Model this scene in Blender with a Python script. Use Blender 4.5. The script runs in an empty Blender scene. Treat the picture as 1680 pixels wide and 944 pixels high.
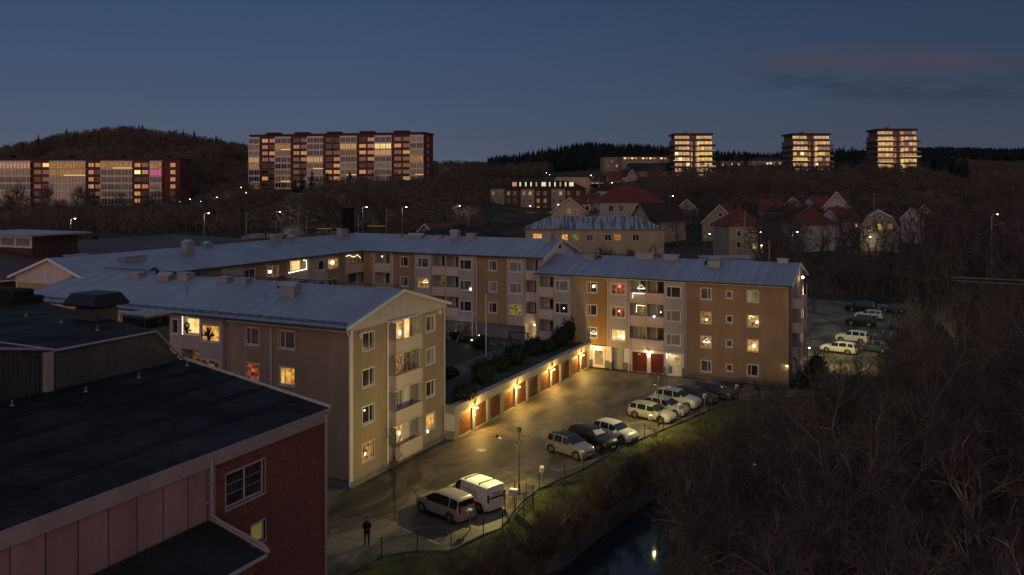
import bpy, bmesh, math, random
from mathutils import Vector, Matrix
R = random.Random(7)
C = bpy.context.scene.collection
PI = math.pi
# ---------------------------------------------------------------- camera geometry (photo 1680x944)
F = 1382.6; Y0 = 305.0; TH = 0.4539
CX, CY, CH = 37.35, -49.78, 22.0
SN, CS = math.sin(TH), math.cos(TH)
def ray(px, py):
    a = (px-840)/F
    return (a*CS-SN, a*SN+CS, -(py-Y0)/F)
def dep(px, d):                      # ground point seen in column px at depth d
    r = ray(px, Y0); return (CX+d*r[0], CY+d*r[1])
def zat(py, d): return CH-(py-Y0)*d/F
def proj(x, y, z):
    X, Y = x-CX, y-CY
    r = X*CS+Y*SN; f = -X*SN+Y*CS
    return (840+F*r/max(f, .1), Y0+F*(CH-z)/max(f, .1), f)

# ---------------------------------------------------------------- materials
MATS = {}
def nd(nt, t, **k):
    n = nt.nodes.new(t)
    for a, b in k.items():
        if a in n.inputs: n.inputs[a].default_value = b
        else: setattr(n, a, b)
    return n
def mat(name, col, rough=.8, var=.25, scale=1.5, metal=0., bump=0., bscale=None, streak=False, spec=.3, dirt=.0, coat=0., col2=None, seam=None):
    if name in MATS: return MATS[name]
    m = bpy.data.materials.new(name); m.use_nodes = True
    nt = m.node_tree; b = nt.nodes['Principled BSDF']; L = nt.links.new
    b.inputs['Roughness'].default_value = rough; b.inputs['Metallic'].default_value = metal
    b.inputs['Specular IOR Level'].default_value = spec
    if coat: b.inputs['Coat Weight'].default_value = coat; b.inputs['Coat Roughness'].default_value = .08
    tc = nd(nt, 'ShaderNodeTexCoord'); mp = nd(nt, 'ShaderNodeMapping')
    L(tc.outputs['Object'], mp.inputs['Vector'])
    if streak: mp.inputs['Scale'].default_value = (1, 1, .4)
    n = nd(nt, 'ShaderNodeTexNoise', Scale=scale, Detail=6., Roughness=.62); L(mp.outputs[0], n.inputs['Vector'])
    cr = nd(nt, 'ShaderNodeValToRGB')
    c2 = col2 or tuple(c*(1-var) for c in col)
    c1 = tuple(min(1, c*(1+var*.6)) for c in col)
    cr.color_ramp.elements[0].position = .3; cr.color_ramp.elements[1].position = .72
    cr.color_ramp.elements[0].color = (*c2, 1); cr.color_ramp.elements[1].color = (*c1, 1)
    L(n.outputs['Fac'], cr.inputs[0]); out = cr.outputs[0]
    # fine grain
    n2 = nd(nt, 'ShaderNodeTexNoise', Scale=scale*14, Detail=3.); L(tc.outputs['Object'], n2.inputs['Vector'])
    mr = nd(nt, 'ShaderNodeMapRange'); mr.inputs[1].default_value = .3; mr.inputs[2].default_value = .7
    mr.inputs[3].default_value = 1-var*.45; mr.inputs[4].default_value = 1+var*.3
    L(n2.outputs['Fac'], mr.inputs[0])
    mx = nd(nt, 'ShaderNodeMix', data_type='RGBA', blend_type='MULTIPLY'); mx.inputs[0].default_value = 1
    L(out, mx.inputs[6]); L(mr.outputs[0], mx.inputs[7]); out = mx.outputs[2]
    if seam:                                   # standing seams / board joints / brick courses
        kind, a, dark = seam
        if kind == 'brick':
            sx = nd(nt, 'ShaderNodeSeparateXYZ'); L(tc.outputs['Object'], sx.inputs[0])
            ad = nd(nt, 'ShaderNodeMath', operation='ADD'); L(sx.outputs[0], ad.inputs[0]); L(sx.outputs[1], ad.inputs[1])
            cb = nd(nt, 'ShaderNodeCombineXYZ'); L(ad.outputs[0], cb.inputs[0]); L(sx.outputs[2], cb.inputs[1])
            bk = nd(nt, 'ShaderNodeTexBrick', Scale=1.); L(cb.outputs[0], bk.inputs['Vector'])
            bk.inputs['Color1'].default_value = (*c1, 1); bk.inputs['Color2'].default_value = (*c2, 1)
            bk.inputs['Mortar'].default_value = (*[c*dark for c in col], 1)
            bk.inputs['Brick Width'].default_value = a*3.2; bk.inputs['Row Height'].default_value = a
            bk.inputs['Mortar Size'].default_value = a*.12
            m2 = nd(nt, 'ShaderNodeMix', data_type='RGBA', blend_type='MULTIPLY'); m2.inputs[0].default_value = 1
            L(bk.outputs['Color'], m2.inputs[6]); L(mr.outputs[0], m2.inputs[7]); out = m2.outputs[2]
            m3 = nd(nt, 'ShaderNodeMix', data_type='RGBA', blend_type='MIX'); m3.inputs[0].default_value = .35
            L(out, m3.inputs[6]); L(cr.outputs[0], m3.inputs[7]); out = m3.outputs[2]
        else:
            sx = nd(nt, 'ShaderNodeSeparateXYZ'); L(tc.outputs['Object'], sx.inputs[0])
            dv = nd(nt, 'ShaderNodeMath', operation='DIVIDE'); dv.inputs[1].default_value = a
            L(sx.outputs['XYZ'.index(kind)], dv.inputs[0])
            fr = nd(nt, 'ShaderNodeMath', operation='FRACT'); L(dv.outputs[0], fr.inputs[0])
            lt = nd(nt, 'ShaderNodeMath', operation='LESS_THAN'); lt.inputs[1].default_value = min(.2, .05/a); L(fr.outputs[0], lt.inputs[0])
            fl = nd(nt, 'ShaderNodeMath', operation='FLOOR'); L(dv.outputs[0], fl.inputs[0])
            wn = nd(nt, 'ShaderNodeTexWhiteNoise', noise_dimensions='1D'); L(fl.outputs[0], wn.inputs['W'])
            m4 = nd(nt, 'ShaderNodeMapRange'); m4.inputs[3].default_value = .88; m4.inputs[4].default_value = 1.08
            L(wn.outputs['Value'], m4.inputs[0])
            m5 = nd(nt, 'ShaderNodeMix', data_type='RGBA', blend_type='MULTIPLY'); m5.inputs[0].default_value = 1
            L(out, m5.inputs[6]); L(m4.outputs[0], m5.inputs[7])
            m6 = nd(nt, 'ShaderNodeMix', data_type='RGBA'); L(lt.outputs[0], m6.inputs[0])
            L(m5.outputs[2], m6.inputs[6]); m6.inputs[7].default_value = (*[c*dark for c in col], 1); out = m6.outputs[2]
    L(out, b.inputs['Base Color'])
    if bump:
        bp = nd(nt, 'ShaderNodeBump', Strength=bump, Distance=.05)
        n3 = nd(nt, 'ShaderNodeTexNoise', Scale=bscale or scale*6, Detail=4.); L(tc.outputs['Object'], n3.inputs['Vector'])
        L(n3.outputs['Fac'], bp.inputs['Height']); L(bp.outputs[0], b.inputs['Normal'])
    MATS[name] = m; return m
def emit(name, col, s, sample=True):
    if name in MATS: return MATS[name]
    m = bpy.data.materials.new(name); m.use_nodes = True; nt = m.node_tree; nt.nodes.clear()
    e = nd(nt, 'ShaderNodeEmission'); e.inputs[0].default_value = (*col, 1); e.inputs[1].default_value = s
    o = nd(nt, 'ShaderNodeOutputMaterial'); nt.links.new(e.outputs[0], o.inputs[0])
    if not sample: m.cycles.emission_sampling = 'NONE'
    MATS[name] = m; return m
def litpane(name, colA, colB, s, scale=2.2, contrast=(.35, .65), curtain=0.):
    """a lit room seen through a window: mottled warm walls, dark furniture, curtain folds"""
    if name in MATS: return MATS[name]
    m = bpy.data.materials.new(name); m.use_nodes = True; nt = m.node_tree; b = nt.nodes['Principled BSDF']; L = nt.links.new
    tc = nd(nt, 'ShaderNodeTexCoord'); oi = nd(nt, 'ShaderNodeObjectInfo')
    mu = nd(nt, 'ShaderNodeMath', operation='MULTIPLY'); mu.inputs[1].default_value = 57.; L(oi.outputs['Random'], mu.inputs[0])
    va = nd(nt, 'ShaderNodeVectorMath', operation='ADD'); L(tc.outputs['Object'], va.inputs[0]); L(mu.outputs[0], va.inputs[1])
    n = nd(nt, 'ShaderNodeTexNoise', Scale=scale, Detail=2.5); L(va.outputs[0], n.inputs['Vector'])
    cr = nd(nt, 'ShaderNodeValToRGB'); e = cr.color_ramp.elements
    e[0].position, e[1].position = contrast; e[0].color = (*colA, 1); e[1].color = (*colB, 1)
    L(n.outputs['Fac'], cr.inputs[0])
    w = nd(nt, 'ShaderNodeTexWave', Scale=2.3, Distortion=1.5); w.bands_direction = 'X'; L(va.outputs[0], w.inputs['Vector'])
    mr = nd(nt, 'ShaderNodeMapRange'); mr.inputs[3].default_value = 1-curtain; L(w.outputs['Fac'], mr.inputs[0])
    mx = nd(nt, 'ShaderNodeMix', data_type='RGBA', blend_type='MULTIPLY'); mx.inputs[0].default_value = 1
    L(cr.outputs[0], mx.inputs[6]); L(mr.outputs[0], mx.inputs[7])
    b.inputs['Base Color'].default_value = (.02, .018, .016, 1); b.inputs['Roughness'].default_value = .08
    L(mx.outputs[2], b.inputs['Emission Color']); b.inputs['Emission Strength'].default_value = s
    m.cycles.emission_sampling = 'NONE'
    MATS[name] = m; return m
def darkpane(name, col, rough=.06, curtain=0., ccol=(.25, .24, .26), metal=0.):
    if name in MATS: return MATS[name]
    m = bpy.data.materials.new(name); m.use_nodes = True; nt = m.node_tree; b = nt.nodes['Principled BSDF']; L = nt.links.new
    tc = nd(nt, 'ShaderNodeTexCoord'); oi = nd(nt, 'ShaderNodeObjectInfo')
    mu = nd(nt, 'ShaderNodeMath', operation='MULTIPLY'); mu.inputs[1].default_value = 31.; L(oi.outputs['Random'], mu.inputs[0])
    va = nd(nt, 'ShaderNodeVectorMath', operation='ADD'); L(tc.outputs['Object'], va.inputs[0]); L(mu.outputs[0], va.inputs[1])
    n = nd(nt, 'ShaderNodeTexNoise', Scale=1.6, Detail=2.); L(va.outputs[0], n.inputs['Vector'])
    w = nd(nt, 'ShaderNodeTexWave', Scale=3., Distortion=2.); w.bands_direction = 'X'; L(va.outputs[0], w.inputs['Vector'])
    ml = nd(nt, 'ShaderNodeMath', operation='MULTIPLY'); L(n.outputs['Fac'], ml.inputs[0]); L(w.outputs['Fac'], ml.inputs[1])
    mr = nd(nt, 'ShaderNodeMapRange'); mr.inputs[1].default_value = .15; mr.inputs[2].default_value = .5; mr.inputs[4].default_value = curtain
    L(ml.outputs[0], mr.inputs[0])
    mx = nd(nt, 'ShaderNodeMix', data_type='RGBA'); mx.inputs[6].default_value = (*col, 1); mx.inputs[7].default_value = (*ccol, 1)
    L(mr.outputs[0], mx.inputs[0]); L(mx.outputs[2], b.inputs['Base Color'])
    b.inputs['Roughness'].default_value = rough; b.inputs['Metallic'].default_value = metal
    MATS[name] = m; return m

# ---------------------------------------------------------------- mesh builder
class MB:
    def __init__(s): s.v = []; s.f = []; s.m = []
    def add(s, vs, fs, mi=0):
        o = len(s.v); s.v += [tuple(v) for v in vs]
        s.f += [tuple(o+i for i in f) for f in fs]; s.m += [mi]*len(fs)
    def box(s, x0, x1, y0, y1, z0, z1, mi=0, T=None):
        vs = [(x, y, z) for x in (x0, x1) for y in (y0, y1) for z in (z0, z1)]
        if T: vs = [T(*v) for v in vs]
        s.add(vs, [(0, 1, 3, 2), (4, 6, 7, 5), (0, 4, 5, 1), (2, 3, 7, 6), (0, 2, 6, 4), (1, 5, 7, 3)], mi)
    def quad(s, a, b, c, d, mi=0): s.add([a, b, c, d], [(0, 1, 2, 3)], mi)
    def slab(s, poly, th, mi=0):                 # polygon (3D, planar) thickened downward by th
        n = len(poly); low = [(p[0], p[1], p[2]-th) for p in poly]
        s.add(list(poly)+low, [tuple(range(n)), tuple(range(2*n-1, n-1, -1))]+[(i, i+n, (i+1) % n+n, (i+1) % n) for i in range(n)], mi)
    def tube(s, pts, rads, n=6, mi=0, cap=True):
        o = len(s.v); k = len(pts); P = [Vector(p) for p in pts]
        if not hasattr(rads, '__len__'): rads = [rads]*k
        ref = None
        for i in range(k):
            d = (P[min(i+1, k-1)]-P[max(i-1, 0)])
            d = d.normalized() if d.length > 1e-9 else Vector((0, 0, 1))
            if ref is None or abs(ref.dot(d)) > .98: ref = Vector((1, 0, 0)) if abs(d.x) < .9 else Vector((0, 1, 0))
            a = (ref-d*ref.dot(d)).normalized(); b = d.cross(a); ref = a
            for j in range(n):
                t = 2*PI*j/n; s.v.append(tuple(P[i]+a*(math.cos(t)*rads[i])+b*(math.sin(t)*rads[i])))
        for i in range(k-1):
            for j in range(n):
                s.f.append((o+i*n+j, o+i*n+(j+1) % n, o+(i+1)*n+(j+1) % n, o+(i+1)*n+j)); s.m.append(mi)
        if cap:
            s.f.append(tuple(o+j for j in range(n-1, -1, -1))); s.m.append(mi)
            s.f.append(tuple(o+(k-1)*n+j for j in range(n))); s.m.append(mi)
    def lathe(s, prof, c=(0, 0, 0), n=12, mi=0):  # prof list of (r,z)
        s.tube([(c[0], c[1], c[2]+z) for r, z in prof], [max(r, .001) for r, z in prof], n, mi)
    def ball(s, c, r, n=8, mi=0, sz=1.):
        k = max(4, n//2+1)
        s.lathe([(r*math.sin(PI*i/k), -r*sz*math.cos(PI*i/k)) for i in range(k+1)], c, n, mi)
    def mesh(s, name, mats, smooth=False, off=(0, 0, 0)):
        me = bpy.data.meshes.new(name)
        if any(off): vs = [(v[0]-off[0], v[1]-off[1], v[2]-off[2]) for v in s.v]
        else: vs = s.v
        me.from_pydata(vs, [], s.f)
        for m in mats: me.materials.append(m)
        if len(mats) > 1: me.polygons.foreach_set('material_index', s.m)
        if smooth: me.polygons.foreach_set('use_smooth', [True]*len(me.polygons))
        me.update(); return me
    def build(s, name, mats, parent=None, smooth=False, world=True, loc=None):
        """world=True: coordinates are world, the parent's location is taken off"""
        if not isinstance(mats, (list, tuple)): mats = [mats]
        off = tuple(parent.location) if (parent is not None and world) else (0, 0, 0)
        o = bpy.data.objects.new(name, s.mesh(name, mats, smooth, off)); C.objects.link(o)
        if parent is not None: o.parent = parent
        if loc: o.location = loc
        return o
def tag(o, label=None, cat=None, group=None, kind=None):
    if label: o['label'] = label
    if cat: o['category'] = cat
    if group: o['group'] = group
    if kind: o['kind'] = kind
    return o
def thing(name, label, cat, loc=(0, 0, 0), rz=0., group=None):
    o = bpy.data.objects.new(name, None); C.objects.link(o); o.empty_display_size = .3
    o.location = loc; o.rotation_euler = (0, 0, rz); return tag(o, label, cat, group)
def single(name, label, cat, mb, mats, loc, group=None, smooth=False, rz=0.):
    """a thing that is one mesh; coordinates of mb are local to loc"""
    o = mb.build(name, mats, None, smooth, loc=loc); o.rotation_euler = (0, 0, rz); return tag(o, label, cat, group)
def copy_thing(root, loc, rz=0., label=None, group=None, scale=None):
    r = root.copy(); C.objects.link(r); r.location = loc; r.rotation_euler = (0, 0, rz)
    if label: r['label'] = label
    if group: r['group'] = group
    if scale: r.scale = scale
    for ch in KIDS.setdefault(root.name, list(root.children)):
        c = ch.copy(); C.objects.link(c); c.parent = r
        for g in KIDS.setdefault(ch.name, list(ch.children)):
            d = g.copy(); C.objects.link(d); d.parent = c
    return r
KIDS = {}

# ---------------------------------------------------------------- facade frames
class Fr:                                         # u along the wall, z up, n outwards
    def __init__(s, o, rz): s.o = o; s.rz = rz; s.U = (math.cos(rz), math.sin(rz)); s.N = (math.sin(rz), -math.cos(rz))
    def p(s, u, z, n=0.): return (s.o[0]+s.U[0]*u+s.N[0]*n, s.o[1]+s.U[1]*u+s.N[1]*n, z)
    def box(s, mb, u0, u1, z0, z1, n0, n1, mi=0): mb.box(u0, u1, n0, n1, z0, z1, mi, T=lambda u, n, z: s.p(u, z, n))
def wallpanel(mb, fr, u0, u1, z0, z1, holes=(), n=0., mi=0, rmi=None, depth=.14, back=True):
    """wall rectangle with recessed holes (u0,u1,z0,z1,depth,back_mi or None)"""
    us = sorted({u0, u1, *[h[0] for h in holes], *[h[1] for h in holes]})
    zs = sorted({z0, z1, *[h[2] for h in holes], *[h[3] for h in holes]})
    us = [u for u in us if u0 <= u <= u1]; zs = [z for z in zs if z0 <= z <= z1]
    for i in range(len(us)-1):
        for j in range(len(zs)-1):
            a, b, c, d = us[i], us[i+1], zs[j], zs[j+1]; mu, mz = (a+b)/2, (c+d)/2
            if any(h[0] < mu < h[1] and h[2] < mz < h[3] for h in holes): continue
            mb.quad(fr.p(a, c, n), fr.p(b, c, n), fr.p(b, d, n), fr.p(a, d, n), mi)
    for h in holes:
        a, b, c, d = h[:4]; dp = h[4] if len(h) > 4 else depth; bm = h[5] if len(h) > 5 else None
        r = mi if rmi is None else rmi; m = n-dp
        mb.quad(fr.p(a, c, n), fr.p(a, c, m), fr.p(a, d, m), fr.p(a, d, n), r)
        mb.quad(fr.p(b, c, m), fr.p(b, c, n), fr.p(b, d, n), fr.p(b, d, m), r)
        mb.quad(fr.p(a, d, m), fr.p(b, d, m), fr.p(b, d, n), fr.p(a, d, n), r)
        mb.quad(fr.p(a, c, n), fr.p(b, c, n), fr.p(b, c, m), fr.p(a, c, m), r)
        if bm is not None: mb.quad(fr.p(a, c, m), fr.p(b, c, m), fr.p(b, d, m), fr.p(a, d, m), bm)
WM = {}
def window(parent, fr, u, z, w, h, pane, n=0., style='two', rec=.12, frame=None, name='window'):
    """a casement window: frame mesh > pane. u,z = lower left corner"""
    frame = frame or M['white_frame']
    key = (round(w, 2), round(h, 2), style, frame.name)
    if key not in WM:
        b = MB(); t = .075; y0, y1 = -.05, .06
        b.box(0, w, y0, y1, 0, t); b.box(0, w, y0, y1, h-t, h); b.box(0, t, y0, y1, t, h-t); b.box(w-t, w, y0, y1, t, h-t)
        b.box(-.06, w+.06, -.17, -.05, -.09, -.02)                       # sill
        xs = {'two': [.34], 'left': [.34], 'right': [.66], 'three': [.34, .67], 'one': [], 'mid': [.5]}[style]
        for q in xs: b.box(w*q-.035, w*q+.035, -.04, .05, t, h-t)
        # head and jamb trim standing on the wall
        for (a0, a1, b0, b1) in ((-.06, 0, -.02, h+.06), (w, w+.06, -.02, h+.06), (0, w, h, h+.06)): b.box(a0, a1, -.14, .02, b0, b1)
        WM[key] = b.mesh(name, [frame])
    o = bpy.data.objects.new(name, WM[key]); C.objects.link(o); o.parent = parent
    p = fr.p(u, z, n-rec); L = parent.location
    o.location = (p[0]-L[0], p[1]-L[1], p[2]-L[2]); o.rotation_euler = (0, 0, fr.rz)
    k2 = (key[0], key[1], pane.name)
    if k2 not in WM:
        b = MB(); b.quad((.07, -.005, .07), (w-.07, -.005, .07), (w-.07, -.005, h-.07), (.07, -.005, h-.07)); WM[k2] = b.mesh('pane', [pane])
    q = bpy.data.objects.new('pane', WM[k2]); C.objects.link(q); q.parent = o
    return o
# ---------------------------------------------------------------- palette
M = {}
M['ochre'] = mat('ochre_render', (.31, .205, .13), .9, .24, .5, streak=True, bump=.15, bscale=30)
M['ochre2'] = mat('deep_ochre_render', (.32, .195, .085), .9, .24, .5, streak=True, bump=.15, bscale=30)
M['tan'] = mat('tan_render', (.33, .25, .175), .9, .22, .5, streak=True, bump=.15, bscale=30)
M['greywall'] = mat('grey_render', (.38, .34, .34), .9, .15, .6, streak=True)
M['pinkpara'] = mat('pale_pink_panel', (.52, .42, .38), .85, .12, .8, streak=True)
M['white'] = mat('white_paint', (.62, .60, .60), .7, .12, .7, streak=True)
M['white_frame'] = mat('window_white', (.66, .64, .63), .5, .06, 1.)
M['plinth'] = mat('grey_plinth', (.17, .17, .18), .9, .25, 1., streak=True)
M['roof'] = mat('pale_metal_roof_x', (.25, .285, .345), .5, .12, .2, metal=.2, seam=('X', .62, .62), bump=.05)
M['roofy'] = mat('pale_metal_roof_y', (.25, .285, .345), .46, .22, .25, metal=.25, seam=('Y', .62, .62), bump=.05)
M['gutter'] = mat('dark_gutter', (.035, .045, .065), .5, .2, 1.)
M['metal_grey'] = mat('grey_sheet_metal', (.30, .30, .32), .5, .15, 1., metal=.3)
M['boards'] = mat('white_boarding', (.50, .47, .47), .8, .1, .8, seam=('Y', .16, .72))
M['boardsx'] = mat('white_boarding_x', (.50, .47, .47), .8, .1, .8, seam=('X', .16, .72))
M['brick'] = mat('red_brick', (.175, .068, .058), .9, .4, .7, seam=('brick', .075, .42))
M['pinkpanel'] = mat('dull_pink_panel', (.26, .175, .175), .8, .22, .8, streak=True, seam=('Y', 1.18, .25))
M['felt'] = mat('black_roofing_felt', (.026, .026, .027), .8, .6, .35, bump=.25, bscale=12, spec=.08)
M['felt2'] = mat('dark_roofing_felt', (.028, .029, .030), .85, .4, .5, bump=.2, bscale=12, spec=.06)
M['ribbed'] = mat('ribbed_dark_sheet', (.065, .068, .075), .6, .3, .5, seam=('Y', .9, .6), streak=True)
M['ribbed2'] = mat('narrow_ribbed_sheet', (.04, .042, .048), .6, .3, .5, seam=('Y', .2, .5), streak=True)
M['fascia'] = mat('greyish_fascia', (.25, .22, .235), .7, .15, .5, streak=True)
M['black'] = mat('black_metal', (.012, .013, .016), .5, .3, 1.)
M['conc'] = mat('concrete', (.26, .25, .23), .9, .25, .7, bump=.2, streak=True)
M['concdark'] = mat('dark_concrete', (.10, .10, .105), .9, .4, .7, bump=.2, streak=True)
M['garagewood'] = mat('brown_garage_boards', (.19, .080, .040), .6, .5, 1., seam=('Z', .21, .45))
M['redgate'] = mat('red_garage_steel', (.13, .018, .015), .6, .2, 1., seam=('Z', .4, .6))
M['redtile'] = mat('red_roof_tiles', (.14, .040, .026), .9, .45, .8)
M['browntile'] = mat('dark_brown_roof_tiles', (.04, .026, .025), .9, .4, .8)
M['rustroof'] = mat('rusty_ribbed_roof', (.09, .05, .052), .7, .4, .12, seam=('Y', .9, .55))
M['brickfar'] = mat('far_red_brick', (.15, .042, .03), .9, .3, .3)
M['cream'] = mat('cream_render', (.29, .245, .185), .9, .2, .4, streak=True)
M['palewall'] = mat('pale_grey_render', (.37, .34, .33), .9, .2, .4, streak=True)
M['yellowwall'] = mat('pale_yellow_render', (.42, .35, .23), .9, .15, .4, streak=True)
M['frost'] = mat('frosted_sheet_roof', (.30, .31, .34), .8, .3, .6)
M['towerwall'] = mat('tower_grey_brown_wall', (.17, .13, .12), .9, .2, .3)
M['rock'] = mat('bare_rock', (.16, .14, .13), .95, .5, .3, bump=.4)
M['oldbrick'] = mat('dull_old_brick', (.10, .055, .045), .9, .3, .3)
M['frame_dull'] = mat('dull_white_frame', (.33, .31, .33), .6, .1, 1.)
M['bark'] = mat('grey_bark', (.095, .08, .074), .95, .4, 2., bump=.2)
M['barklight'] = mat('pale_bark', (.26, .235, .215), .95, .35, 2.)
M['twig'] = mat('dark_red_twigs', (.085, .064, .064), .95, .4, .6)
M['twig2'] = mat('brown_twigs', (.078, .067, .060), .95, .4, .6)
M['farwood'] = mat('far_bare_woodland', (.098, .085, .079), 1., .6, .02, spec=0.)
M['needles'] = mat('dark_conifer_needles', (.020, .030, .030), 1., .5, .05, spec=0.)
M['hedge'] = mat('dark_evergreen_leaves', (.018, .028, .014), .8, .5, .8)
M['tyre'] = mat('tyre_rubber', (.012, .012, .012), .85, .2, 3.)
M['rim'] = mat('alloy_rim', (.30, .30, .31), .35, .1, 3., metal=.7)
M['carglass'] = mat('car_glass', (.012, .016, .018), .06, .1, 3., spec=.8)
M['headlamp'] = mat('headlamp_glass', (.20, .21, .22), .2, .1, 3., metal=.3)
M['taillamp'] = mat('tail_lamp_red', (.22, .008, .008), .2, .1, 3.)
M['plastic'] = mat('black_plastic', (.022, .022, .024), .6, .2, 3.)
M['plate'] = mat('number_plate_white', (.6, .6, .58), .4, .05, 3.)
M['green_steel'] = mat('green_steel', (.02, .05, .035), .6, .2, 2.)
M['galv'] = mat('galvanised_steel', (.22, .22, .22), .5, .15, 3., metal=.4)
M['dk1'] = darkpane('window_glass_dark', (.012, .013, .017), .07, .5, (.14, .13, .14))
M['dk2'] = darkpane('window_glass_curtained', (.02, .02, .025), .15, .9, (.26, .24, .24))
M['blind'] = mat('closed_blind', (.20, .21, .24), .6, .12, 2.)
M['mirror'] = darkpane('window_glass_reflecting', (.27, .26, .26), .12, .9, (.03, .028, .028), metal=1.)
M['mirror2'] = darkpane('window_glass_sunset', (.70, .62, .52), .22, .8, (.16, .12, .09), metal=1.)
M['glaze'] = darkpane('balcony_glazing', (.12, .12, .13), .14, .9, (.03, .028, .03), metal=.8)
M['lit1'] = litpane('lit_room_yellow', (.35, .12, .012), (1., .56, .12), 1.05, 2.6, (.36, .58), .3)
M['lit2'] = litpane('lit_room_amber', (.12, .035, .004), (.80, .36, .06), .8, 3.2, (.38, .62), .5)
M['lit3'] = litpane('lit_room_dim', (.03, .012, .004), (.50, .24, .05), .55, 3.2, (.42, .66), .6)
M['lit4'] = litpane('lit_room_bright', (.70, .36, .06), (1., .72, .28), 1.15, 1.6, (.3, .55), .15)
M['litred'] = litpane('lit_room_red', (.06, .008, .003), (.60, .12, .03), .7, 3., (.4, .62), .3)
M['litpink'] = litpane('lit_room_magenta', (.25, .01, .08), (.9, .10, .40), .9, 2., (.3, .6), .2)
M['litgreen'] = litpane('lit_room_plants', (.03, .03, .004), (.55, .40, .06), .6, 5., (.42, .58), .3)
M['litstair'] = litpane('lit_entrance', (.30, .17, .05), (.75, .48, .16), .7, 1.2, (.3, .7), .1)
M['farlit'] = emit('far_lit_window', (1., .66, .30), 1.6, False)
M['farlit2'] = emit('far_lit_window_dim', (1., .52, .20), .5, False)
M['farpale'] = emit('far_lit_window_pale', (1., .85, .62), .8, False)
M['bulb'] = emit('lamp_glow_white', (1., .82, .54), 6., False)
M['bulbw'] = emit('warm_lamp_globe', (1., .66, .22), 30., False)
M['string'] = emit('string_light_glow', (1., .84, .55), 4., False)
M['streetbulb'] = emit('street_lamp_glow', (1., .86, .62), 22., False)
M['star'] = emit('paper_star_glow', (1., .80, .52), 3.2, False)
M['starred'] = emit('red_star_glow', (1., .22, .12), 1.6, False)

# frosted stripes on the long roof beyond the block
def frost_roof():
    m = M['frost']; nt = m.node_tree; b = nt.nodes['Principled BSDF']; L = nt.links.new
    tc = nd(nt, 'ShaderNodeTexCoord'); mp = nd(nt, 'ShaderNodeMapping'); mp.inputs['Scale'].default_value = (2.2, .16, .16)
    mp.inputs['Rotation'].default_value = (0, 0, .6)
    L(tc.outputs['Object'], mp.inputs[0]); n = nd(nt, 'ShaderNodeTexNoise', Scale=1.1, Detail=4.); L(mp.outputs[0], n.inputs['Vector'])
    cr = nd(nt, 'ShaderNodeValToRGB'); e = cr.color_ramp.elements; e[0].position = .44; e[1].position = .54
    e[0].color = (.075, .085, .105, 1); e[1].color = (.27, .29, .33, 1); L(n.outputs['Fac'], cr.inputs[0]); L(cr.outputs[0], b.inputs['Base Color'])
frost_roof()

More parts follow.
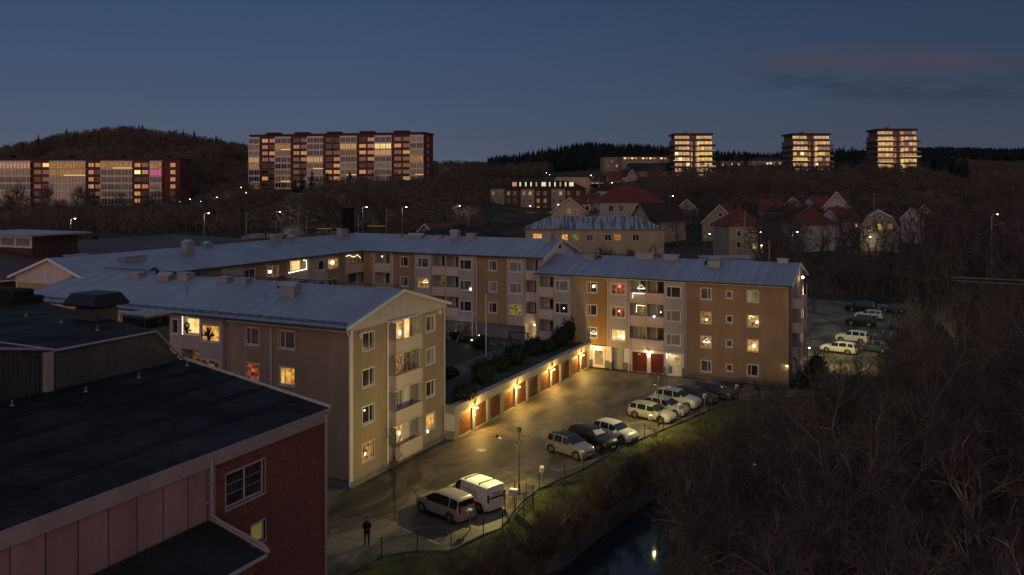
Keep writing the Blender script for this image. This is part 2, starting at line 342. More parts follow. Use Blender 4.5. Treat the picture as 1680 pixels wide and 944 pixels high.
def asphalt():
    m = bpy.data.materials.new('worn_asphalt'); m.use_nodes = True; nt = m.node_tree; b = nt.nodes['Principled BSDF']; L = nt.links.new
    tc = nd(nt, 'ShaderNodeTexCoord')
    mp = nd(nt, 'ShaderNodeMapping'); mp.inputs['Scale'].default_value = (.16, .07, .1); mp.inputs['Rotation'].default_value = (0, 0, .5); L(tc.outputs['Object'], mp.inputs[0])
    n = nd(nt, 'ShaderNodeTexNoise', Scale=1.6, Detail=7., Roughness=.65, Distortion=.6); L(mp.outputs[0], n.inputs['Vector'])
    cr = nd(nt, 'ShaderNodeValToRGB'); e = cr.color_ramp.elements; e[0].position = .43; e[1].position = .58
    e[0].color = (.036, .031, .021, 1); e[1].color = (.19, .150, .080, 1); L(n.outputs['Fac'], cr.inputs[0])  # yellow of the lot lamps is partly put into the asphalt colours
    # repair patches
    v = nd(nt, 'ShaderNodeTexVoronoi', Scale=.16, distance='CHEBYCHEV'); L(tc.outputs['Object'], v.inputs['Vector'])
    sp = nd(nt, 'ShaderNodeSeparateColor'); L(v.outputs['Color'], sp.inputs[0])
    mr = nd(nt, 'ShaderNodeMapRange'); mr.inputs[3].default_value = .72; mr.inputs[4].default_value = 1.15; L(sp.outputs[0], mr.inputs[0])
    mx = nd(nt, 'ShaderNodeMix', data_type='RGBA', blend_type='MULTIPLY'); mx.inputs[0].default_value = .8; L(cr.outputs[0], mx.inputs[6]); L(mr.outputs[0], mx.inputs[7])
    # cracks
    v2 = nd(nt, 'ShaderNodeTexVoronoi', Scale=.33, feature='DISTANCE_TO_EDGE')
    n4 = nd(nt, 'ShaderNodeTexNoise', Scale=.8, Detail=4.); L(tc.outputs['Object'], n4.inputs['Vector'])
    va = nd(nt, 'ShaderNodeMixRGB'); va.inputs[0].default_value = .35; L(tc.outputs['Object'], va.inputs[1]); L(n4.outputs['Color'], va.inputs[2]); L(va.outputs[0], v2.inputs['Vector'])
    lt = nd(nt, 'ShaderNodeMath', operation='LESS_THAN'); lt.inputs[1].default_value = .006; L(v2.outputs['Distance'], lt.inputs[0])
    m2 = nd(nt, 'ShaderNodeMix', data_type='RGBA'); L(lt.outputs[0], m2.inputs[0]); L(mx.outputs[2], m2.inputs[6]); m2.inputs[7].default_value = (.03, .03, .025, 1)
    n3 = nd(nt, 'ShaderNodeTexNoise', Scale=9., Detail=5.); L(tc.outputs['Object'], n3.inputs['Vector'])
    m3 = nd(nt, 'ShaderNodeMix', data_type='RGBA', blend_type='OVERLAY'); m3.inputs[0].default_value = .6; L(m2.outputs[2], m3.inputs[6]); L(n3.outputs['Color'], m3.inputs[7])
    hs = nd(nt, 'ShaderNodeHueSaturation'); hs.inputs['Saturation'].default_value = .95; L(m3.outputs[2], hs.inputs['Color'])
    L(hs.outputs[0], b.inputs['Base Color'])
    r = nd(nt, 'ShaderNodeMapRange'); r.inputs[3].default_value = .42; r.inputs[4].default_value = .85; L(n.outputs['Fac'], r.inputs[0]); L(r.outputs[0], b.inputs['Roughness'])
    bp = nd(nt, 'ShaderNodeBump', Strength=.35, Distance=.04); L(n3.outputs['Fac'], bp.inputs['Height']); L(bp.outputs[0], b.inputs['Normal'])
    return m
M['asphalt'] = asphalt()
M['path'] = mat('path_gravel', (.10, .10, .10), .9, .3, .6)
M['lawn'] = mat('dark_lawn', (.045, .050, .034), 1., .5, .4)
def groundmat():
    m = bpy.data.materials.new('winter_ground'); m.use_nodes = True; nt = m.node_tree; b = nt.nodes['Principled BSDF']; L = nt.links.new
    tc = nd(nt, 'ShaderNodeTexCoord')
    n = nd(nt, 'ShaderNodeTexNoise', Scale=.12, Detail=9., Roughness=.7); L(tc.outputs['Object'], n.inputs['Vector'])
    cr = nd(nt, 'ShaderNodeValToRGB'); e = cr.color_ramp.elements; e[0].position = .4; e[1].position = .62
    e[0].color = (.030, .024, .019, 1); e[1].color = (.075, .060, .040, 1); L(n.outputs['Fac'], cr.inputs[0])
    n2 = nd(nt, 'ShaderNodeTexNoise', Scale=3., Detail=5.); L(tc.outputs['Object'], n2.inputs['Vector'])
    mx = nd(nt, 'ShaderNodeMix', data_type='RGBA', blend_type='OVERLAY'); mx.inputs[0].default_value = .7; L(cr.outputs[0], mx.inputs[6]); L(n2.outputs['Color'], mx.inputs[7])
    L(mx.outputs[2], b.inputs['Base Color']); b.inputs['Roughness'].default_value = 1; b.inputs['Specular IOR Level'].default_value = .1
    bp = nd(nt, 'ShaderNodeBump', Strength=.6, Distance=.2); L(n2.outputs['Fac'], bp.inputs['Height']); L(bp.outputs[0], b.inputs['Normal'])
    return m
M['ground'] = groundmat()
def stains(m):                                  # damp and dry patches: roughness and tone vary over the felt
    nt = m.node_tree; b = nt.nodes['Principled BSDF']; L = nt.links.new
    tc = nd(nt, 'ShaderNodeTexCoord'); n = nd(nt, 'ShaderNodeTexNoise', Scale=.45, Detail=5., Distortion=.5); L(tc.outputs['Object'], n.inputs['Vector'])
    r = nd(nt, 'ShaderNodeMapRange'); r.inputs[1].default_value = .42; r.inputs[2].default_value = .58; r.inputs[3].default_value = .62; r.inputs[4].default_value = .9
    L(n.outputs['Fac'], r.inputs[0]); L(r.outputs[0], b.inputs['Roughness'])
for k_ in ('felt', 'felt2'): stains(M[k_])
M['grassblade'] = mat('grass_blades', (.075, .095, .028), .8, .55, .5, col2=(.07, .055, .025))
def watermat():
    m = bpy.data.materials.new('still_water'); m.use_nodes = True; nt = m.node_tree; b = nt.nodes['Principled BSDF']; L = nt.links.new
    b.inputs['Base Color'].default_value = (.010, .015, .024, 1); b.inputs['Roughness'].default_value = .03; b.inputs['Specular IOR Level'].default_value = .22
    tc = nd(nt, 'ShaderNodeTexCoord'); n = nd(nt, 'ShaderNodeTexNoise', Scale=.9, Detail=3.); L(tc.outputs['Object'], n.inputs['Vector'])
    bp = nd(nt, 'ShaderNodeBump', Strength=.012, Distance=.03); L(n.outputs['Fac'], bp.inputs['Height']); L(bp.outputs[0], b.inputs['Normal'])
    return m
M['water'] = watermat()

# ---------------------------------------------------------------- terrain
def interp(tab, x):
    if x <= tab[0][0]: return tab[0][1]
    for (a, b), (c, d) in zip(tab, tab[1:]):
        if x <= c:
            t = (x-a)/(c-a); return b+(d-b)*t
    return tab[-1][1]
FENCE = [(-40, 3), (-8.4, 8.6), (-6.9, 10.1), (-6, 11.9), (-3.2, 12.6), (-1.6, 13.1), (4, 12.6), (5.65, 12.5), (8.8, 13.2), (11.2, 13.9), (14.9, 14.3), (18, 14.7), (21.1, 15.6), (27, 17.2), (32, 18.5), (38, 20.5), (46, 30), (60, 36), (100, 60), (160, 90)]
def xf(y): return interp(FENCE, y)
WALLX = [(-60, 8), (-20, 14.2), (-8, 15.6), (-.5, 16.0), (3.2, 16.2), (8, 16.6), (12.6, 17.2), (19.3, 18.6), (25.8, 20.8), (33, 24), (42, 30), (60, 46), (100, 75), (160, 110)]
def xw(y): return sum(interp(WALLX, y+k) for k in (-4, -2.5, -1, 0, 1, 2.5, 4))/7
SHORE = [(-60, 40), (-16, 29), (-4, 25.5), (2, 23), (7, 21.4), (12, 20.4), (19.3, 21.4), (26, 23.4), (33, 26.6), (42, 34), (60, 50), (100, 79), (160, 114)]
def xs(y): return sum(interp(SHORE, y+k) for k in (-3, -1.5, 0, 1.5, 3))/5+.35*math.sin(y*1.1)
def hnear(x, y):
    f, w, s = xf(y), xw(y), xs(y)
    if y > 150: return 1.5
    if x < f+.4: base = 0.
    elif x < w: base = -1.8*((x-f-.4)/max(.1, w-f-.4))**1.3
    elif x < s:
        t = min(1, (s-x)/1.2); base = -3.2-2.2*t
    else: base = -3.2+1.6*min(1, (x-s)/3)+1.6*min(1, (x-s)/22)
    if x > f+.4: base += .12*math.sin(x*1.3+y*.7)*math.sin(y*.9-x*.4)
    return base
LAY = [
 (140, [(0, 2), (900, 2), (1300, .5), (1700, .5)]),
 (170, [(0, 3), (1700, 2)]),
 (200, [(0, 4), (600, 4.5), (1200, 4.5), (1700, 3.5)]),
 (250, [(0, 6.5), (400, 8), (480, 10), (560, 10), (900, 8.5), (1200, 8.5), (1500, 7.5), (1700, 6)]),
 (300, [(0, 9), (300, 10), (420, 14), (560, 17), (720, 17), (850, 12), (1000, 12), (1200, 13), (1450, 14), (1700, 10)]),
 (345, [(0, 10.5), (300, 12.5), (400, 17), (560, 21), (720, 22.5), (820, 15), (1000, 16), (1100, 20), (1500, 22), (1600, 16), (1700, 12)]),
 (420, [(0, 14), (300, 18), (400, 20), (720, 23), (850, 18), (1000, 24), (1100, 27), (1500, 27), (1600, 20), (1700, 15)]),
 (600, [(-400, 20), (-200, 28), (0, 41), (100, 50.5), (150, 53.5), (210, 56), (300, 51), (400, 43), (480, 38), (600, 30), (720, 28), (850, 28), (950, 30), (1100, 32), (1300, 30), (1700, 20)]),
 (950, [(-400, 20), (600, 38), (700, 36), (780, 37), (830, 39), (880, 44), (920, 51), (960, 57), (1050, 54), (1100, 50), (1180, 43), (1250, 42), (1380, 50), (1430, 48), (1520, 44), (1700, 30)]),
 (1800, [(-400, 30), (600, 50), (740, 55), (850, 60), (1100, 60), (1480, 76), (1560, 82), (1680, 80), (1800, 84), (2200, 84)]),
 (3600, [(-400, 70), (2200, 90)])]
def height(x, y):
    if 15 < x < 39 and 58 < y < 137: return 0.
    px, _, d = proj(x, y, 0)
    if d < 110: return hnear(x, y)
    lo = None
    for k, (D, tab) in enumerate(LAY):
        v = interp(tab, px)
        if d <= D:
            if k == 0:
                t = (d-110)/30; t = t*t*(3-2*t); return hnear(x, y)*(1-t)+v*t
            D0, v0 = lo; t = (d-D0)/(D-D0); t = t*t*(3-2*t) if D > 380 else t
            n = (math.sin(x*.031)+math.sin(y*.043+x*.017))*min(1.2, .004*d)
            return v0*(1-t)+v*t+n
        lo = (D, v)
    return lo[1]
def gz(px, d):
    x, y = dep(px, d); return height(x, y)
def terrain():
    b = MB(); ds = [14.]
    while ds[-1] < 3600: ds.append(ds[-1]*(1.02 if ds[-1] < 130 else 1.035))
    pxs = [-700+2900*i/230 for i in range(231)]
    for d in ds:
        for p in pxs:
            x, y = dep(p, d); z = height(x, y)
            if -45 < x < xf(y)+.3 and -40 < y < 60: z = min(z, -.06)
            b.v.append((x, y, z))
    n = len(pxs)
    for i in range(len(ds)-1):
        for j in range(n-1):
            b.f.append((i*n+j, i*n+j+1, (i+1)*n+j+1, (i+1)*n+j)); b.m.append(0)
    tag(b.build('ground', M['ground'], smooth=True), kind='structure')
terrain()
# parking lot sheet
def sheets():
    b = MB(); ys = [-40+i*1.5 for i in range(58)]
    for i in range(len(ys)-1):
        y0, y1 = ys[i], ys[i+1]
        b.quad((-46, y0, 0), (xf(y0)-.1, y0, 0), (xf(y1)-.1, y1, 0), (-46, y1, 0))
    tag(b.build('parking_lot', M['asphalt']), kind='structure')
    b = MB(); b.add([(22, 47, .09), (28, 47, .09), (31.5, 60, .09), (32.6, 80, .09), (32.6, 120, .09), (17, 122, .09), (17, 62, .09), (24.6, 59, .09)], [tuple(range(8))])
    tag(b.build('rear_parking_lot', M['asphalt']), kind='structure')
    b = MB(); b.quad((12, -60, -3.2), (60, -60, -3.2), (60, 40, -3.2), (12, 40, -3.2)); b.quad((12, 40, -3.2), (60, 40, -3.2), (70, 80, -3.2), (25, 80, -3.2))
    tag(b.build('stream_water', M['water']), kind='structure')
    b = MB(); b.quad((-34, 13.5, 2.2), (-.2, 13.5, 2.2), (-.2, 48.1, 2.2), (-34, 48.1, 2.2))
    tag(b.build('courtyard_lawn', M['lawn']), kind='structure')
    b = MB()
    b.quad((-30, 20, 2.21), (-9, 20, 2.21), (-9, 23.5, 2.21), (-30, 23.5, 2.21)); b.quad((-9, 19, 2.21), (-3.5, 19, 2.21), (-3.5, 46, 2.21), (-9, 46, 2.21))
    b.quad((-30, 43.5, 2.214), (-9, 43.5, 2.214), (-9, 46, 2.214), (-30, 46, 2.214)); b.quad((-26, 23.5, 2.21), (-23, 23.5, 2.21), (-23, 43.5, 2.21), (-26, 43.5, 2.21))
    tag(b.build('courtyard_path', M['path']), kind='structure')
    # painted bay lines
    b = MB()
    a = math.radians(-17); U = (math.cos(a), math.sin(a)); V = (-U[1], U[0])
    for y in (-4.6, 5.3, 8.0, 10.9, 22.6, 25.0):
        x = xf(y)-5.4; L = 2.0
        for s in (0, 2.9):
            p = (x+U[0]*s, y-1.0+U[1]*s+1.5); w = .06; l = 1.5 if s == 0 else 1.1
            b.quad(*[(p[0]+U[0]*i+V[0]*j, p[1]+U[1]*i+V[1]*j, .006) for i, j in ((0, -w), (l, -w), (l, w), (0, w))])
    tag(b.build('bay_line_paint', mat('worn_line_paint', (.33, .32, .28), .8, .5, 3.)), kind='structure')
    b = MB(); b.lathe([(0, 0), (.42, 0), (.42, .012), (0, .014)], (0, 0, 0), 20)
    single('manhole_cover', 'round pale manhole cover in the asphalt before the garages', 'manhole cover', b, mat('cast_iron_frosted', (.30, .29, .25), .5, .2, 2.), (4.35, 12.1, 0))
    # retaining wall of the stream with a coping
    b = MB(); ys = [-45+.75*i for i in range(160)]
    for i in range(len(ys)-1):
        y0, y1 = ys[i], ys[i+1]; a, c = xw(y0), xw(y1)
        z0 = -1.75
        b.quad((a, y0, -5.5), (c, y1, -5.5), (c, y1, z0), (a, y0, z0)); b.quad((a, y0, z0), (c, y1, z0), (c-.4, y1, z0), (a-.4, y0, z0))
        b.quad((a-.4, y0, z0), (c-.4, y1, z0), (c-.4, y1, -2.6), (a-.4, y0, -2.6))
    tag(b.build('stream_wall', M['concdark']), 'dark concrete retaining wall along the stream below the grass bank', 'retaining wall')
sheets()
# ---------------------------------------------------------------- near apartment blocks
def ypx(px, X): r = ray(px, Y0); return CY+(X-CX)/r[0]*r[1]      # where column px meets the plane x = X
def xpx(px, Y): r = ray(px, Y0); return CX+(Y-CY)/r[1]*r[0]      # where column px meets the plane y = Y
DARKS = ['dk1', 'dk2', 'dk1', 'blind', 'dk2']
def rail(root, p0, p1, h=.28, step=1.2):
    b = MB(); P, Q = Vector(p0), Vector(p1); L = (Q-P).length; k = int(L/step)
    b.tube([P+Vector((0, 0, h)), Q+Vector((0, 0, h))], .035, 4); b.tube([P+Vector((0, 0, h*.5)), Q+Vector((0, 0, h*.5))], .025, 4)
    for i in range(k+1):
        c = P+(Q-P)*(i/k); b.tube([c, c+Vector((0, 0, h))], .03, 4)
    return b.build('roof_rail', M['gutter'], root)
def downpipe(root, x, y, z0, z1, hook=0, n=(0, -1), m='white_frame', name='downpipe'):
    b = MB(); r = .055
    b.tube([(x-n[0]*0, y, z0), (x, y, z1-.5), (x-n[0]*.0+n[0]*.25, y+n[1]*.25, z1-.1), (x+n[0]*.35, y+n[1]*.35, z1)], r, 6)
    for k in range(int((z1-z0)/2)): b.box(x-.09, x+.09, y-.09, y+.09, z0+1+2*k, z0+1.06+2*k)
    return b.build(name, M[m], root, smooth=False)
def chimney(root, x, y, z, w=1.2, d=.8, h=1.0, cap='box', m='metal_grey'):
    b = MB(); b.box(x-w/2, x+w/2, y-d/2, y+d/2, z-.5, z+h)
    o = b.build('chimney', M[m], root)
    c = MB()
    if cap == 'box': c.box(x-w/2-.08, x+w/2+.08, y-d/2-.08, y+d/2+.08, z+h+.002, z+h+.1)
    elif cap == 'hood':
        c.box(x-w/2-.1, x+w/2+.1, y-d/2-.1, y+d/2+.1, z+h+.12, z+h+.5)
        c.box(x-w/2+.1, x+w/2-.1, y-d/2+.1, y+d/2-.1, z+h, z+h+.12)
    elif cap == 'roof':
        c.add([(x-w/2-.1, y-d/2-.1, z+h), (x+w/2+.1, y-d/2-.1, z+h), (x+w/2+.1, y+d/2+.1, z+h), (x-w/2-.1, y+d/2+.1, z+h), (x-w/2-.1, y, z+h+.35), (x+w/2+.1, y, z+h+.35)],
              [(0, 1, 5, 4), (2, 3, 4, 5), (0, 4, 3), (1, 2, 5), (3, 2, 1, 0)])
    k = c.build('cap', M[m], None); k.location = (0, 0, 0)
    me = k.data
    for v in me.vertices: v.co -= Vector(root.location)
    k.parent = o
    return o
def ventpipe(root, x, y, z, h=.7):
    b = MB(); b.tube([(x, y, z-.3), (x, y, z+h)], .06, 6); b.build('vent_pipe', M['galv'], root)
def balcony(root, fr, u0, u1, zb, zt, n1=.06, n0=-1.2, m='pinkpara', thick=.1):
    b = MB()
    fr.box(b, u0, u1, zb+.12, zt, n1-thick, n1)
    fr.box(b, u0, u1, zb-.02, zb+.1, n0+.02, n1+.03)
    if n1 > .3:
        fr.box(b, u0, u0+.08, zb+.121, zt-.003, .02, n1-thick-.003); fr.box(b, u1-.08, u1, zb+.121, zt-.003, .02, n1-thick-.003)
    o = b.build('balcony', M[m], root)
    return o
def glazing(root, fr, u0, u1, z0, z1, n=-.02, k=3, pane='glaze', flt=None):
    b = MB(); t = .03
    for i in range(k+1):
        u = u0+(u1-u0)*i/k; fr.box(b, max(u0, u-t), min(u1, u+t), z0, z1, n-.02, n+.02)
    fr.box(b, u0, u1, z1-.06, z1, n-.03, n-.021); fr.box(b, u0, u1, z0, z0+.05, n-.03, n-.021)
    o = b.build('glazing', M['metal_grey'], root)
    return o
def door(root, fr, u, z, w, h, m, glass=None, n=-.1):
    b = MB(); fr.box(b, u, u+w, z, z+h, n-.05, n)
    fr.box(b, u-.08, u, z, z+h+.08, n-.05, n+.03); fr.box(b, u+w, u+w+.08, z, z+h+.08, n-.05, n+.03); fr.box(b, u, u+w, z+h, z+h+.08, n-.05, n+.03)
    o = b.build('door', M[m], root)
    if glass:
        g = MB(); fr.box(g, u+.15, u+w-.15, z+.35, z+h-.15, n+.002, n+.012)
        q = g.build('pane', M[glass], root); q.parent = o
    h_ = MB(); fr.box(h_, u+w-.14, u+w-.1, z+.95, z+1.1, n+.012, n+.05); k = h_.build('handle', M['galv'], root); k.parent = o
    return o
def roof_gable(root, axis, a0, a1, e0, e1, r, ze, zr, m, ze1=None, th=.14):
    """axis 'x': ridge runs along x from a0 to a1; eaves at y=e0,e1, ridge at y=r"""
    ze1 = ze if ze1 is None else ze1
    P = (lambda a, e, z: (a, e, z)) if axis == 'x' else (lambda a, e, z: (e, a, z))
    b = MB()
    q1 = [P(a0, e0, ze), P(a1, e0, ze), P(a1, r, zr), P(a0, r, zr)]; q2 = [P(a1, e1, ze1), P(a0, e1, ze1), P(a0, r, zr), P(a1, r, zr)]
    if axis == 'y': q1.reverse(); q2.reverse()
    b.slab(q1, th); b.slab(q2, th)
    o = b.build('roof', M[m], root)
    g = MB()                                   # gutters
    for e, z, s in ((e0, ze, -1), (e1, ze1, 1)):
        p = [P(a0, e+s*.06, z-.12), P(a1, e+s*.06, z-.12)]; g.tube(p, .085, 6)
    k = g.build('gutter', M['gutter'], root); k.parent = o
    return o

# ---- block A : the gable end nearest the camera
A = thing('apartment_block', 'ochre four storey apartment block nearest the camera with stacked gable balconies', 'apartment block', (0, 0, 0))
ROWS = [9.69-2.75*k for k in range(4)]
def blockA():
    fr = Fr((0, 0), 0); gr = Fr((0, 0), PI/2)
    b = MB()     # mats: 0 tan 1 greywall 2 plinth 3 white 4 dim glow put into the loggia backs
    holes = []
    wins = []
    for k, z in enumerate(ROWS):
        for u0, u1 in ((-9.97, -8.65), (-6.6, -5.15)):
            holes.append((u0, u1, z, z+1.33)); wins.append((fr, u0, z, u1-u0, 1.33, 0))
    wallpanel(b, fr, -12, 0, .55, 11.75, holes, 0, 0)
    wallpanel(b, fr, -12, 0, 0, .55, (), .05, 2); fr.box(b, -12, 0.05, .5, .56, -.02, .05, 2)
    # projecting grey bay
    h2 = []
    for k, z in enumerate(ROWS):
        h2 += [(-17.56, -16.88, z+.3, z+1.5), (-16.4, -14.5, z+.3, z+1.92, 1.3, 4), (-14.28, -12.36, z, z+1.27)]
    wallpanel(b, fr, -18.36, -12, 0, 11.62, h2, .35, 1)
    for u in (-18.36, -12): b.quad(fr.p(u, 0, 0), fr.p(u, 0, .35), fr.p(u, 11.62, .35), fr.p(u, 11.62, 0), 1)
    fr.box(b, -18.5, -11.95, 11.62, 11.78, 0, .42, 3)
    # recessed rest towards the spine
    wallpanel(b, fr, -34.1, -18.36, 0, 11.75, [(-33+3*i, -31.6+3*i, z, z+1.3) for i in range(5) for z in ROWS], -.02, 1)
    # gable end
    gh = []
    for k, z in enumerate([9.74-2.75*k for k in range(4)]):
        gh += [(1.5, 2.95, z, z+1.3)]
    for k, z in enumerate([9.74-2.75*k for k in range(4)]):
        gh += [(10.4, 11.8, z, z+1.3)]
    # corner strips and balcony zone
    zt = 11.5
    wallpanel(b, gr, .32, 4.6, .5, zt, [h for h in gh if h[0] < 4], 0, 0)
    wallpanel(b, gr, 0, .32, .3, zt, (), .03, 3); b.quad(gr.p(.32, .3, 0), gr.p(.32, .3, .03), gr.p(.32, zt, .03), gr.p(.32, zt, 0), 3)
    wallpanel(b, gr, 4.6, 4.87, .3, zt, (), .05, 3)
    bal = []
    for k in range(4):
        fz = 8.9-2.75*k; bal.append((4.87, 8.7, fz, min(fz+2.6, 11.45), .35, 1))
    wallpanel(b, gr, 4.87, 9.75, .3, zt, bal, 0, 1)
    wallpanel(b, gr, 9.75, 13.28, .5, zt, [h for h in gh if h[0] > 9], 0, 0)
    wallpanel(b, gr, 13.28, 13.48, .3, zt, (), .03, 3)
    wallpanel(b, gr, 0, 13.48, -.1, .42, (), .06, 2); b.quad(gr.p(0, .42, .06), gr.p(13.48, .42, .06), gr.p(13.48, .5, 0), gr.p(0, .5, 0), 2)
    # back wall
    b.quad((-34.1, 13.48, 0), (0, 13.48, 0), (0, 13.48, 11.75), (-34.1, 13.48, 11.75), 0)
    b.build('wall', [M['tan'], M['greywall'], M['plinth'], M['white'], M['lit3']], A)
    g = MB()
    # boarded gable triangle standing proud
    x = .08
    g.add([(x, -.1, 11.42), (x, 13.6, 11.42), (x, 13.6, 11.9), (x, 6.4, 13.62), (x, -.1, 11.9), (-.1, -.1, 11.42), (-.1, 13.6, 11.42)], [(0, 1, 2, 3, 4), (0, 5, 6, 1)])
    g.build('gable_panel', M['boards'], A)
    v = MB()                                   # white verge boards
    for (y0, z0, y1, z1) in ((-.98, 11.84, 6.4, 13.80), (6.4, 13.80, 13.78, 11.84)):
        v.add([(.42, y0, z0+.02), (.42, y1, z1+.02), (.42, y1, z1-.2), (.42, y0, z0-.2), (.52, y0, z0+.02), (.52, y1, z1+.02), (.52, y1, z1-.2), (.52, y0, z0-.2)],
              [(4, 5, 6, 7), (0, 4, 7, 3), (0, 1, 5, 4), (3, 7, 6, 2), (1, 2, 6, 5), (0, 3, 2, 1)])
    v.build('verge_board', M['white'], A)
    roof_gable(A, 'x', -36.2, .42, -.95, 13.75, 6.4, 11.85, 13.8, 'roof')
    e = MB(); fr.box(e, -34.1, -.0, 11.55, 11.72, .01, .6); fr.box(e, -34.1, 0.0, 11.30, 11.55, .01, .05)
    e.build('soffit', M['white'], A)
    rail(A, (-34, 6.4, 13.8), (.1, 6.4, 13.8))
    s = MB(); P = [(-34, -.6, 11.97), (.2, -.6, 11.97)]; s.tube([(P[0][0], P[0][1], P[0][2]+.16), (P[1][0], P[1][1], P[1][2]+.16)], .03, 4); s.tube([(P[0][0], P[0][1], P[0][2]+.05), (P[1][0], P[1][1], P[1][2]+.05)], .03, 4)
    for i in range(35): s.box(-34+i, -33.96+i, -.62, -.56, 11.9, 12.14)
    s.build('snow_guard', M['gutter'], A)
    # windows
    pan = {(0, 0): 'dk2', (0, 1): 'dk1', (1, 0): 'litred', (1, 1): 'litgreen', (2, 0): 'dk1', (2, 1): 'dk2', (3, 0): 'dk1', (3, 1): 'lit3'}
    for k, z in enumerate(ROWS):
        window(A, fr, -9.97, z, 1.32, 1.33, M[pan[(k, 0)]]); window(A, fr, -6.6, z, 1.45, 1.33, M['lit1' if (k == 1) else pan[(k, 1)]])
        window(A, fr, -14.28, z, 1.92, 1.27, M[['lit1', 'lit3', 'dk1', 'lit2'][k]], n=.35)
        window(A, fr, -17.56, z+.3, .68, 1.2, M['dk1'], n=.35, style='one')
        window(A, fr, -16.35, z+.35, 1.8, 1.5, M[['lit4', 'lit3', 'dk1', 'dk2'][k]], n=.35, rec=1.2 if k else .5, style='one')
        for i in range(5): window(A, fr, -33+3*i, z, 1.4, 1.3, M[DARKS[(i*2+k) % 5]], n=-.02)
    for k in range(4):
        z = 9.74-2.75*k
        window(A, gr, 1.5, z, 1.45, 1.3, M[['dk1', 'dk1', 'dk1', 'lit2'][k]], style='right'); window(A, gr, 10.4, z, 1.4, 1.3, M[['dk2', 'blind', 'dk1', 'lit1'][k]], style='right')
        fz = 8.9-2.75*k
        window(A, gr, 5.75, fz+.8, 1.55, 1.5, M[['lit1', 'lit2', 'blind', 'lit1'][k]], n=-.29, rec=.04, style='right')
        dd = MB(); gr.box(dd, 7.42, 8.3, fz+.1, fz+2.3, -.34, -.30); dd.build('door', M[('lit4', 'lit3', 'white_frame', 'white_frame')[k]], A)
        balcony(A, gr, 4.87, 8.7, fz-.02, fz+1.1, n1=.72, n0=-.3)
    # side screens of the balconies, canopy
    for k in range(4):
        fz = 8.9-2.75*k
        for (a_, b_, n_) in ((4.84, 4.9, .72), (8.72, 8.76, .3)):
            sc = MB(); gr.box(sc, a_, b_, fz+1.12, min(fz+2.58, 11.35), .03, n_); sc.build('side_screen', M['metal_grey'], A)
    cn = MB(); gr.box(cn, 4.7, 8.85, 11.38, 11.48, .09, .24); cn.build('canopy', M['white'], A)
    for k in (1,):
        glazing(A, gr, 4.95, 8.65, 8.9-2.75*k+1.12, 8.9-2.75*k+2.5, n=.62, k=5)
    downpipe(A, -7.35, -.09, .2, 11.6); downpipe(A, .02, -.09, .2, 11.5)
    for (y, z) in ((1.05, 10.95), (12.4, 11.2)):
        bb = MB(); bb.box(.02, .25, y-.13, y+.13, z-.18, z+.18); bb.build('vent_cover', M['white'], A)
    # chimneys on the roof
    def zr(y): return 13.8-abs(y-6.4)*.265
    for (x, y, w, d, h, cap) in ((-8.9, 3.9, 1.5, .9, .75, 'roof'), (-15.5, 5.6, 1.2, .8, .35, 'box'), (-17.6, 5.6, 1.1, .8, .35, 'box'), (-22.4, 5.6, 1.2, .8, .5, 'box'), (-24.5, 5.3, 1.4, .9, .3, 'roof'), (-28.6, 5.5, 1.6, .9, .3, 'box')):
        chimney(A, x, y, zr(y), w, d, h, cap)
    for (x, y) in ((-9.8, 4.3), (-21.9, 6.6), (-12.6, 7.5), (-26.8, 6.3)):
        z = zr(y); dk = MB(); dk.tube([(x, y, z), (x, y, z+.3), (x-.12, y, z+.45), (x-.45, y, z+.5), (x-.7, y, z+.38)], .13, 8)
        dk.build('bent_vent_pipe', M['black'], A, smooth=True)
    for x in (-10.3, -19.0): ventpipe(A, x, 2.6, zr(2.6), .6)
blockA()

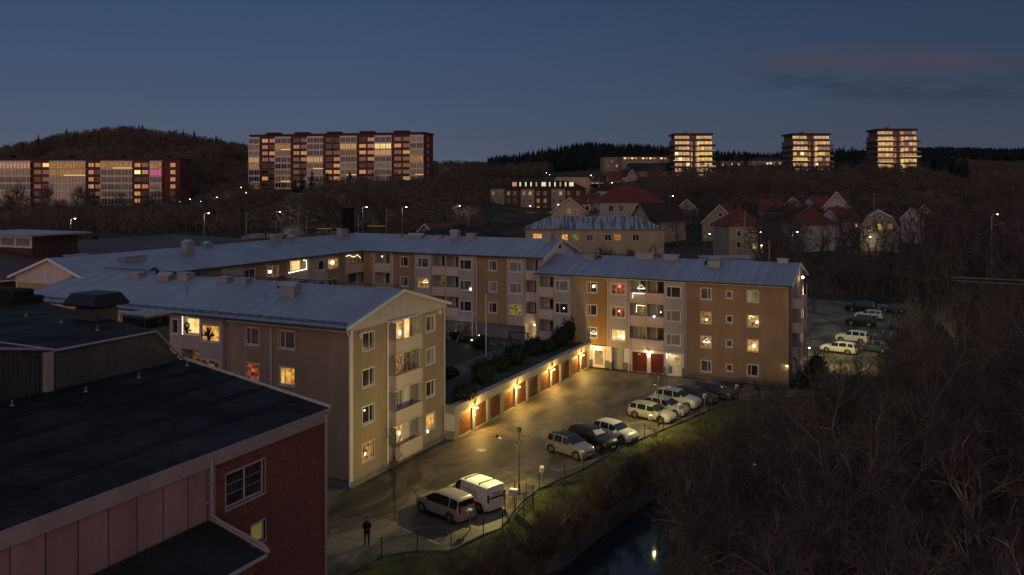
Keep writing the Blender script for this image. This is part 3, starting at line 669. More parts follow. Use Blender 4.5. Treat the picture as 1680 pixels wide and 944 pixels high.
# ---- block D : the long spine
D = thing('apartment_block', 'long apartment wing with a pale boarded gable at the far left behind the black roof', 'apartment block', (-39.6, 4.86, 0))
def blockD():
    fr = Fr((-34.1, 0), PI/2); g = Fr((-45.1, 4.86), 0)
    b = MB(); RW = [10.88-2.75*k for k in range(3)]
    U = lambda px: ypx(px, -34.1)
    seg = [(4.86, U(360), 0, 0), (U(360), U(396), 1, .3), (U(396), U(470.5), 0, 0), (U(470.5), U(536), 1, .25), (U(536), U(566), 0, 0), (U(566), 48.2, 1, .2)]
    wn = [(U(401), U(419), ['dk1', 'dk2', 'dk2'], 0), (U(439), U(457), ['lit3', 'dk1', 'dk2'], 0), (U(538), U(555), ['lit2', 'dk1', 'dk1'], 0), (U(520), U(530), ['dk1', 'dk1', 'dk1'], .25)]
    lg = [(U(474), U(503), ['lit4', 'dk2', 'dk1'], .25), (U(568), U(596), ['lit3', 'dk2', 'dk2'], .2)]
    for (u0, u1, mi, n) in seg:
        hs = [(a, c, z, z+1.3) for a, c, _, _ in wn for z in RW if u0 < a < u1]+[(a, c, z-.05, z+1.72, 1.3, 1) for a, c, _, _ in lg for z in RW if u0 < a < u1]
        hs = [h if len(h) < 5 else (h[0], h[1], h[2], min(h[3], 12.6), h[4], h[5]) for h in hs]
        wallpanel(b, fr, u0, u1, 2, 12.9, hs, n, mi)
        for u in (u0, u1): b.quad(fr.p(u, 2, 0), fr.p(u, 2, n+.001), fr.p(u, 12.9, n+.001), fr.p(u, 12.9, 0), mi)
    gh = [(1.65, 2.95, 9.75, 11.05), (3.95, 4.75, 10.0, 11.0), (6.0, 7.3, 9.75, 11.05)]
    wallpanel(b, g, 0, 11, 0, 12.35, gh, 0, 2); wallpanel(b, g, -.02, .2, 0, 12.35, (), .03, 3)
    b.quad((-45.1, 4.86, 0), (-45.1, 60, 0), (-45.1, 60, 12.9), (-45.1, 4.86, 12.9), 2)
    b.build('wall', [M['ochre'], M['greywall'], M['tan'], M['white']], D)
    for a, c, ps, n in wn:
        for z, p in zip(RW, ps): window(D, fr, a, z, c-a, 1.3, M[p], n=n, style='mid' if c-a > 1.5 else 'one')
    for a, c, ps, n in lg:
        for z, p in zip(RW, ps):
            window(D, fr, a+.1, z+.2, (c-a)-.2, 1.35, M[p], n=n-1.24, rec=.02, style='mid')
            balcony(D, fr, a, c, z-1.0, z+.22, n1=n+.1, n0=n-1.2)
    for (u, z, w, h), p in zip([(1.65, 9.75, 1.3, 1.3), (3.95, 10, .8, 1.0), (6.0, 9.75, 1.3, 1.3)], ('dk1', 'dk1', 'dk2')): window(D, g, u, z, w, h, M[p], style='two' if w > 1 else 'one')
    t = MB(); y = 4.78
    t.add([(-45.2, y, 12.3), (-34.0, y, 12.3), (-34.0, y, 12.95), (-39.6, y, 14.8), (-45.2, y, 12.95), (-45.2, y+.1, 12.3), (-34, y+.1, 12.3)], [(0, 1, 2, 3, 4), (0, 5, 6, 1)])
    t.build('gable_panel', M['boardsx'], D)
    v = MB()
    for (x0, z0, x1, z1) in ((-45.75, 12.85, -39.6, 14.9), (-39.6, 14.9, -33.45, 12.85)):
        v.add([(x0, 4.3, z0+.03), (x1, 4.3, z1+.03), (x1, 4.3, z1-.2), (x0, 4.3, z0-.2), (x0, 4.4, z0+.03), (x1, 4.4, z1+.03), (x1, 4.4, z1-.2), (x0, 4.4, z0-.2)],
              [(3, 2, 1, 0), (0, 1, 5, 4), (3, 7, 6, 2), (1, 2, 6, 5), (0, 4, 7, 3), (4, 5, 6, 7)])
    v.build('verge_board', M['white'], D)
    r = MB()
    r.slab([(-33.6, 4.4, 12.93), (-33.6, 47.7, 12.93), (-39.6, 54, 14.9), (-39.6, 4.4, 14.9)], .14)
    r.slab([(-45.6, 60.3, 12.93), (-45.6, 4.4, 12.93), (-39.6, 4.4, 14.9), (-39.6, 54, 14.9)], .14)
    ro = r.build('roof', M['roofy'], D)
    gt = MB(); gt.tube([(-33.52, 4.4, 12.8), (-33.52, 47.6, 12.8)], .09, 6); k = gt.build('gutter', M['gutter'], D); k.parent = ro
    rail(D, (-39.6, 22, 14.9), (-39.6, 53, 14.9))
    # low glazed link roof beside the gable and white duct boxes
    for (x, y, z, w, d, h, cap) in ((-38.2, 20.6, 14.4, .9, 1.2, 1.1, 'roof'), (-37.6, 12.5, 14.2, 1.0, 2.6, .35, 'box'), (-39.4, 24.6, 14.8, .8, 1.2, .25, 'roof'), (-39.2, 36.3, 14.8, .8, 1.4, .7, 'box'), (-39.2, 39.3, 14.8, .7, 1.0, .3, 'roof'), (-38.7, 49.8, 14.6, .9, 1.6, 1.0, 'box'), (-40.3, 8.0, 14.5, .8, 2.2, .4, 'box')):
        chimney(D, x, y, z, w, d, h, cap)
blockD()

# ---- block C : back wing of the courtyard
Cc = thing('apartment_block', 'three storey ochre and grey wing closing the back of the courtyard', 'apartment block', (-20, 48.2, 2.2))
def blockC():
    Y = 48.2; fr = Fr((0, Y), 0); X = lambda px: xpx(px, Y); b = MB()
    RW = [10.88-2.75*k for k in range(3)]; top = 12.9; lo = 4.0
    seg = [(-34.1, X(612), 0, 0), (X(612), X(645), 1, .15), (X(645), X(682), 0, 0), (X(682), X(709), 1, .3), (X(709), X(754), 1, .1), (X(754), X(780), 1, .3), (X(780), X(832.5), 0, 0), (X(832.5), X(861.5), 1, .3), (X(861.5), -6.25, 1, .1)]
    wn = [(X(656.8), X(669.3), ['dk1', 'dk2', 'dk1'], 0, 'two'), (X(687), X(705), ['dk2', 'lit2', 'dk1'], .3, 'two'), (X(756), X(775), ['dk1', 'dk2', 'dk1'], .3, 'two'), (X(802), X(815), ['dk2', 'blind', 'dk1'], 0, 'two'), (X(837), X(857), ['blind', 'blind', 'litgreen'], .3, 'right')]
    lg = [(X(616), X(641), ['dk2', 'dk1', 'dk1'], .15), (X(710), X(730.5), ['dk1', 'lit3', 'dk2'], .1), (X(732.5), X(753), ['dk2', 'dk1', 'dk2'], .1), (X(863), X(884), ['dk1', 'dk2', 'dk2'], .1)]
    for (u0, u1, mi, n) in seg:
        hs = [(a, c, z, z+1.32) for a, c, _, _, _ in wn for z in RW if u0 < a < u1]+[(a, c, z-.05+.3, z+1.85, 1.3, 1) for a, c, _, _ in lg for z in RW if u0 <= a < u1]
        last = u0 > -9
        wallpanel(b, fr, u0, u1, lo if not last else 5.2, top, hs, n, mi)
        for u in (u0, u1): b.quad(fr.p(u, lo, 0), fr.p(u, lo, n+.001), fr.p(u, top, n+.001), fr.p(u, top, 0), mi)
        b.quad(fr.p(u0, lo, 0), fr.p(u1, lo, 0), fr.p(u1, lo, n), fr.p(u0, lo, n), mi)
    wallpanel(b, fr, -34.1, X(861.5), 2, lo, (), -.25, 2)
    # lit entrance recess at the right end
    e0, e1 = X(861.5), -6.25
    wallpanel(b, fr, e0, e1, 2, 5.2, [(e0+.2, e1-.1, 2.05, 4.75, 1.3, 3)], .1, 3, rmi=3)
    # east gable end above the lower roof
    b.add([(-6.2, Y, 2), (-6.2, 60, 2), (-6.2, 60, 12.9), (-6.2, 54, 14.75), (-6.2, Y, 12.9)], [(0, 1, 2, 3, 4)], 3)
    b.quad((-45, 60, 0), (-6.2, 60, 0), (-6.2, 60, 12.9), (-45, 60, 12.9), 1)
    b.build('wall', [M['ochre'], M['greywall'], M['plinth'], M['white']], Cc)
    for a, c, ps, n, st in wn:
        for z, p in zip(RW, ps): window(Cc, fr, a, z, c-a, 1.32, M[p], n=n, style=st)
    for i, (a, c, ps, n) in enumerate(lg):
        for k, (z, p) in enumerate(zip(RW, ps)):
            if i == 3 and k == 2 and False: continue
            window(Cc, fr, a+(c-a)*.35, z-.3, (c-a)*.55, 1.9, M[p], n=n-1.26, rec=.02, style='mid')
            balcony(Cc, fr, a, c, z-.95, z+.27, n1=n+.05, n0=n-1.2)
            if (i+k) % 3 == 0: glazing(Cc, fr, a+.02, c-.02, z+.28, z+1.83, n=n-.06, k=4)
    door(Cc, fr, e0+.45, 2.1, .95, 2.1, 'white_frame', 'litstair', n=-1.1)
    r = MB()
    r.slab([(-33.6, 47.7, 12.93), (-5.75, 47.7, 12.93), (-5.75, 54, 14.9), (-39.6, 54, 14.9)], .14)
    r.slab([(-5.75, 60.3, 12.93), (-45.6, 60.3, 12.93), (-39.6, 54, 14.9), (-5.75, 54, 14.9)], .14)
    ro = r.build('roof', M['roof'], Cc)
    gt = MB(); gt.tube([(-33.5, 47.62, 12.8), (-5.7, 47.62, 12.8)], .09, 6); k = gt.build('gutter', M['gutter'], Cc); k.parent = ro
    v = MB()
    for (y0, z0, y1, z1) in ((47.6, 12.88, 54, 14.92), (54, 14.92, 60.4, 12.88)):
        v.add([(-5.72, y0, z0+.02), (-5.72, y1, z1+.02), (-5.72, y1, z1-.24), (-5.72, y0, z0-.24), (-5.66, y0, z0+.02), (-5.66, y1, z1+.02), (-5.66, y1, z1-.24), (-5.66, y0, z0-.24)], [(4, 7, 6, 5), (4, 5, 6, 7), (0, 1, 5, 4), (3, 7, 6, 2), (0, 4, 7, 3)][1:])
    v.build('verge_board', M['white'], Cc)
    w = MB(); w.lathe([(0, 0), (.32, 0), (.32, .05), (0, .05)], (0, 0, 0), 14)
    o = w.build('gable_vent', M['black'], Cc, world=False); o.location = (-6.18+20, 54-Y, 13.9-2.2); o.rotation_euler = (0, PI/2, 0)
    downpipe(Cc, X(782), Y-.1, 2.2, 12.7); downpipe(Cc, X(645), Y-.1, 2.2, 12.7)
    for (x, w_, d, h, cap) in ((-21.8, 1.2, .9, .9, 'roof'), (-19.2, 1.2, .9, .7, 'box'), (-7.6, 1.3, 1.0, 1.0, 'box'), (-24.3, .9, .7, .3, 'box'), (-28.2, 2.4, .8, .25, 'roof'), (-31.0, .7, .7, .3, 'box')):
        chimney(Cc, x, 53.2, 14.6, w_, d, h, cap)
    for x in (-20.9, -11.5): ventpipe(Cc, x, 50.8, 13.9, .5)
blockC()

# ---- block B : right wing with the lit ground floor
Bb = thing('apartment_block', 'ochre four storey block on the right with red garage gates and a lit entrance', 'apartment block', (9, 46.3, 0))
def blockB():
    Y = 46.3; fr = Fr((0, Y), 0); X = lambda px: xpx(px, Y); b = MB(); RW = [9.05-2.75*k for k in range(4)]; top = 11.02
    # mats 0 ochre2 1 grey 2 plinth 3 white 4 tan 5 ochre
    seg = [(-6.1, X(909.5), 1, .12), (X(909.5), X(938), 1, .3), (X(938), X(1000), 0, 0), (X(1000), X(1031), 1, .3), (X(1031), X(1090.5), 1, .1), (X(1090.5), X(1124), 1, .3), (X(1124), 24.14, 5, 0)]
    st = 2.72
    wn = [(X(912), X(933.5), ['blind', 'dk1', 'dk2', None], .3, 'left'), (X(963), X(979), ['dk1', 'dk1', 'dk2', None], 0, 'left'), (X(1004), X(1027), ['litred', 'litred', 'lit4', None], .3, 'three'),
          (X(1094), X(1117.5), ['dk1', 'blind', 'blind', None], .3, 'left'), (X(1149.6), X(1166.6), ['dk2', 'lit2', 'lit2', 'dk2'], 0, 'right'), (X(1226), X(1244), ['dk2', 'lit2', 'lit1', 'dk1'], 0, 'left')]
    sm = [(X(1191.5), X(1201.5), ['dk1', 'dk1', 'dk2', 'dk2'])]
    lg = [(X(885.5), X(908.5), ['dk1', 'dk1', 'dk2'], .12), (X(1033.5), X(1060), ['dk1', 'litgreen', 'lit3'], .1), (X(1061.5), X(1089.5), ['dk1', 'blind', 'dk1'], .1)]
    for (u0, u1, mi, n) in seg:
        lo = .35 if u0 > 12.5 else (st if u0 > .5 else 1.6)
        hs = [(a, c, z, z+1.27) for a, c, ps, _, _ in wn for z, p in zip(RW, ps) if p and u0 < a < u1]+[(a, c, z+.33, z+1.86, 1.3, 1) for a, c, _, _ in lg for z in RW[:3] if u0 <= a < u1]
        hs += [(a, c, z+.28, z+1.05) for a, c, _ in sm for z in RW if u0 < a < u1]
        if u0 < 3.5 and u1 > 3:      # ochre panel ends above the white entrance storey, at the courtyard level on its left
            wallpanel(b, fr, u0, .9, 1.6, top, [], n, 4); wallpanel(b, fr, .9, u1, st, top, hs, n, mi)
        else: wallpanel(b, fr, u0, u1, lo, top, hs, n, mi)
        for u in (u0, u1): b.quad(fr.p(u, lo, -.01), fr.p(u, lo, n+.001), fr.p(u, top, n+.001), fr.p(u, top, -.01), mi)
        if n: b.quad(fr.p(u0, lo, -1.4), fr.p(u1, lo, -1.4), fr.p(u1, lo, n), fr.p(u0, lo, n), 3)
    wallpanel(b, fr, X(1124), 24.14, -.1, .38, (), .06, 2); fr.box(b, X(1124), 24.14, .37, .41, -.02, .06, 2)
    # entrance storey: recessed 1.0 m, white above a grey dado
    n = -.9
    e = [(1.0, 3.75), (3.75, 6.0)]
    b.quad(fr.p(.95, st, n), fr.p(X(1031), st, n), fr.p(X(1031), st, .3), fr.p(.95, st, .3), 3)
    wallpanel(b, fr, .95, X(1031)-.1, .9, st, (), -.35, 3); wallpanel(b, fr, .95, X(1031)-.1, 0, .9, (), -.33, 2)
    for u in (.95, 3.72, 6.0):
        fr.box(b, u-.12, u+.14, .9, st, -.34, .28 if u > 1 else .0, 3); fr.box(b, u-.13, u+.15, 0, .9, -.34, .29 if u > 1 else .01, 2)
    # garage gates bay
    g0, g1 = X(1034), X(1090)
    wallpanel(b, fr, g0, g1, 0, st, [(X(1037), X(1061.5), 0, 2.35), (X(1068), X(1091)-.05, 0, 2.35)], .05, 3, depth=.2)
    # entrance
    d0, d1 = X(1094), X(1119)
    wallpanel(b, fr, X(1090), X(1124), 0, st, [(d0, d1, 0, 2.5, 1.1, 3)], .3, 3)
    for (a, c) in ((X(1090)+.02, d0-.02), (d1+.02, X(1124)-.02)): fr.box(b, a, c, 0, 1.0, .2, .33, 2)
    fr.box(b, d0+.01, d1-.01, 0, .9, -.79, -.77, 2)
    # right gable with balconies and back
    g = Fr((24.14, Y), PI/2)
    wallpanel(b, g, 0, 2.2, -.2, 10.9, (), 0, 5); wallpanel(b, fr, 23.8, 24.14, .2, top, (), .03, 4)
    bal = [(3.0, 6.8, 8.2-2.75*k, 8.2-2.75*k+2.5, 1.3, 1) for k in range(3)]
    wallpanel(b, g, 2.2, 12.6, -.2, 10.9, bal, 0, 1)
    b.quad((-6, 58.9, 0), (24.14, 58.9, 0), (24.14, 58.9, 11), (-6, 58.9, 11), 1); b.quad((-6.1, Y, 1), (-6.1, 58.9, 1), (-6.1, 58.9, 11), (-6.1, Y, 11), 1)
    b.build('wall', [M['ochre2'], M['greywall'], M['plinth'], M['white'], M['tan'], M['ochre']], Bb)
    t = MB(); x = 24.2; t.add([(x, Y-.1, 10.7), (x, 59, 10.7), (x, 59, 11.1), (x, 52.3, 12.95), (x, Y-.1, 11.1)], [(0, 1, 2, 3, 4)]); t.build('gable_panel', M['boards'], Bb)
    for a, c, ps, n_, s in wn:
        for z, p in zip(RW, ps):
            if p: window(Bb, fr, a, z, c-a, 1.27, M[p], n=n_, style=s)
    for a, c, ps in sm:
        for z, p in zip(RW, ps): window(Bb, fr, a, z+.28, c-a, .77, M[p], style='one')
    for i, (a, c, ps, n_) in enumerate(lg):
        for k, (z, p) in enumerate(zip(RW, ps)):
            window(Bb, fr, a+(c-a)*.42, z+.05, (c-a)*.5, 1.65 if i else 1.5, M[p], n=n_-1.26, rec=.02, style='one')
            balcony(Bb, fr, a, c, z-.87, z+.35, n1=n_+.05, n0=n_-1.2)
            if (i, k) in ((1, 1), (2, 1), (0, 0), (1, 2)): glazing(Bb, fr, a+.02, c-.02, z+.36, z+1.84, n=n_-.06, k=4)
    for k in range(4):
        z = 8.2-2.75*k
        if k < 3: window(Bb, g, 3.4, z+.4, 2.4, 1.9, M[['dk1', 'litred', 'dk2'][k]], n=-1.26, rec=.02, style='mid')
        else: window(Bb, g, 3.4, z+1.0, 2.0, 1.4, M['dk2'], n=0, rec=-.02, style='mid')
        balcony(Bb, g, 3.0, 6.8, z-.02, z+1.15, n1=1.1, n0=-1.2)
        if k > 0: glazing(Bb, g, 3.05, 6.75, z+1.16, z+2.5, n=1.0, k=4)
    s = MB()
    for u in (3.0, 6.8): g.box(s, u-.03, u+.03, -.05, 10.6, 1.02, 1.1)
    s.build('balcony_post', M['white'], Bb)
    door(Bb, fr, X(977)-.35, .0, 1.35, 2.2, 'white_frame', 'litstair', n=-.27)
    door(Bb, fr, X(1007), .0, 1.0, 2.4, 'metal_grey', None, n=-.27)
    door(Bb, fr, X(1101.5), .0, 1.0, 2.15, 'white_frame', 'litstair', n=-.7)
    for (u0, u1) in ((X(1037), X(1061.5)), (X(1068), X(1091)-.05)):
        q = MB(); fr.box(q, u0, u1, .01, 2.35, -.2, -.13); fr.box(q, (u0+u1)/2-.015, (u0+u1)/2+.015, .01, 2.35, -.131, -.12)
        o = q.build('garage_gate', M['redgate'], Bb)
    sg = MB(); fr.box(sg, X(1046.5), X(1050.5), 2.0, 2.14, -.118, -.10); sg.build('number_plate', M['white'], Bb)
    roof_gable(Bb, 'x', -6.2, 24.62, 45.75, 59.4, 52.3, 11.15, 13.1, 'roof')
    v = MB()
    for (y0, z0, y1, z1) in ((45.7, 11.1, 52.3, 13.12), (52.3, 13.12, 59.5, 11.1)):
        v.add([(24.62, y0, z0+.03), (24.62, y1, z1+.03), (24.62, y1, z1-.2), (24.62, y0, z0-.2), (24.7, y0, z0+.03), (24.7, y1, z1+.03), (24.7, y1, z1-.2), (24.7, y0, z0-.2)], [(4, 5, 6, 7), (0, 1, 5, 4), (3, 7, 6, 2), (0, 4, 7, 3)])
    v.build('verge_board', M['white'], Bb)
    e = MB(); fr.box(e, -6, 24.14, 10.86, 11.03, .31, .5); fr.box(e, -6, 24.14, 11.03, 11.06, -.05, .5); e.build('soffit', M['white'], Bb)
    rail(Bb, (-3.5, 52.3, 13.1), (24, 52.3, 13.1), .22)
    downpipe(Bb, X(1125.5), Y-.1, .2, 10.9); downpipe(Bb, X(999), Y-.36, 2.7, 10.9); downpipe(Bb, X(1033), Y-.3, 0, 8.2)
    for (x, y, z, w_, d, h, cap) in ((-.9, 51.3, 12.7, 1.3, .9, .5, 'box'), (6.2, 52, 13, 2.3, .9, .55, 'box'), (9.5, 52, 13, 1.9, .9, .45, 'box'), (15.2, 50.4, 12.5, 1.4, 1, .5, 'box'), (15.0, 51.6, 12.8, 1.3, .8, .5, 'box'), (22.7, 52.3, 13.1, 1.2, .8, .35, 'box')):
        chimney(Bb, x, y, z, w_, d, h, cap)
    for (x, y) in ((.2, 51.0), (14.0, 50.7)):
        dk = MB(); dk.tube([(x, y, 12.4), (x, y, 12.85), (x+.2, y, 13.05), (x+.6, y, 12.95)], .14, 8); dk.build('bent_vent_pipe', M['black'], Bb, smooth=True)
    for x in (5.0, 18.2): ventpipe(Bb, x, 48.6, 12.0, .5)
blockB()

# ---- garage row under the courtyard
G = thing('garage_row', 'long row of brown boarded garages under a planted concrete deck', 'garages', (.95, 30, 0))
def garages():
    fr = Fr((.95, 0), PI/2); b = MB(); p = 2.92; s = 14.1; hs = []
    for k in range(11): hs.append((s+p*k+.22, s+p*(k+1)-.22, .02, 2.12, .25, 2))
    wallpanel(b, fr, 13.5, 46.3, 0, 2.25, hs, 0, 0, rmi=0)
    # heavy fascia with coping
    fr.box(b, 13.3, 46.25, 2.25, 2.92, -.3, .12, 1); fr.box(b, 13.25, 46.25, 2.92, 3.0, -.5, .2, 1)
    en = Fr((-.05, 13.5), 0); wallpanel(b, en, -.0, 1.0, .75, 2.3, (), 0, 3); wallpanel(b, en, -.02, 1.02, 0, .75, (), .03, 0); en.box(b, -.05, 1.05, 2.26, 2.95, -.3, .1, 1)
    b.build('wall', [M['conc'], mat('pale_concrete', (.33, .31, .29), .9, .2, .6, streak=True), M['plinth'], M['white']], G)
    for k in range(11):
        q = MB(); a, c = s+p*k+.22, s+p*(k+1)-.22
        fr.box(q, a+.01, c-.01, .03, 2.11, -.24, -.2)
        o = q.build('garage_door', M['garagewood'], G)
        h = MB(); fr.box(h, (a+c)/2-.1, (a+c)/2+.1, .95, 1.0, -.2, -.16); hh = h.build('handle', M['galv'], G); hh.parent = o
    d = MB(); d.box(-4.5, .6, 13.8, 46.2, 2.2, 2.95); d.build('planted_deck', M['lawn'], G)
garages()
# ---------------------------------------------------------------- brick building in the left foreground
K = thing('brick_building', 'dark red brick building with black felt roof and pink panels in the left foreground', 'building', (11.81, -17.72, 0))
def brickbuilding():
    xw_ = 11.81; y1 = -17.72; y0 = -46.; b = MB(); fr = Fr((xw_, 0), PI/2)
    yb = -24.86
    wallpanel(b, fr, yb+.25, y1, -.1, 10.95, [(-24.01, -21.78, 8.80, 10.22), (-22.59, -21.74, 6.75, 7.6)], 0, 0, rmi=0, depth=.16)
    wallpanel(b, fr, yb-.12, yb+.25, -.1, 10.95, (), .03, 2)
    wallpanel(b, fr, y0, yb-.12, -.1, 10.95, (), -.04, 1)
    nf = Fr((0, y1), PI)                                     # north side facing the block
    b.quad((xw_, y1, -.1), (-14, y1, -.1), (-14, y1, 12.6), (xw_, y1, 10.9), 0)
    b.quad((2.5, y1-.05, 12.2), (2.5, y0, 12.2), (2.5, y0, 12.85), (2.5, y1-.05, 12.85), 0)
    b.build('wall', [M['brick'], M['pinkpanel'], M['fascia']], K)
    # shed roof
    xe = 11.96; ze = 11.46; sl = .151; yv = -17.62
    zr = lambda x: ze+(xe-x)*sl
    r = MB(); r.slab([(2.5, yv, zr(2.5)), (2.5, y0, zr(2.5)), (xe, y0, ze), (xe, yv, ze)][::-1], .1); ro = r.build('roof', M['felt'], K)
    f = MB(); f.box(xe-.12, xe+.03, y0, yv, ze-.62, ze-.03); f.build('fascia', M['fascia'], K)
    v = MB()                                                  # pale metal verge along the far edge
    a, c = (xe+.05, yv), (2.4, yv)
    v.add([(xe+.06, yv, ze+.10), (2.45, yv, zr(2.45)+.10), (2.45, yv, zr(2.45)-.16), (xe+.06, yv, ze-.16), (xe+.06, yv+.1, ze+.10), (2.45, yv+.1, zr(2.45)+.10), (2.45, yv+.1, zr(2.45)-.16), (xe+.06, yv+.1, ze-.16)],
          [(0, 1, 2, 3), (4, 7, 6, 5), (0, 4, 5, 1), (3, 2, 6, 7), (0, 3, 7, 4), (1, 5, 6, 2)])
    v.build('verge_board', mat('pale_verge_metal', (.5, .47, .47), .45, .15, 1., metal=.2), K)
    # felt seams
    s = MB()
    for x in (9.9, 7.9, 5.9, 4.0): s.add([(x-.02, y0, zr(x)+.012), (x+.02, y0, zr(x)+.012), (x+.02, yv, zr(x)+.012), (x-.02, yv, zr(x)+.012)], [(0, 1, 2, 3)])
    for x in (9.9, 7.9, 5.9, 4.0): s.add([(x+.03, y0, zr(x)+.010), (x+.42, y0, zr(x+.4)+.012), (x+.42, yv, zr(x+.4)+.012), (x+.03, yv, zr(x)+.010)], [(0, 1, 2, 3)])
    s.build('roof_seam', mat('felt_seam', (.022, .023, .025), .85, .5, .4, spec=.06), K)
    # clerestory wall and upper roof
    c = MB(); zt = 14.6
    c.add([(2.5, -25.0, 12.8), (2.5, -17.8, 12.85), (2.5, -19.5, zt), (2.5, -25.0, zt)], [(0, 1, 2, 3)], 0)
    c.add([(2.3, -25.0, 12.8), (2.3, -32, 12.8), (2.3, -32, 15.9), (2.3, -25.0, zt)], [(3, 2, 1, 0)], 1)
    c.box(2.28, 2.56, -25.35, -25.0, 12.8, zt+.02, 2)
    c.add([(2.5, -17.8, 12.85), (2.5, -19.5, zt), (-14, -19.5, zt), (-14, -17.8, 12.85)], [(0, 3, 2, 1)], 3)
    c.build('clerestory_wall', [M['ribbed'], M['ribbed2'], M['metal_grey'], M['felt2']], K)
    u = MB(); u.slab([(2.62, -24.95, zt+.06), (2.62, -19.4, zt+.06), (-22, -12.2, zt+.06), (-22, -25, zt+.06)][::-1], .1)
    u.slab([(2.42, -32, 15.98), (2.42, -25.0, zt+.08), (-6, -25.0, zt+.08), (-6, -32, 15.98)][::-1], .08)
    u.build('upper_roof', M['felt2'], K)
    cp = MB(); cp.tube([(2.63, -25, zt+.06), (2.63, -19.45, zt+.06), (2.6, -17.75, 12.95)], .06, 4); cp.tube([(2.42, -32, 15.98), (2.42, -25.0, zt+.1), ], .06, 4); cp.tube([(2.6, -25, zt+.1), (-5, -25.0, zt+.12)], .05, 4)
    cp.build('coping', M['metal_grey'], K)
    # windows
    fm = M['white_frame']; b2 = MB()
    o = window(K, fr, -24.01, 8.80, 2.23, 1.42, M['dk1'], style='mid', rec=.13, frame=M['frame_dull'])
    m = MB()
    for (a, c_) in ((.1, 1.05), (1.2, 2.13)):
        for z in (.52, .92): m.box(a, c_, -.02, .0, z-.01, z+.01)
    g = m.build('glazing_bar', M['frame_dull'], None); g.parent = o
    window(K, fr, -22.59, 6.75, .85, .85, mat_lit_small(), style='one', rec=.13, frame=M['frame_dull'])
    # annex roof
    an = MB(); xa0, za0, xa1, za1 = 11.86, 8.72, 14.75, 7.93
    an.slab([(xa0, -25.0, za0), (xa0, y0, za0), (xa1, y0, za1), (xa1, -25.0, za1)][::-1], .09); an.build('annex_roof', M['felt2'], K)
    aw = MB(); aw.quad((14.45, y0, -.1), (14.45, -25.2, -.1), (14.45, -25.2, 7.95), (14.45, y0, 7.95)); aw.add([(11.8, -25.2, -.1), (14.45, -25.2, -.1), (14.45, -25.2, 7.9), (11.8, -25.2, 8.6)], [(3, 2, 1, 0)])
    aw.build('annex_wall', M['brick'], K)
    gu = MB(); gu.tube([(xa1+.08, y0, za1-.05), (xa1+.08, -25.0, za1-.05)], .08, 6); gu.tube([(xa0+.1, -24.93, za0+.04), (xa1+.15, -24.93, za1+.06)], .055, 6); gu.build('gutter', M['fascia'], K)
    dp = MB(); dp.tube([(xe+.06, -24.97, ze-.3), (xe+.06, -24.97, 8.95), (xe+.3, -24.9, 8.78), (xa1-.1, -24.85, za1+.22), (xa1+.1, -24.85, za1+.02)], .06, 8)
    for z in (9.4, 10.2): dp.box(xe-.15, xe+.14, -25.06, -24.88, z, z+.05)
    dp.build('downpipe', M['fascia'], K)
    dq = MB(); dq.tube([(xe+.02, y1-.12, -.1), (xe+.02, y1-.12, ze-.25)], .065, 8); dq.tube([(xe+.02, y1-.12, ze-.1), (xe+.25, y1-.05, ze-.02)], .06, 6); dq.build('downpipe', M['fascia'], K)
    # rows of small roof vents
    i = 0
    for (px, py) in ((20, 666), (141, 643), (228, 620), (307, 601)):
        rr = ray(px, py); t = (ze+sl*(xe-CX)-CH)/(rr[2]+sl*rr[0]); x, y = CX+t*rr[0], CY+t*rr[1]
        q = MB(); q.lathe([(.12, 0), (.10, .03), (.04, .06), (.035, .17), (.055, .18), (.045, .22), (0, .23)], (x, y, zr(x)), 10); q.build('vent_cap', M['galv'], K, smooth=True)
    for (px, py) in ((43, 521), (101, 532), (160, 545)):
        rr = ray(px, py); t = (14.6-CH)/rr[2]; x, y = CX+t*rr[0], CY+t*rr[1]
        q = MB(); q.lathe([(.13, 0), (.10, .05), (.04, .08), (.035, .22), (.06, .24), (0, .3)], (x, y, 14.66), 10); q.build('vent_cap', M['galv'], K, smooth=True)
    # air handling hood on the upper roof
    hx, hy = dep(158, 46.6); wx, wy = .85, .7
    hh = MB(); hh.box(hx-wx, hx+wx, hy-wy, hy+wy, 14.5, 15.3); h1 = hh.build('vent_box', M['ribbed'], K)
    ho = MB(); P = []
    for (z, g_) in ((15.42, .38), (15.52, .44), (16.08, .12), (16.14, -.1)):
        P += [(hx-wx-g_, hy-wy-g_, z), (hx+wx+g_, hy-wy-g_, z), (hx+wx+g_, hy+wy+g_, z), (hx-wx-g_, hy+wy+g_, z)]
    fs = [(3, 2, 1, 0), (12, 13, 14, 15)]
    for l in range(3):
        for j in range(4): fs.append((l*4+j, l*4+(j+1) % 4, l*4+4+(j+1) % 4, l*4+4+j))
    ho.add(P, fs); q = ho.build('hood', M['black'], K); 
    s2 = MB(); s2.box(hx-wx+.1, hx+wx-.1, hy-wy+.1, hy+wy-.1, 15.3, 15.43); s2.build('hood_slot', M['black'], K)
    # grey rooftop block with a dark window band
    gx, gy = dep(240, 50.5); g2 = MB(); g2.box(gx-.95, gx+.95, gy-.9, gy+.9, 0, 14.3, 0); g2.box(gx-1.03, gx+1.03, gy-.98, gy+.98, 14.3, 14.42, 1); g2.box(gx-.9, gx+.9, gy-.93, gy-.9, 13.6, 14.15, 2); g2.box(gx+.95, gx+.98, gy-.85, gy+.85, 13.6, 14.15, 2)
    g2.build('rooftop_room', [M['ribbed'], M['metal_grey'], M['dk1']], K)
    g3 = MB(); g3.box(-18, -12.6, -17, -14.9, 14.5, 15.1, 0); g3.box(-18.1, -13.1, -16.5, -15.2, 15.1, 15.5, 0); g3.build('rooftop_plant', [M['felt2']], K)
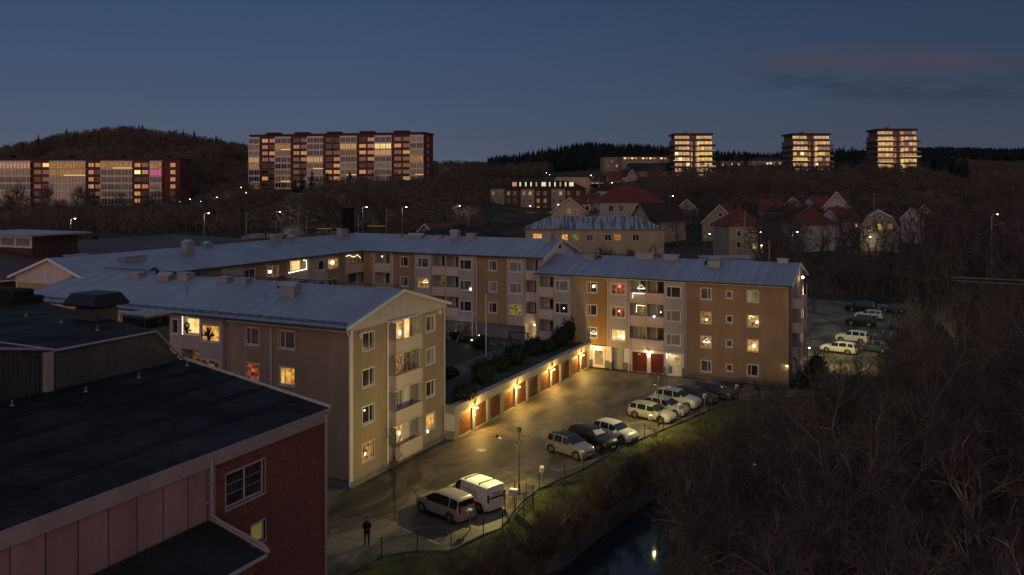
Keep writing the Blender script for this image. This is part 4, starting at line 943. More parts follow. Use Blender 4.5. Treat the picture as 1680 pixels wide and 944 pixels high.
def mat_lit_small(): return litpane('frosted_lit_pane', (.16, .12, .03), (.24, .18, .05), .55, 1.2, (.2, .8), .05)
brickbuilding()

# ---------------------------------------------------------------- low rust coloured hall behind the left gable
H_ = thing('low_hall', 'low hall with a wide rusty ribbed roof at the far left', 'building', (-50, 10, 0))
def lowhall():
    b = MB(); b.quad((-47.3, -40, 0), (-47.3, 62, 0), (-47.3, 62, 12.35), (-47.3, -40, 12.35)); b.build('wall', M['brick'], H_)
    r = MB(); r.slab([(-46.8, -40, 12.4), (-46.8, 36, 12.4), (-66, 44, 14.6), (-66, -40, 14.6)], .2)
    r.slab([(-66, -40, 14.6), (-66, 44, 14.6), (-90, 50, 12.6), (-90, -40, 12.6)], .2)
    r.slab([(-46.8, 36.1, 12.38), (-47.0, 62, 10.6), (-66, 62, 12.6), (-66, 44.1, 14.58)], .2)
    ro = r.build('roof', M['rustroof'], H_)
    g = MB(); g.tube([(-46.7, -40, 12.28), (-46.7, 36, 12.28)], .08, 6); k = g.build('gutter', M['white'], H_); k.parent = ro
    x, y = -58, 12
    q = MB(); P = [xpx(-20, 15), xpx(53, 15)]; z0, z1 = zat(409, 0), 0
    d = proj(P[1], 15, 0)[2]; zt, zb = zat(389, d), zat(407, d)
    q.box(P[0]-3, P[1], 15, 21, zb-1.5, zt, 0); q.build('clerestory', M['rustroof'], H_)
    fr = Fr((0, 14.98), 0)
    s = MB(); fr.box(s, P[0]-3, P[1]+.02, zt-.25, zt+.02, 0, .08); fr.box(s, P[0]-3, P[1]+.02, zb-.05, zb+.18, 0, .08)
    for i in range(5): u = P[1]-.35-i*2.9; fr.box(s, u, u+.35, zb+.18, zt-.25, 0, .07)
    s.build('clerestory_frame', M['white'], H_)
    for i in range(4):
        u = P[1]-.35-i*2.9; w = MB(); fr.box(w, u-2.5, u-.02, zb+.2, zt-.27, .0, .03); w.build('window', M['blind'], H_)
    t = MB(); t.slab([(P[0]-4, 13.9, zt+.3), (P[1]+1.3, 13.9, zt+.3), (P[1]+1.3, 22, zt+.3), (P[0]-4, 22, zt+.3)], .2); t.build('clerestory_roof', M['metal_grey'], H_)
    for (px, Y) in ((118, 18), (155, 30)):
        x = xpx(px, Y); z = 14.6-abs(-66-x)*.1146; v = MB(); v.box(x-.3, x+.3, Y-.3, Y+.3, z-.2, z+.5); v.build('chimney', M['black'], H_)
lowhall()

# ---------------------------------------------------------------- lamps (fixtures) and their light
def plight(x, y, z, e, col=(1., .62, .24), r=.08, rot=None, spot=None, blend=.4):
    l = bpy.data.lights.new('lamp_light', 'SPOT' if spot else 'POINT'); l.energy = e; l.color = col; l.shadow_soft_size = r
    if spot: l.spot_size = math.radians(spot); l.spot_blend = blend
    o = bpy.data.objects.new('lamp_light', l); C.objects.link(o); o.location = (x, y, z)
    if rot: o.rotation_euler = Vector(rot).to_track_quat('-Z', 'Y').to_euler()
    return o
GL = []
def wall_lamp(p, n, label, group=None, e=150, col=(1., .62, .20), em='bulbw', dz=.0, r=.09):
    """small bracket lamp: back plate, arm, globe. n = outward unit vector"""
    t = thing('wall_lamp', label, 'lamp', p, math.atan2(n[0], -n[1]), group)
    b = MB(); b.box(-.06, .06, -.03, 0, -.1, .1); b.tube([(0, -.02, .04), (0, -.16, .1)], .018, 5); b.build('bracket', M['black'], t, world=False)
    g = MB(); g.ball((0, -.2, .0), r, 10); g.build('globe', M[em], t, True, world=False)
    c = MB(); c.lathe([(.11, .06), (.05, .12), (0, .125)], (0, -.2, 0), 10); c.build('cap', M['black'], t, world=False)
    if e: plight(p[0]+n[0]*.34, p[1]+n[1]*.34, p[2]-.14, e, col)
    return t
for k, d in ((0, 'nearest the block'), (1, 'second from the near end'), (2, 'third from the near end'), (3, 'furthest, by the white entrance storey')):
    wall_lamp((1.09, 14.1+2.92*(1+3*k)+.0, 2.02), (1, 0), 'glowing yellow lamp on the garage row, '+d, 'wall lamps between the garages', 480, (1., .60, .14))
wall_lamp((xpx(1064, 46.2), 46.25, 2.5), (0, -1), 'lit lamp between the two red garage gates', None, 48, (1., .74, .38))
wall_lamp((xpx(979, 46.6), 46.62, 2.45), (0, -1), 'lamp over the glazed door under the ochre wall', None, 38, (1., .74, .38))
wall_lamp((xpx(1101, 47.0), 46.62, 2.48), (0, -1), 'lamp inside the white entrance recess with the narrow door', None, 32, (1., .74, .38))
wall_lamp((24.0, 46.2, 2.35), (0, -1), 'small greenish lit lamp on the corner of the right block', None, 4, (.85, 1., .35))
wall_lamp((24.4, 54.5, 11.2), (1, 0), 'lit floodlight under the right gable above the rear car park', None, 0, r=.14)
plight(26.2, 57, 10.6, 9000, (1., .84, .36), .2, rot=(.15, .85, -.85), spot=120, blend=.7)
wall_lamp((25.3, 53.2, 3.2), (1, 0), 'low white lit lamp on the right gable balconies', None, 0)
wall_lamp((xpx(879, 47.9), 47.75, 4.35), (0, -1), 'lit lamp beside the courtyard entrance of the back wing', None, 45, (1., .70, .3))

def lot_lamp(x, y, H, arm, label, e, target):
    t = thing('lamp_post', label, 'lamp post', (x, y, 0))
    b = MB(); b.tube([(0, 0, 0), (0, 0, .8)], .075, 8); b.tube([(0, 0, .8), (0, 0, H)], .045, 8); b.build('pole', M['black'], t, world=False)
    h = MB(); h.lathe([(.05, 0), (.16, .05), (.2, .3), (.12, .42), (0, .45)], (0, 0, H-.35), 12); h.build('lantern', M['black'], t, world=False)
    a = MB(); a.tube([(0, 0, H-1.0), (arm[0]*.6, arm[1]*.6, H-.75), (arm[0], arm[1], H-.3)], .025, 6); a.box(-.15, .15, -.08, .08, H-1.15, H-.85); a.build('arm', M['black'], t, world=False)
    s = MB(); s.lathe([(.02, .12), (.13, .08), (.15, -.02), (.05, -.03)], (arm[0], arm[1], H-.3), 12); sp = s.build('spot_head', M['black'], t, world=False)
    g = MB(); g.lathe([(0, -.06), (.045, -.045), (.05, -.032)], (arm[0], arm[1], H-.3), 10); q = g.build('bulb', M['bulb'], t, world=False); q.parent = sp
    plight(x+arm[0], y+arm[1], H-.45, e, (1., .79, .27), .05)
    return t
lot_lamp(11.5, 4.35, 4.75, (-.9, -1.6), 'slim black lamp post with an angled spot arm behind the white van', 1500, None)
lot_lamp(15.6, 25.3, 4.75, (.3, -2.3), 'slim black lamp post beside the row of five cars', 1400, None)

def yard_lamp(px, y, x, label):
    t = thing('garden_lamp', label, 'lamp', (x, y, 2.2), group='low lamps in the courtyard beds')
    b = MB(); b.tube([(0, 0, 0), (0, 0, .55)], .04, 6); b.build('post', M['black'], t, world=False)
    g = MB(); g.ball((0, 0, .65), .09, 8); g.build('globe', M['bulb'], t, True, world=False)
    plight(x, y, 3.1, 14, (1., .84, .6))
for (x, y, l) in ((-17.9, 46.6, 'low lit garden lamp at the foot of the back wing, leftmost of three'), (-13.7, 45.2, 'low lit garden lamp nearest the flagpole, rightmost of three'), (-13.0, 42.0, 'low lit garden lamp among shrubs, lowest of three')): yard_lamp(0, y, x, l)
# hooked white post and flagpole
b = MB(); b.tube([(0, 0, 0), (0, 0, 3.0), (.05, 0, 3.2), (.25, -.05, 3.28), (.36, -.1, 3.18), (.38, -.1, 3.05)], .06, 8)
single('hooked_post', 'white post with a hooked top beside the back wing', 'post', b, M['white_frame'], (-15.6, 46.9, 2.2))
f = thing('flagpole', 'tall bare white flagpole standing in the courtyard', 'flagpole', (-5.3, 31.2, 2.2))
b = MB(); b.tube([(0, 0, 0), (0, 0, 7.9)], [.06, .035], 8); b.build('pole', M['white_frame'], f, world=False)
b = MB(); b.ball((0, 0, 7.95), .07, 8); b.build('ball_top', M['white_frame'], f, world=False)
b = MB(); b.box(-.25, .25, -.25, .25, 0, .25); b.build('base', M['conc'], f, world=False)
# pergola / swing frame
t = thing('garden_swing', 'dark timber garden swing frame on the courtyard lawn', 'swing', (-6.5, 42, 2.2))
b = MB()
for s in (-1.3, 1.3):
    b.tube([(s-.0, -.9, 0), (s*.9, 0, 2.1)], .06, 5); b.tube([(s, .9, 0), (s*.9, 0, 2.1)], .06, 5)
b.build('leg_frame', M['black'], t, world=False)
b = MB(); b.tube([(-1.4, 0, 2.1), (1.4, 0, 2.1)], .06, 6); b.build('beam', M['black'], t, world=False)

# window lamps: paper stars, round lamps, candle arches
def star(p, rz, r, label, em='star', kind='globe', group=None):
    b = MB()
    if kind == 'globe': b.ball((0, 0, 0), r*.72, 10)
    elif kind == 'star':
        r = r*.8; n = 7; vs = [(0, -.06, 0), (0, .06, 0)]+[(math.sin(PI*i/n)*(r if i % 2 == 0 else r*.45), 0, math.cos(PI*i/n)*(r if i % 2 == 0 else r*.45)) for i in range(2*n)]
        b.add(vs, [(0, 2+i, 2+(i+1) % (2*n)) for i in range(2*n)]+[(1, 2+(i+1) % (2*n), 2+i) for i in range(2*n)])
    elif kind == 'arch':
        for i in range(7):
            a = (i-3)/3; b.ball((a*r, 0, (1-abs(a))*r*.9), .03, 5)
        b.box(-r, r, -.03, .03, -.08, -.04)
    o = single({'globe': 'window_lamp', 'star': 'paper_star', 'arch': 'candle_arch'}[kind], label, {'globe': 'lamp', 'star': 'paper star', 'arch': 'candle arch'}[kind], b, M[em], p, group, rz=rz)
    return o
def w_at(px, py, Y=None, X=None, off=.06):
    r = ray(px, py)
    t = (Y-off-CY)/r[1] if Y is not None else (X+off-CX)/r[0]
    return (CX+t*r[0], CY+t*r[1], CH+t*r[2])
for (px, py, Y, X, r, k, em, lb) in (
    (974, 470, 46.25, None, .27, 'globe', 'star', 'round paper lamp in a top floor window of the deep ochre wall'),
    (1016, 470, 46.0, None, .24, 'globe', 'starred', 'reddish lamp in the top window left of the stacked balconies'),
    (1052, 473, 47.0, None, .42, 'arch', 'bulb', 'lit candle arch on the top balcony window with a light string'),
    (1015.5, 511, 46.0, None, .14, 'star', 'bulb', 'small bright star in the red lit window'),
    (1016, 552, 46.0, None, .3, 'star', 'bulb', 'bright lamp among plants in the lowest bay window'),
    (925, 506, 46.0, None, .12, 'star', 'bulb', 'tiny star in the dark middle window above the hedge'),
    (925.5, 547, 46.0, None, .35, 'arch', 'bulb', 'candle arch in the window just above the dark hedge'),
    (974, 547, 46.25, None, .35, 'arch', 'bulb', 'candle arch in the lowest window of the deep ochre wall'),
    (1073, 519.5, 46.15, None, .16, 'globe', 'bulb', 'round white lamp on the right middle balcony'),
    (1084, 512.5, 46.15, None, .09, 'globe', 'bulb', 'small white light beside the round balcony lamp'),
    (1159, 525, 46.25, None, .14, 'globe', 'bulb', 'candle light in the second row window of the plain ochre wall'),
    (1159, 561, 46.25, None, .38, 'arch', 'bulb', 'candle arch in the third row window of the plain ochre wall'),
    (1241.5, 529, 46.25, None, .2, 'globe', 'bulb', 'table lamp in the right second row window'),
    (1237, 568, 46.25, None, .26, 'globe', 'star', 'pale table lamp in the right third row window'),
    (698, 463, 47.95, None, .35, 'arch', 'bulb', 'candle arch in the second floor window of the back wing'),
    (772, 474.5, 47.95, None, .2, 'globe', 'bulb', 'lamp on the sill of the second floor bay of the back wing'),
    (627, 421, 48.1, None, .15, 'globe', 'star', 'small lamp in the left top window of the back wing'),
    (443, 446, None, -34.05, .26, 'globe', 'bulb', 'round bright lamp in a top window of the spine, left one'),
    (545.5, 431, None, -34.05, .34, 'globe', 'bulb', 'round bright lamp in a top window of the spine, right one'),
    (363, 604, -.02, None, .13, 'globe', 'bulb', 'bulb in the dim window just over the brick roof edge'),
    (415, 608, -.02, None, .1, 'star', 'starred', 'small red star in the dark window beside the downpipe'),
    (599, 745, None, .05, .16, 'star', 'bulb', 'bright star low in the lit ground floor gable window'),
    (598, 673.5, None, .05, .1, 'star', 'bulb', 'tiny star in the dark third row gable window'),
    (702, 708, None, .05, .2, 'star', 'bulb', 'bright lamp in the lit window by the garages'),
    (656, 546, None, -.22, .36, 'star', 'star', 'white paper star on the top gable balcony'),
    (655, 711, None, -.22, .3, 'star', 'star', 'white paper star on the lowest gable balcony')):
    star(w_at(px, py, Y, X), 0 if Y is not None else PI/2, r, lb, em, k)
# light strings
def string(pts, label, r=.03, n=None):
    b = MB(); P = [Vector(p) for p in pts]
    for a, c in zip(P, P[1:]):
        k = max(1, int((c-a).length/.16))
        for i in range(k): b.ball(tuple(a+(c-a)*(i/k)), r, 5)
    b.tube(P, .006, 3)
    o = P[0]; b.v = [(v[0]-o.x, v[1]-o.y, v[2]-o.z) for v in b.v]
    single('light_string', label, 'string lights', b, M['string'], tuple(o))
string([(-16.35, -.33, 10.05), (-16.35, -.33, 11.85), (-14.55, -.33, 11.85)], 'string lights framing the bright top window of the nearest block', .045)
string([w_at(1038, 488, 46.05), w_at(1038.5, 481.5, 46.05), w_at(1058, 482, 46.05)], 'string lights along the top balcony rail of the right block', .05)
string([w_at(1044, 512, 46.2), w_at(1044.5, 501, 46.2), w_at(1059, 502, 46.2)], 'string lights around the green lit balcony of the right block', .05)
string([w_at(474, 448, None, -33.8), w_at(490, 444.5, None, -33.8), w_at(503, 441.5, None, -33.8), w_at(502.5, 428, None, -33.8), w_at(497, 427, None, -33.8)], 'string lights outlining a pale balcony of the spine', .055)
string([w_at(568, 421, None, -33.9), w_at(573, 419, None, -33.9), w_at(580, 422, None, -33.9), w_at(587, 418.5, None, -33.9), w_at(592, 424, None, -33.9)], 'string lights scattered in the corner balcony of the spine', .04)
# wreath
w = MB(); n = 16; w.tube([(math.cos(2*PI*i/n)*.22, 0, math.sin(2*PI*i/n)*.22) for i in range(n+1)], .07, 6, cap=False)
single('wreath', 'dark round wreath hanging in the bright top window', 'wreath', w, M['hedge'], (-15.9, -.29, 10.75))
def plant_pot(p, s, label):
    t = thing('potted_plant', label, 'plant', p)
    b = MB(); b.lathe([(.1*s, 0), (.13*s, .2*s), (.11*s, .2*s)], (0, 0, 0), 10); b.build('pot', M['plastic'], t, world=False)
    f = MB(); rr = random.Random(int(p[0]*100))
    for i in range(26):
        a = rr.uniform(0, 2*PI); l = rr.uniform(.3, .7)*s; q = rr.uniform(.1, .9)
        d = Vector((math.cos(a)*(1-q), math.sin(a)*(1-q)*.3, q)).normalized()*l; o = Vector((0, 0, .2*s)); sd = Vector((d.z, 0, -d.x)).normalized()*.05*s
        f.add([o, o+d*.6+sd, o+d, o+d*.6-sd], [(0, 1, 2, 3)])
    f.build('foliage', M['hedge'], t, world=False)
plant_pot((-15.9, -.29, 10.1), .8, 'small dark plant under the wreath in the bright top window')
plant_pot((-13.5, -.30, 9.78), 1.4, 'spiky plant against the yellow top window of the nearest block')
# ---------------------------------------------------------------- cars
CARS = {}
def lerp(tab, x): return interp(tab, x)
def make_car(key, L, W, hgt, prof, belt, paint, glass_range, wb, ride=.19, rails=None, roofm=None, van=False, tuck=.80):
    """prof: upper outline [(t, z)] rear(0)->front(1); belt: [(t, z)]; glass_range: dict of t-intervals"""
    t = thing('parked_car', 'car', 'car')
    n = 40; st = [i/n for i in range(n+1)]
    body = MB(); glass = MB(); roof = MB()
    def halfw(q): return W/2*(1-.10*max(0, (q-.82)/.18)**2-.08*max(0, (.12-q)/.12)**2-.16*max(0, (q-.95)/.05)**2-.10*max(0, (.03-q)/.03))
    def ring(q):
        zt = lerp(prof, q); zb = min(lerp(belt, q), zt-.03); w = halfw(q); x = (q-.5)*L
        cab = max(0., zt-zb); inw = w*(1-(1-tuck)*min(1, cab/.5)) if cab > .08 else w*.94
        up = .06 if q < .05 or q > .95 else 0
        return [(x, w*.90, ride+up), (x, w*.985, ride+.14+up), (x, w, ride+.14+(zb-ride)*.45), (x, w*.97, zb), (x, inw+.0, zt-.05-.02*cab), (x, inw*.86, zt-.01), (x, inw*.45, zt+.012), (x, 0, zt+.018)], cab
    R_ = [ring(q) for q in st]
    def face_kind(i, j, cab):
        q = (st[i]+st[i+1])/2
        if j == 3 and cab > .22:
            for a, c in glass_range['side']:
                if a < q < c: return 'g'
        if j >= 4:
            for a, c in glass_range['screens']:
                if a < q < c: return 'g'
        if j >= 5 and roofm and glass_range['roof'][0] < q < glass_range['roof'][1]: return 'r'
        return 'b'
    for s in (1, -1):
        for i in range(n):
            (a, ca), (c, cc) = R_[i], R_[i+1]; cab = min(ca, cc)
            for j in range(7):
                k = face_kind(i, j, cab); m = {'g': glass, 'b': body, 'r': roof}[k]
                q = [a[j], c[j], c[j+1], a[j+1]]; q = [(x, y*s, z) for x, y, z in q]
                if s < 0: q.reverse()
                m.add(q, [(0, 3, 2, 1)] if s > 0 else [(0, 3, 2, 1)])
        for i, fl in ((0, 1), (n, -1)):
            a = R_[i][0]; m = body
            pts = [(x, y*s, z) for x, y, z in a]+[(a[0][0], 0, a[0][2])]
            m.add(pts, [tuple(range(len(pts)))])
    def weld(mb, name, mt, smooth=True):
        o = mb.build(name, mt, t, smooth, world=False); bm = bmesh.new(); bm.from_mesh(o.data); bmesh.ops.remove_doubles(bm, verts=bm.verts, dist=.002); bmesh.ops.recalc_face_normals(bm, faces=bm.faces)
        bm.to_mesh(o.data); bm.free(); o.data.polygons.foreach_set('use_smooth', [True]*len(o.data.polygons)); 
        try: o.data.set_sharp_from_angle(angle=math.radians(38))
        except Exception: pass
        return o
    weld(body, 'body', paint); weld(glass, 'windows', M['carglass'])
    if roofm: weld(roof, 'roof_panel', roofm)
    hb = MB()
    x0 = -wb/2-L*.0+glass_range.get('shift', 0)
    hb.box(-L/2+.12, L/2-.14, -W/2*.86, W/2*.86, ride-.02, ride+.04)
    # sill and bumper trims
    for s in (1, -1): hb.box(x0+.42, x0+wb-.42, s*W/2*.96-.03, s*W/2*.96+.03, ride-.02, ride+.10)
    hb.build('underbody', M['plastic'], t, world=False)
    rad = .335 if not key.startswith('suv') else .36
    for xx in (x0, x0+wb):
        for s in (1, -1):
            ar = MB(); ar.tube([(xx, s*(W/2-.26), rad+.02), (xx, s*(W/2*.985+.012), rad+.02)], rad+.075, 22); ar.build('wheel_arch', M['plastic'], t, world=False)
            w = MB(); w.tube([(0, -.1, 0), (0, -.085, 0), (0, .085, 0), (0, .1, 0)], [rad*.9, rad, rad, rad*.9], 24); 
            wo = w.build('wheel', M['tyre'], t, world=False, loc=(xx, s*(W/2-.075), rad))
            r_ = MB(); r_.tube([(0, s*.101, 0), (0, s*.109, 0)], [rad*.66, rad*.62], 20)
            ro = r_.build('rim', M['rim'], wo, world=False)
            sp = MB()
            for k in range(5):
                a = 2*PI*k/5+.3; a2 = a+.42
                sp.add([(math.cos(q)*f, s*.112, math.sin(q)*f) for q, f in ((a, rad*.2), (a, rad*.58), (a2, rad*.58), (a2, rad*.2))], [(0, 1, 2, 3)])
            k = sp.build('rim_gap', M['tyre'], wo, world=False)
    zf = lerp(prof, .97)-.08; zr = glass_range.get('tailz', .85)
    for s in (1, -1):
        h = MB(); hw = halfw(.965)
        hx = L/2*.93
        h.add([(hx-.22, s*(hw-.02), zf-.02), (hx-.18, s*(hw-.0), zf-.17), (hx+.045, s*(hw*.72), zf-.17), (hx+.03, s*(hw*.62), zf-.03), (hx-.18, s*(hw*.86), zf+.045)], [(0, 1, 2, 3, 4)])
        h.add([(hx-.22, s*(hw+.012), zf), (hx-.18, s*(hw+.012), zf-.16), (hx+.0, s*(hw*.93+.01), zf-.16), (hx-.02, s*(hw*.93), zf)], [(0, 1, 2, 3)])
        h.build('headlight', M['headlamp'], t, world=False)
        tl = MB(); rx = -L/2; rw = halfw(.01)
        th = glass_range.get('tailh', .22)
        tl.box(rx-.012, rx+.14, s*(rw*.99)-.10*s if s < 0 else rw*.99-.10, s*(rw*.99)+.012 if s > 0 else -rw*.99+.10, zr-th/2, zr+th/2) if s > 0 else tl.box(rx-.012, rx+.14, -rw*.99-.012, -rw*.99+.10, zr-th/2, zr+th/2)
        tl.build('taillight', M['taillamp'], t, world=False)
        mi = MB(); mx = (glass_range['mirror']-.5)*L; mz = lerp(belt, glass_range['mirror'])+.09
        mi.ball((mx, s*(W/2+.07), mz), .1, 8, sz=.7); mi.box(mx-.03, mx+.03, min(s*(W/2-.06), s*(W/2+.05)), max(s*(W/2-.06), s*(W/2+.05)), mz-.05, mz-.01); mi.build('mirror', paint, t, True, world=False)
    g = MB(); fx = L/2-.012
    g.box(fx-.1, fx+.012, -W*.22, W*.22, zf-.30, zf-.14); g.box(fx-.1, fx+.016, -W*.32, W*.32, ride+.08, ride+.2); g.build('grille', M['plastic'], t, world=False)
    p = MB(); p.box(fx, fx+.028, -.26, .26, ride+.22, ride+.32); p.box(-L/2-.028, -L/2+.02, -.26, .26, zr-.25, zr-.14); p.build('number_plate', M['plate'], t, world=False)
    # doors: shut lines and handles
    d = MB()
    for q in glass_range['shut']:
        x = (q-.5)*L; w = halfw(q)
        for s in (1, -1): d.box(x-.008, x+.008, s*w*.995-.006, s*w*.995+.006, ride+.2, lerp(belt, q)-.02)
    d.build('door_gap', M['plastic'], t, world=False)
    hd = MB()
    for q in glass_range['handle']:
        x = (q-.5)*L; w = halfw(q)
        for s in (1, -1): hd.box(x-.09, x+.09, s*w-.02, s*w+.02, lerp(belt, q)-.12, lerp(belt, q)-.085)
    hd.build('handle', paint, t, world=False)
    if rails:
        rl = MB()
        if rails == 'bars':
            for q in (.22, .55):
                x = (q-.5)*L; rl.tube([(x, -W/2*.8, hgt+.06), (x, W/2*.8, hgt+.06)], .028, 6)
                for s in (1, -1): rl.box(x-.05, x+.05, s*W/2*.76-.03, s*W/2*.76+.03, hgt-.06, hgt+.05)
        else:
            for s in (1, -1): rl.tube([((rails[0]-.5)*L, s*W/2*.66, lerp(prof, rails[0])), ((rails[0]-.45)*L, s*W/2*.66, lerp(prof, rails[0])+.06), ((rails[1]-.55)*L, s*W/2*.66, lerp(prof, rails[1])+.06), ((rails[1]-.5)*L, s*W/2*.66, lerp(prof, rails[1]))], .022, 5)
        rl.build('roof_rail', M['plastic'], t, world=False)
    return t
def paint(name, c, r=.35, metal=.2): return mat(name, c, r, .06, 2., metal=metal, coat=.35)
WAG = dict(prof=[(0, .55), (.012, .80), (.03, 1.05), (.075, 1.38), (.12, 1.44), (.3, 1.48), (.5, 1.47), (.56, 1.43), (.72, 1.02), (.76, .98), (.9, .88), (.97, .76), (1, .55)],
           belt=[(0, .8), (.05, .95), (.2, .98), (.72, .93), (.76, .94), (1, .5)])
SUV = dict(prof=[(0, .6), (.015, .90), (.03, 1.15), (.09, 1.56), (.14, 1.61), (.32, 1.64), (.52, 1.62), (.57, 1.57), (.73, 1.12), (.77, 1.08), (.92, .98), (.975, .84), (1, .6)],
           belt=[(0, .9), (.05, 1.1), (.2, 1.08), (.73, 1.03), (.77, 1.04), (1, .6)])
HAT = dict(prof=[(0, .55), (.012, .84), (.03, 1.08), (.10, 1.40), (.16, 1.47), (.32, 1.50), (.5, 1.48), (.56, 1.43), (.72, 1.02), (.76, .98), (.91, .88), (.97, .76), (1, .55)],
           belt=[(0, .8), (.05, 1.0), (.2, .96), (.72, .93), (.76, .94), (1, .5)])
MPV = dict(prof=[(0, .55), (.012, .86), (.022, 1.05), (.055, 1.50), (.09, 1.60), (.3, 1.65), (.5, 1.63), (.58, 1.56), (.78, 1.08), (.82, 1.02), (.93, .88), (.975, .76), (1, .55)],
           belt=[(0, .85), (.05, 1.0), (.2, 1.0), (.78, .96), (.82, .97), (1, .5)])
VAN = dict(prof=[(0, .55), (.006, 1.0), (.012, 1.55), (.02, 1.76), (.05, 1.82), (.3, 1.85), (.6, 1.83), (.66, 1.78), (.80, 1.22), (.835, 1.12), (.94, 1.0), (.98, .85), (1, .55)],
           belt=[(0, 1.0), (.05, 1.1), (.5, 1.1), (.8, 1.03), (.84, 1.04), (1, .55)])
GR = lambda **k: dict(dict(side=[(.08, .235), (.25, .45), (.465, .66)], screens=[(.575, .715), (.022, .062)], roof=(.1, .57), mirror=.66, shut=(.24, .455, .68), handle=(.28, .49), tailz=.88), **k)
def place(key, spec, L, W, hgt, pt, wb, mid, ang, label, gr=None, name='parked_car', cat='car', **k):
    """mid = middle of the wheelbase line on the camera side of the car, measured on the ground"""
    g = gr or GR(); c = make_car(key, L, W, hgt, spec['prof'], spec['belt'], pt, g, wb, **k)
    a = math.radians(ang); s = 1 if abs(ang) < 90 else -1            # camera side is -y
    nx, ny = -math.sin(a), math.cos(a)
    off = (W/2-.06)*s; sh = g.get('shift', 0)
    c.location = (mid[0]+nx*off-math.cos(a)*sh, mid[1]+ny*off-math.sin(a)*sh, .006); c.rotation_euler = (0, 0, a)
    c.name = name; tag(c, label, cat, 'cars parked along the fence of the lot'); return c
P_ = paint
place('mpv', MPV, 4.45, 1.80, 1.65, P_('champagne_paint', (.30, .26, .22)), 2.75, (8.29, -1.75), 163, 'champagne people carrier parked nose in beside the white van', GR(side=[(.06, .20), (.215, .42), (.435, .62), (.635, .72)], screens=[(.60, .77), (.02, .052)], roof=(.08, .6), mirror=.70, tailz=1.0, tailh=.42))
v = place('van', VAN, 4.35, 1.80, 1.84, P_('white_van_paint', (.50, .50, .48), .35, 0.), 2.72, (9.22, .69), 160, 'white delivery van with two roof bars and lettering on its side', GR(side=[(.62, .74)], screens=[(.675, .795)], roof=(.1, .57), mirror=.74, shut=(.30, .59, .77), handle=(.56, .62), tailz=1.05, tailh=.5), 'parked_van', 'van', rails='bars', tuck=.92)
place('suv1', SUV, 4.15, 1.78, 1.62, P_('silver_grey_paint', (.26, .25, .24)), 2.68, (11.11, 13.54), -18.8, 'silver crossover with dark glass roof, nearest of the three cars', GR(screens=[(.575, .725), (.022, .085)]), roofm=P_('dark_roof_paint', (.02, .021, .023), .5), rails=(.15, .55))
place('black', SUV, 4.55, 1.84, 1.6, P_('black_car_paint', (.012, .012, .014)), 2.70, (11.97, 16.32), -19.8, 'black estate car with a pale sheet over its windscreen', GR(), rails=(.12, .55))
place('hatch', HAT, 4.1, 1.75, 1.5, P_('white_car_paint', (.50, .49, .45), .35, 0.), 2.5, (13.04, 19.28), -17.9, 'white hatchback furthest of the three cars by the fence', GR())
place('w1', WAG, 4.6, 1.80, 1.48, P_('pale_silver_paint', (.42, .40, .36)), 2.75, (14.16, 26.63), -15.8, 'pale silver estate car, nearest of the five parked in a row', GR(), rails=(.12, .54))
place('w2', HAT, 4.4, 1.80, 1.5, P_('silver_paint', (.36, .36, .34)), 2.68, (14.83, 29.27), -12.5, 'silver hatchback second in the row of five cars', GR())
place('w3', SUV, 4.6, 1.86, 1.6, P_('white_suv_paint', (.52, .50, .47), .35, 0.), 2.75, (15.12, 32.43), -10, 'white crossover in the middle of the row of five cars', GR())
place('w4', WAG, 4.55, 1.82, 1.5, P_('dark_blue_paint', (.045, .055, .075)), 2.7, (16.3, 34.97), -16, 'dark blue estate car fourth in the row of five', GR())
place('w5', WAG, 4.6, 1.80, 1.42, P_('dark_green_paint', (.055, .065, .06)), 2.7, (17.62, 37.81), -19, 'dull dark green saloon, last of the five cars by the block wall', GR(screens=[(.575, .715), (.03, .12)]))
# sheet on the windscreen of the black car
b = MB(); Lc = 4.55
def scr(q, w): return ((q-.5)*Lc, w, interp(SUV['prof'], q)+.035)
b.add([scr(.60, -.5), scr(.70, -.62), scr(.70, .62), scr(.60, .5), scr(.62, .1), scr(.60, .05)], [(0, 1, 2, 3, 4, 5)])
bc = bpy.data.objects
blk = [o for o in C.objects if o.name.startswith('parked_car') and 'black estate' in o.get('label', '')][0]
sh = single('windscreen_cover', 'pale frost cover lying on the windscreen of the black car', 'windscreen cover', b, mat('pale_cover', (.50, .52, .42), .7, .1, 2.), tuple(blk.location)); sh.rotation_euler = blk.rotation_euler
# lettering on the van: two short lines of illegible dark sign-writing
lt = MB(); rr = random.Random(3)
for s in (1, -1):
    for row, (z, h) in enumerate(((1.30, .07), (1.16, .05))):
        x = -1.25
        while x < (.15 if row == 0 else -.15):
            w = rr.uniform(.03, .07); lt.box(x, x+w, s*.905-.004, s*.905+.004, z, z+h*rr.uniform(.6, 1)); x += w+.025
for z, x1 in ((1.35, .35), (1.22, .2)):
    y = -.45
    while y < x1: w = rr.uniform(.03, .07); lt.box(-2.185, -2.165, y, y+w, z, z+.05); y += w+.025
o = lt.build('lettering', mat('sign_writing', (.10, .12, .16), .5, .1, 2.), v, world=False)
bd = MB(); bd.box(-2.19, -2.165, -.6, .55, 1.0, 1.12); bd.build('trim', M['plastic'], v, world=False)
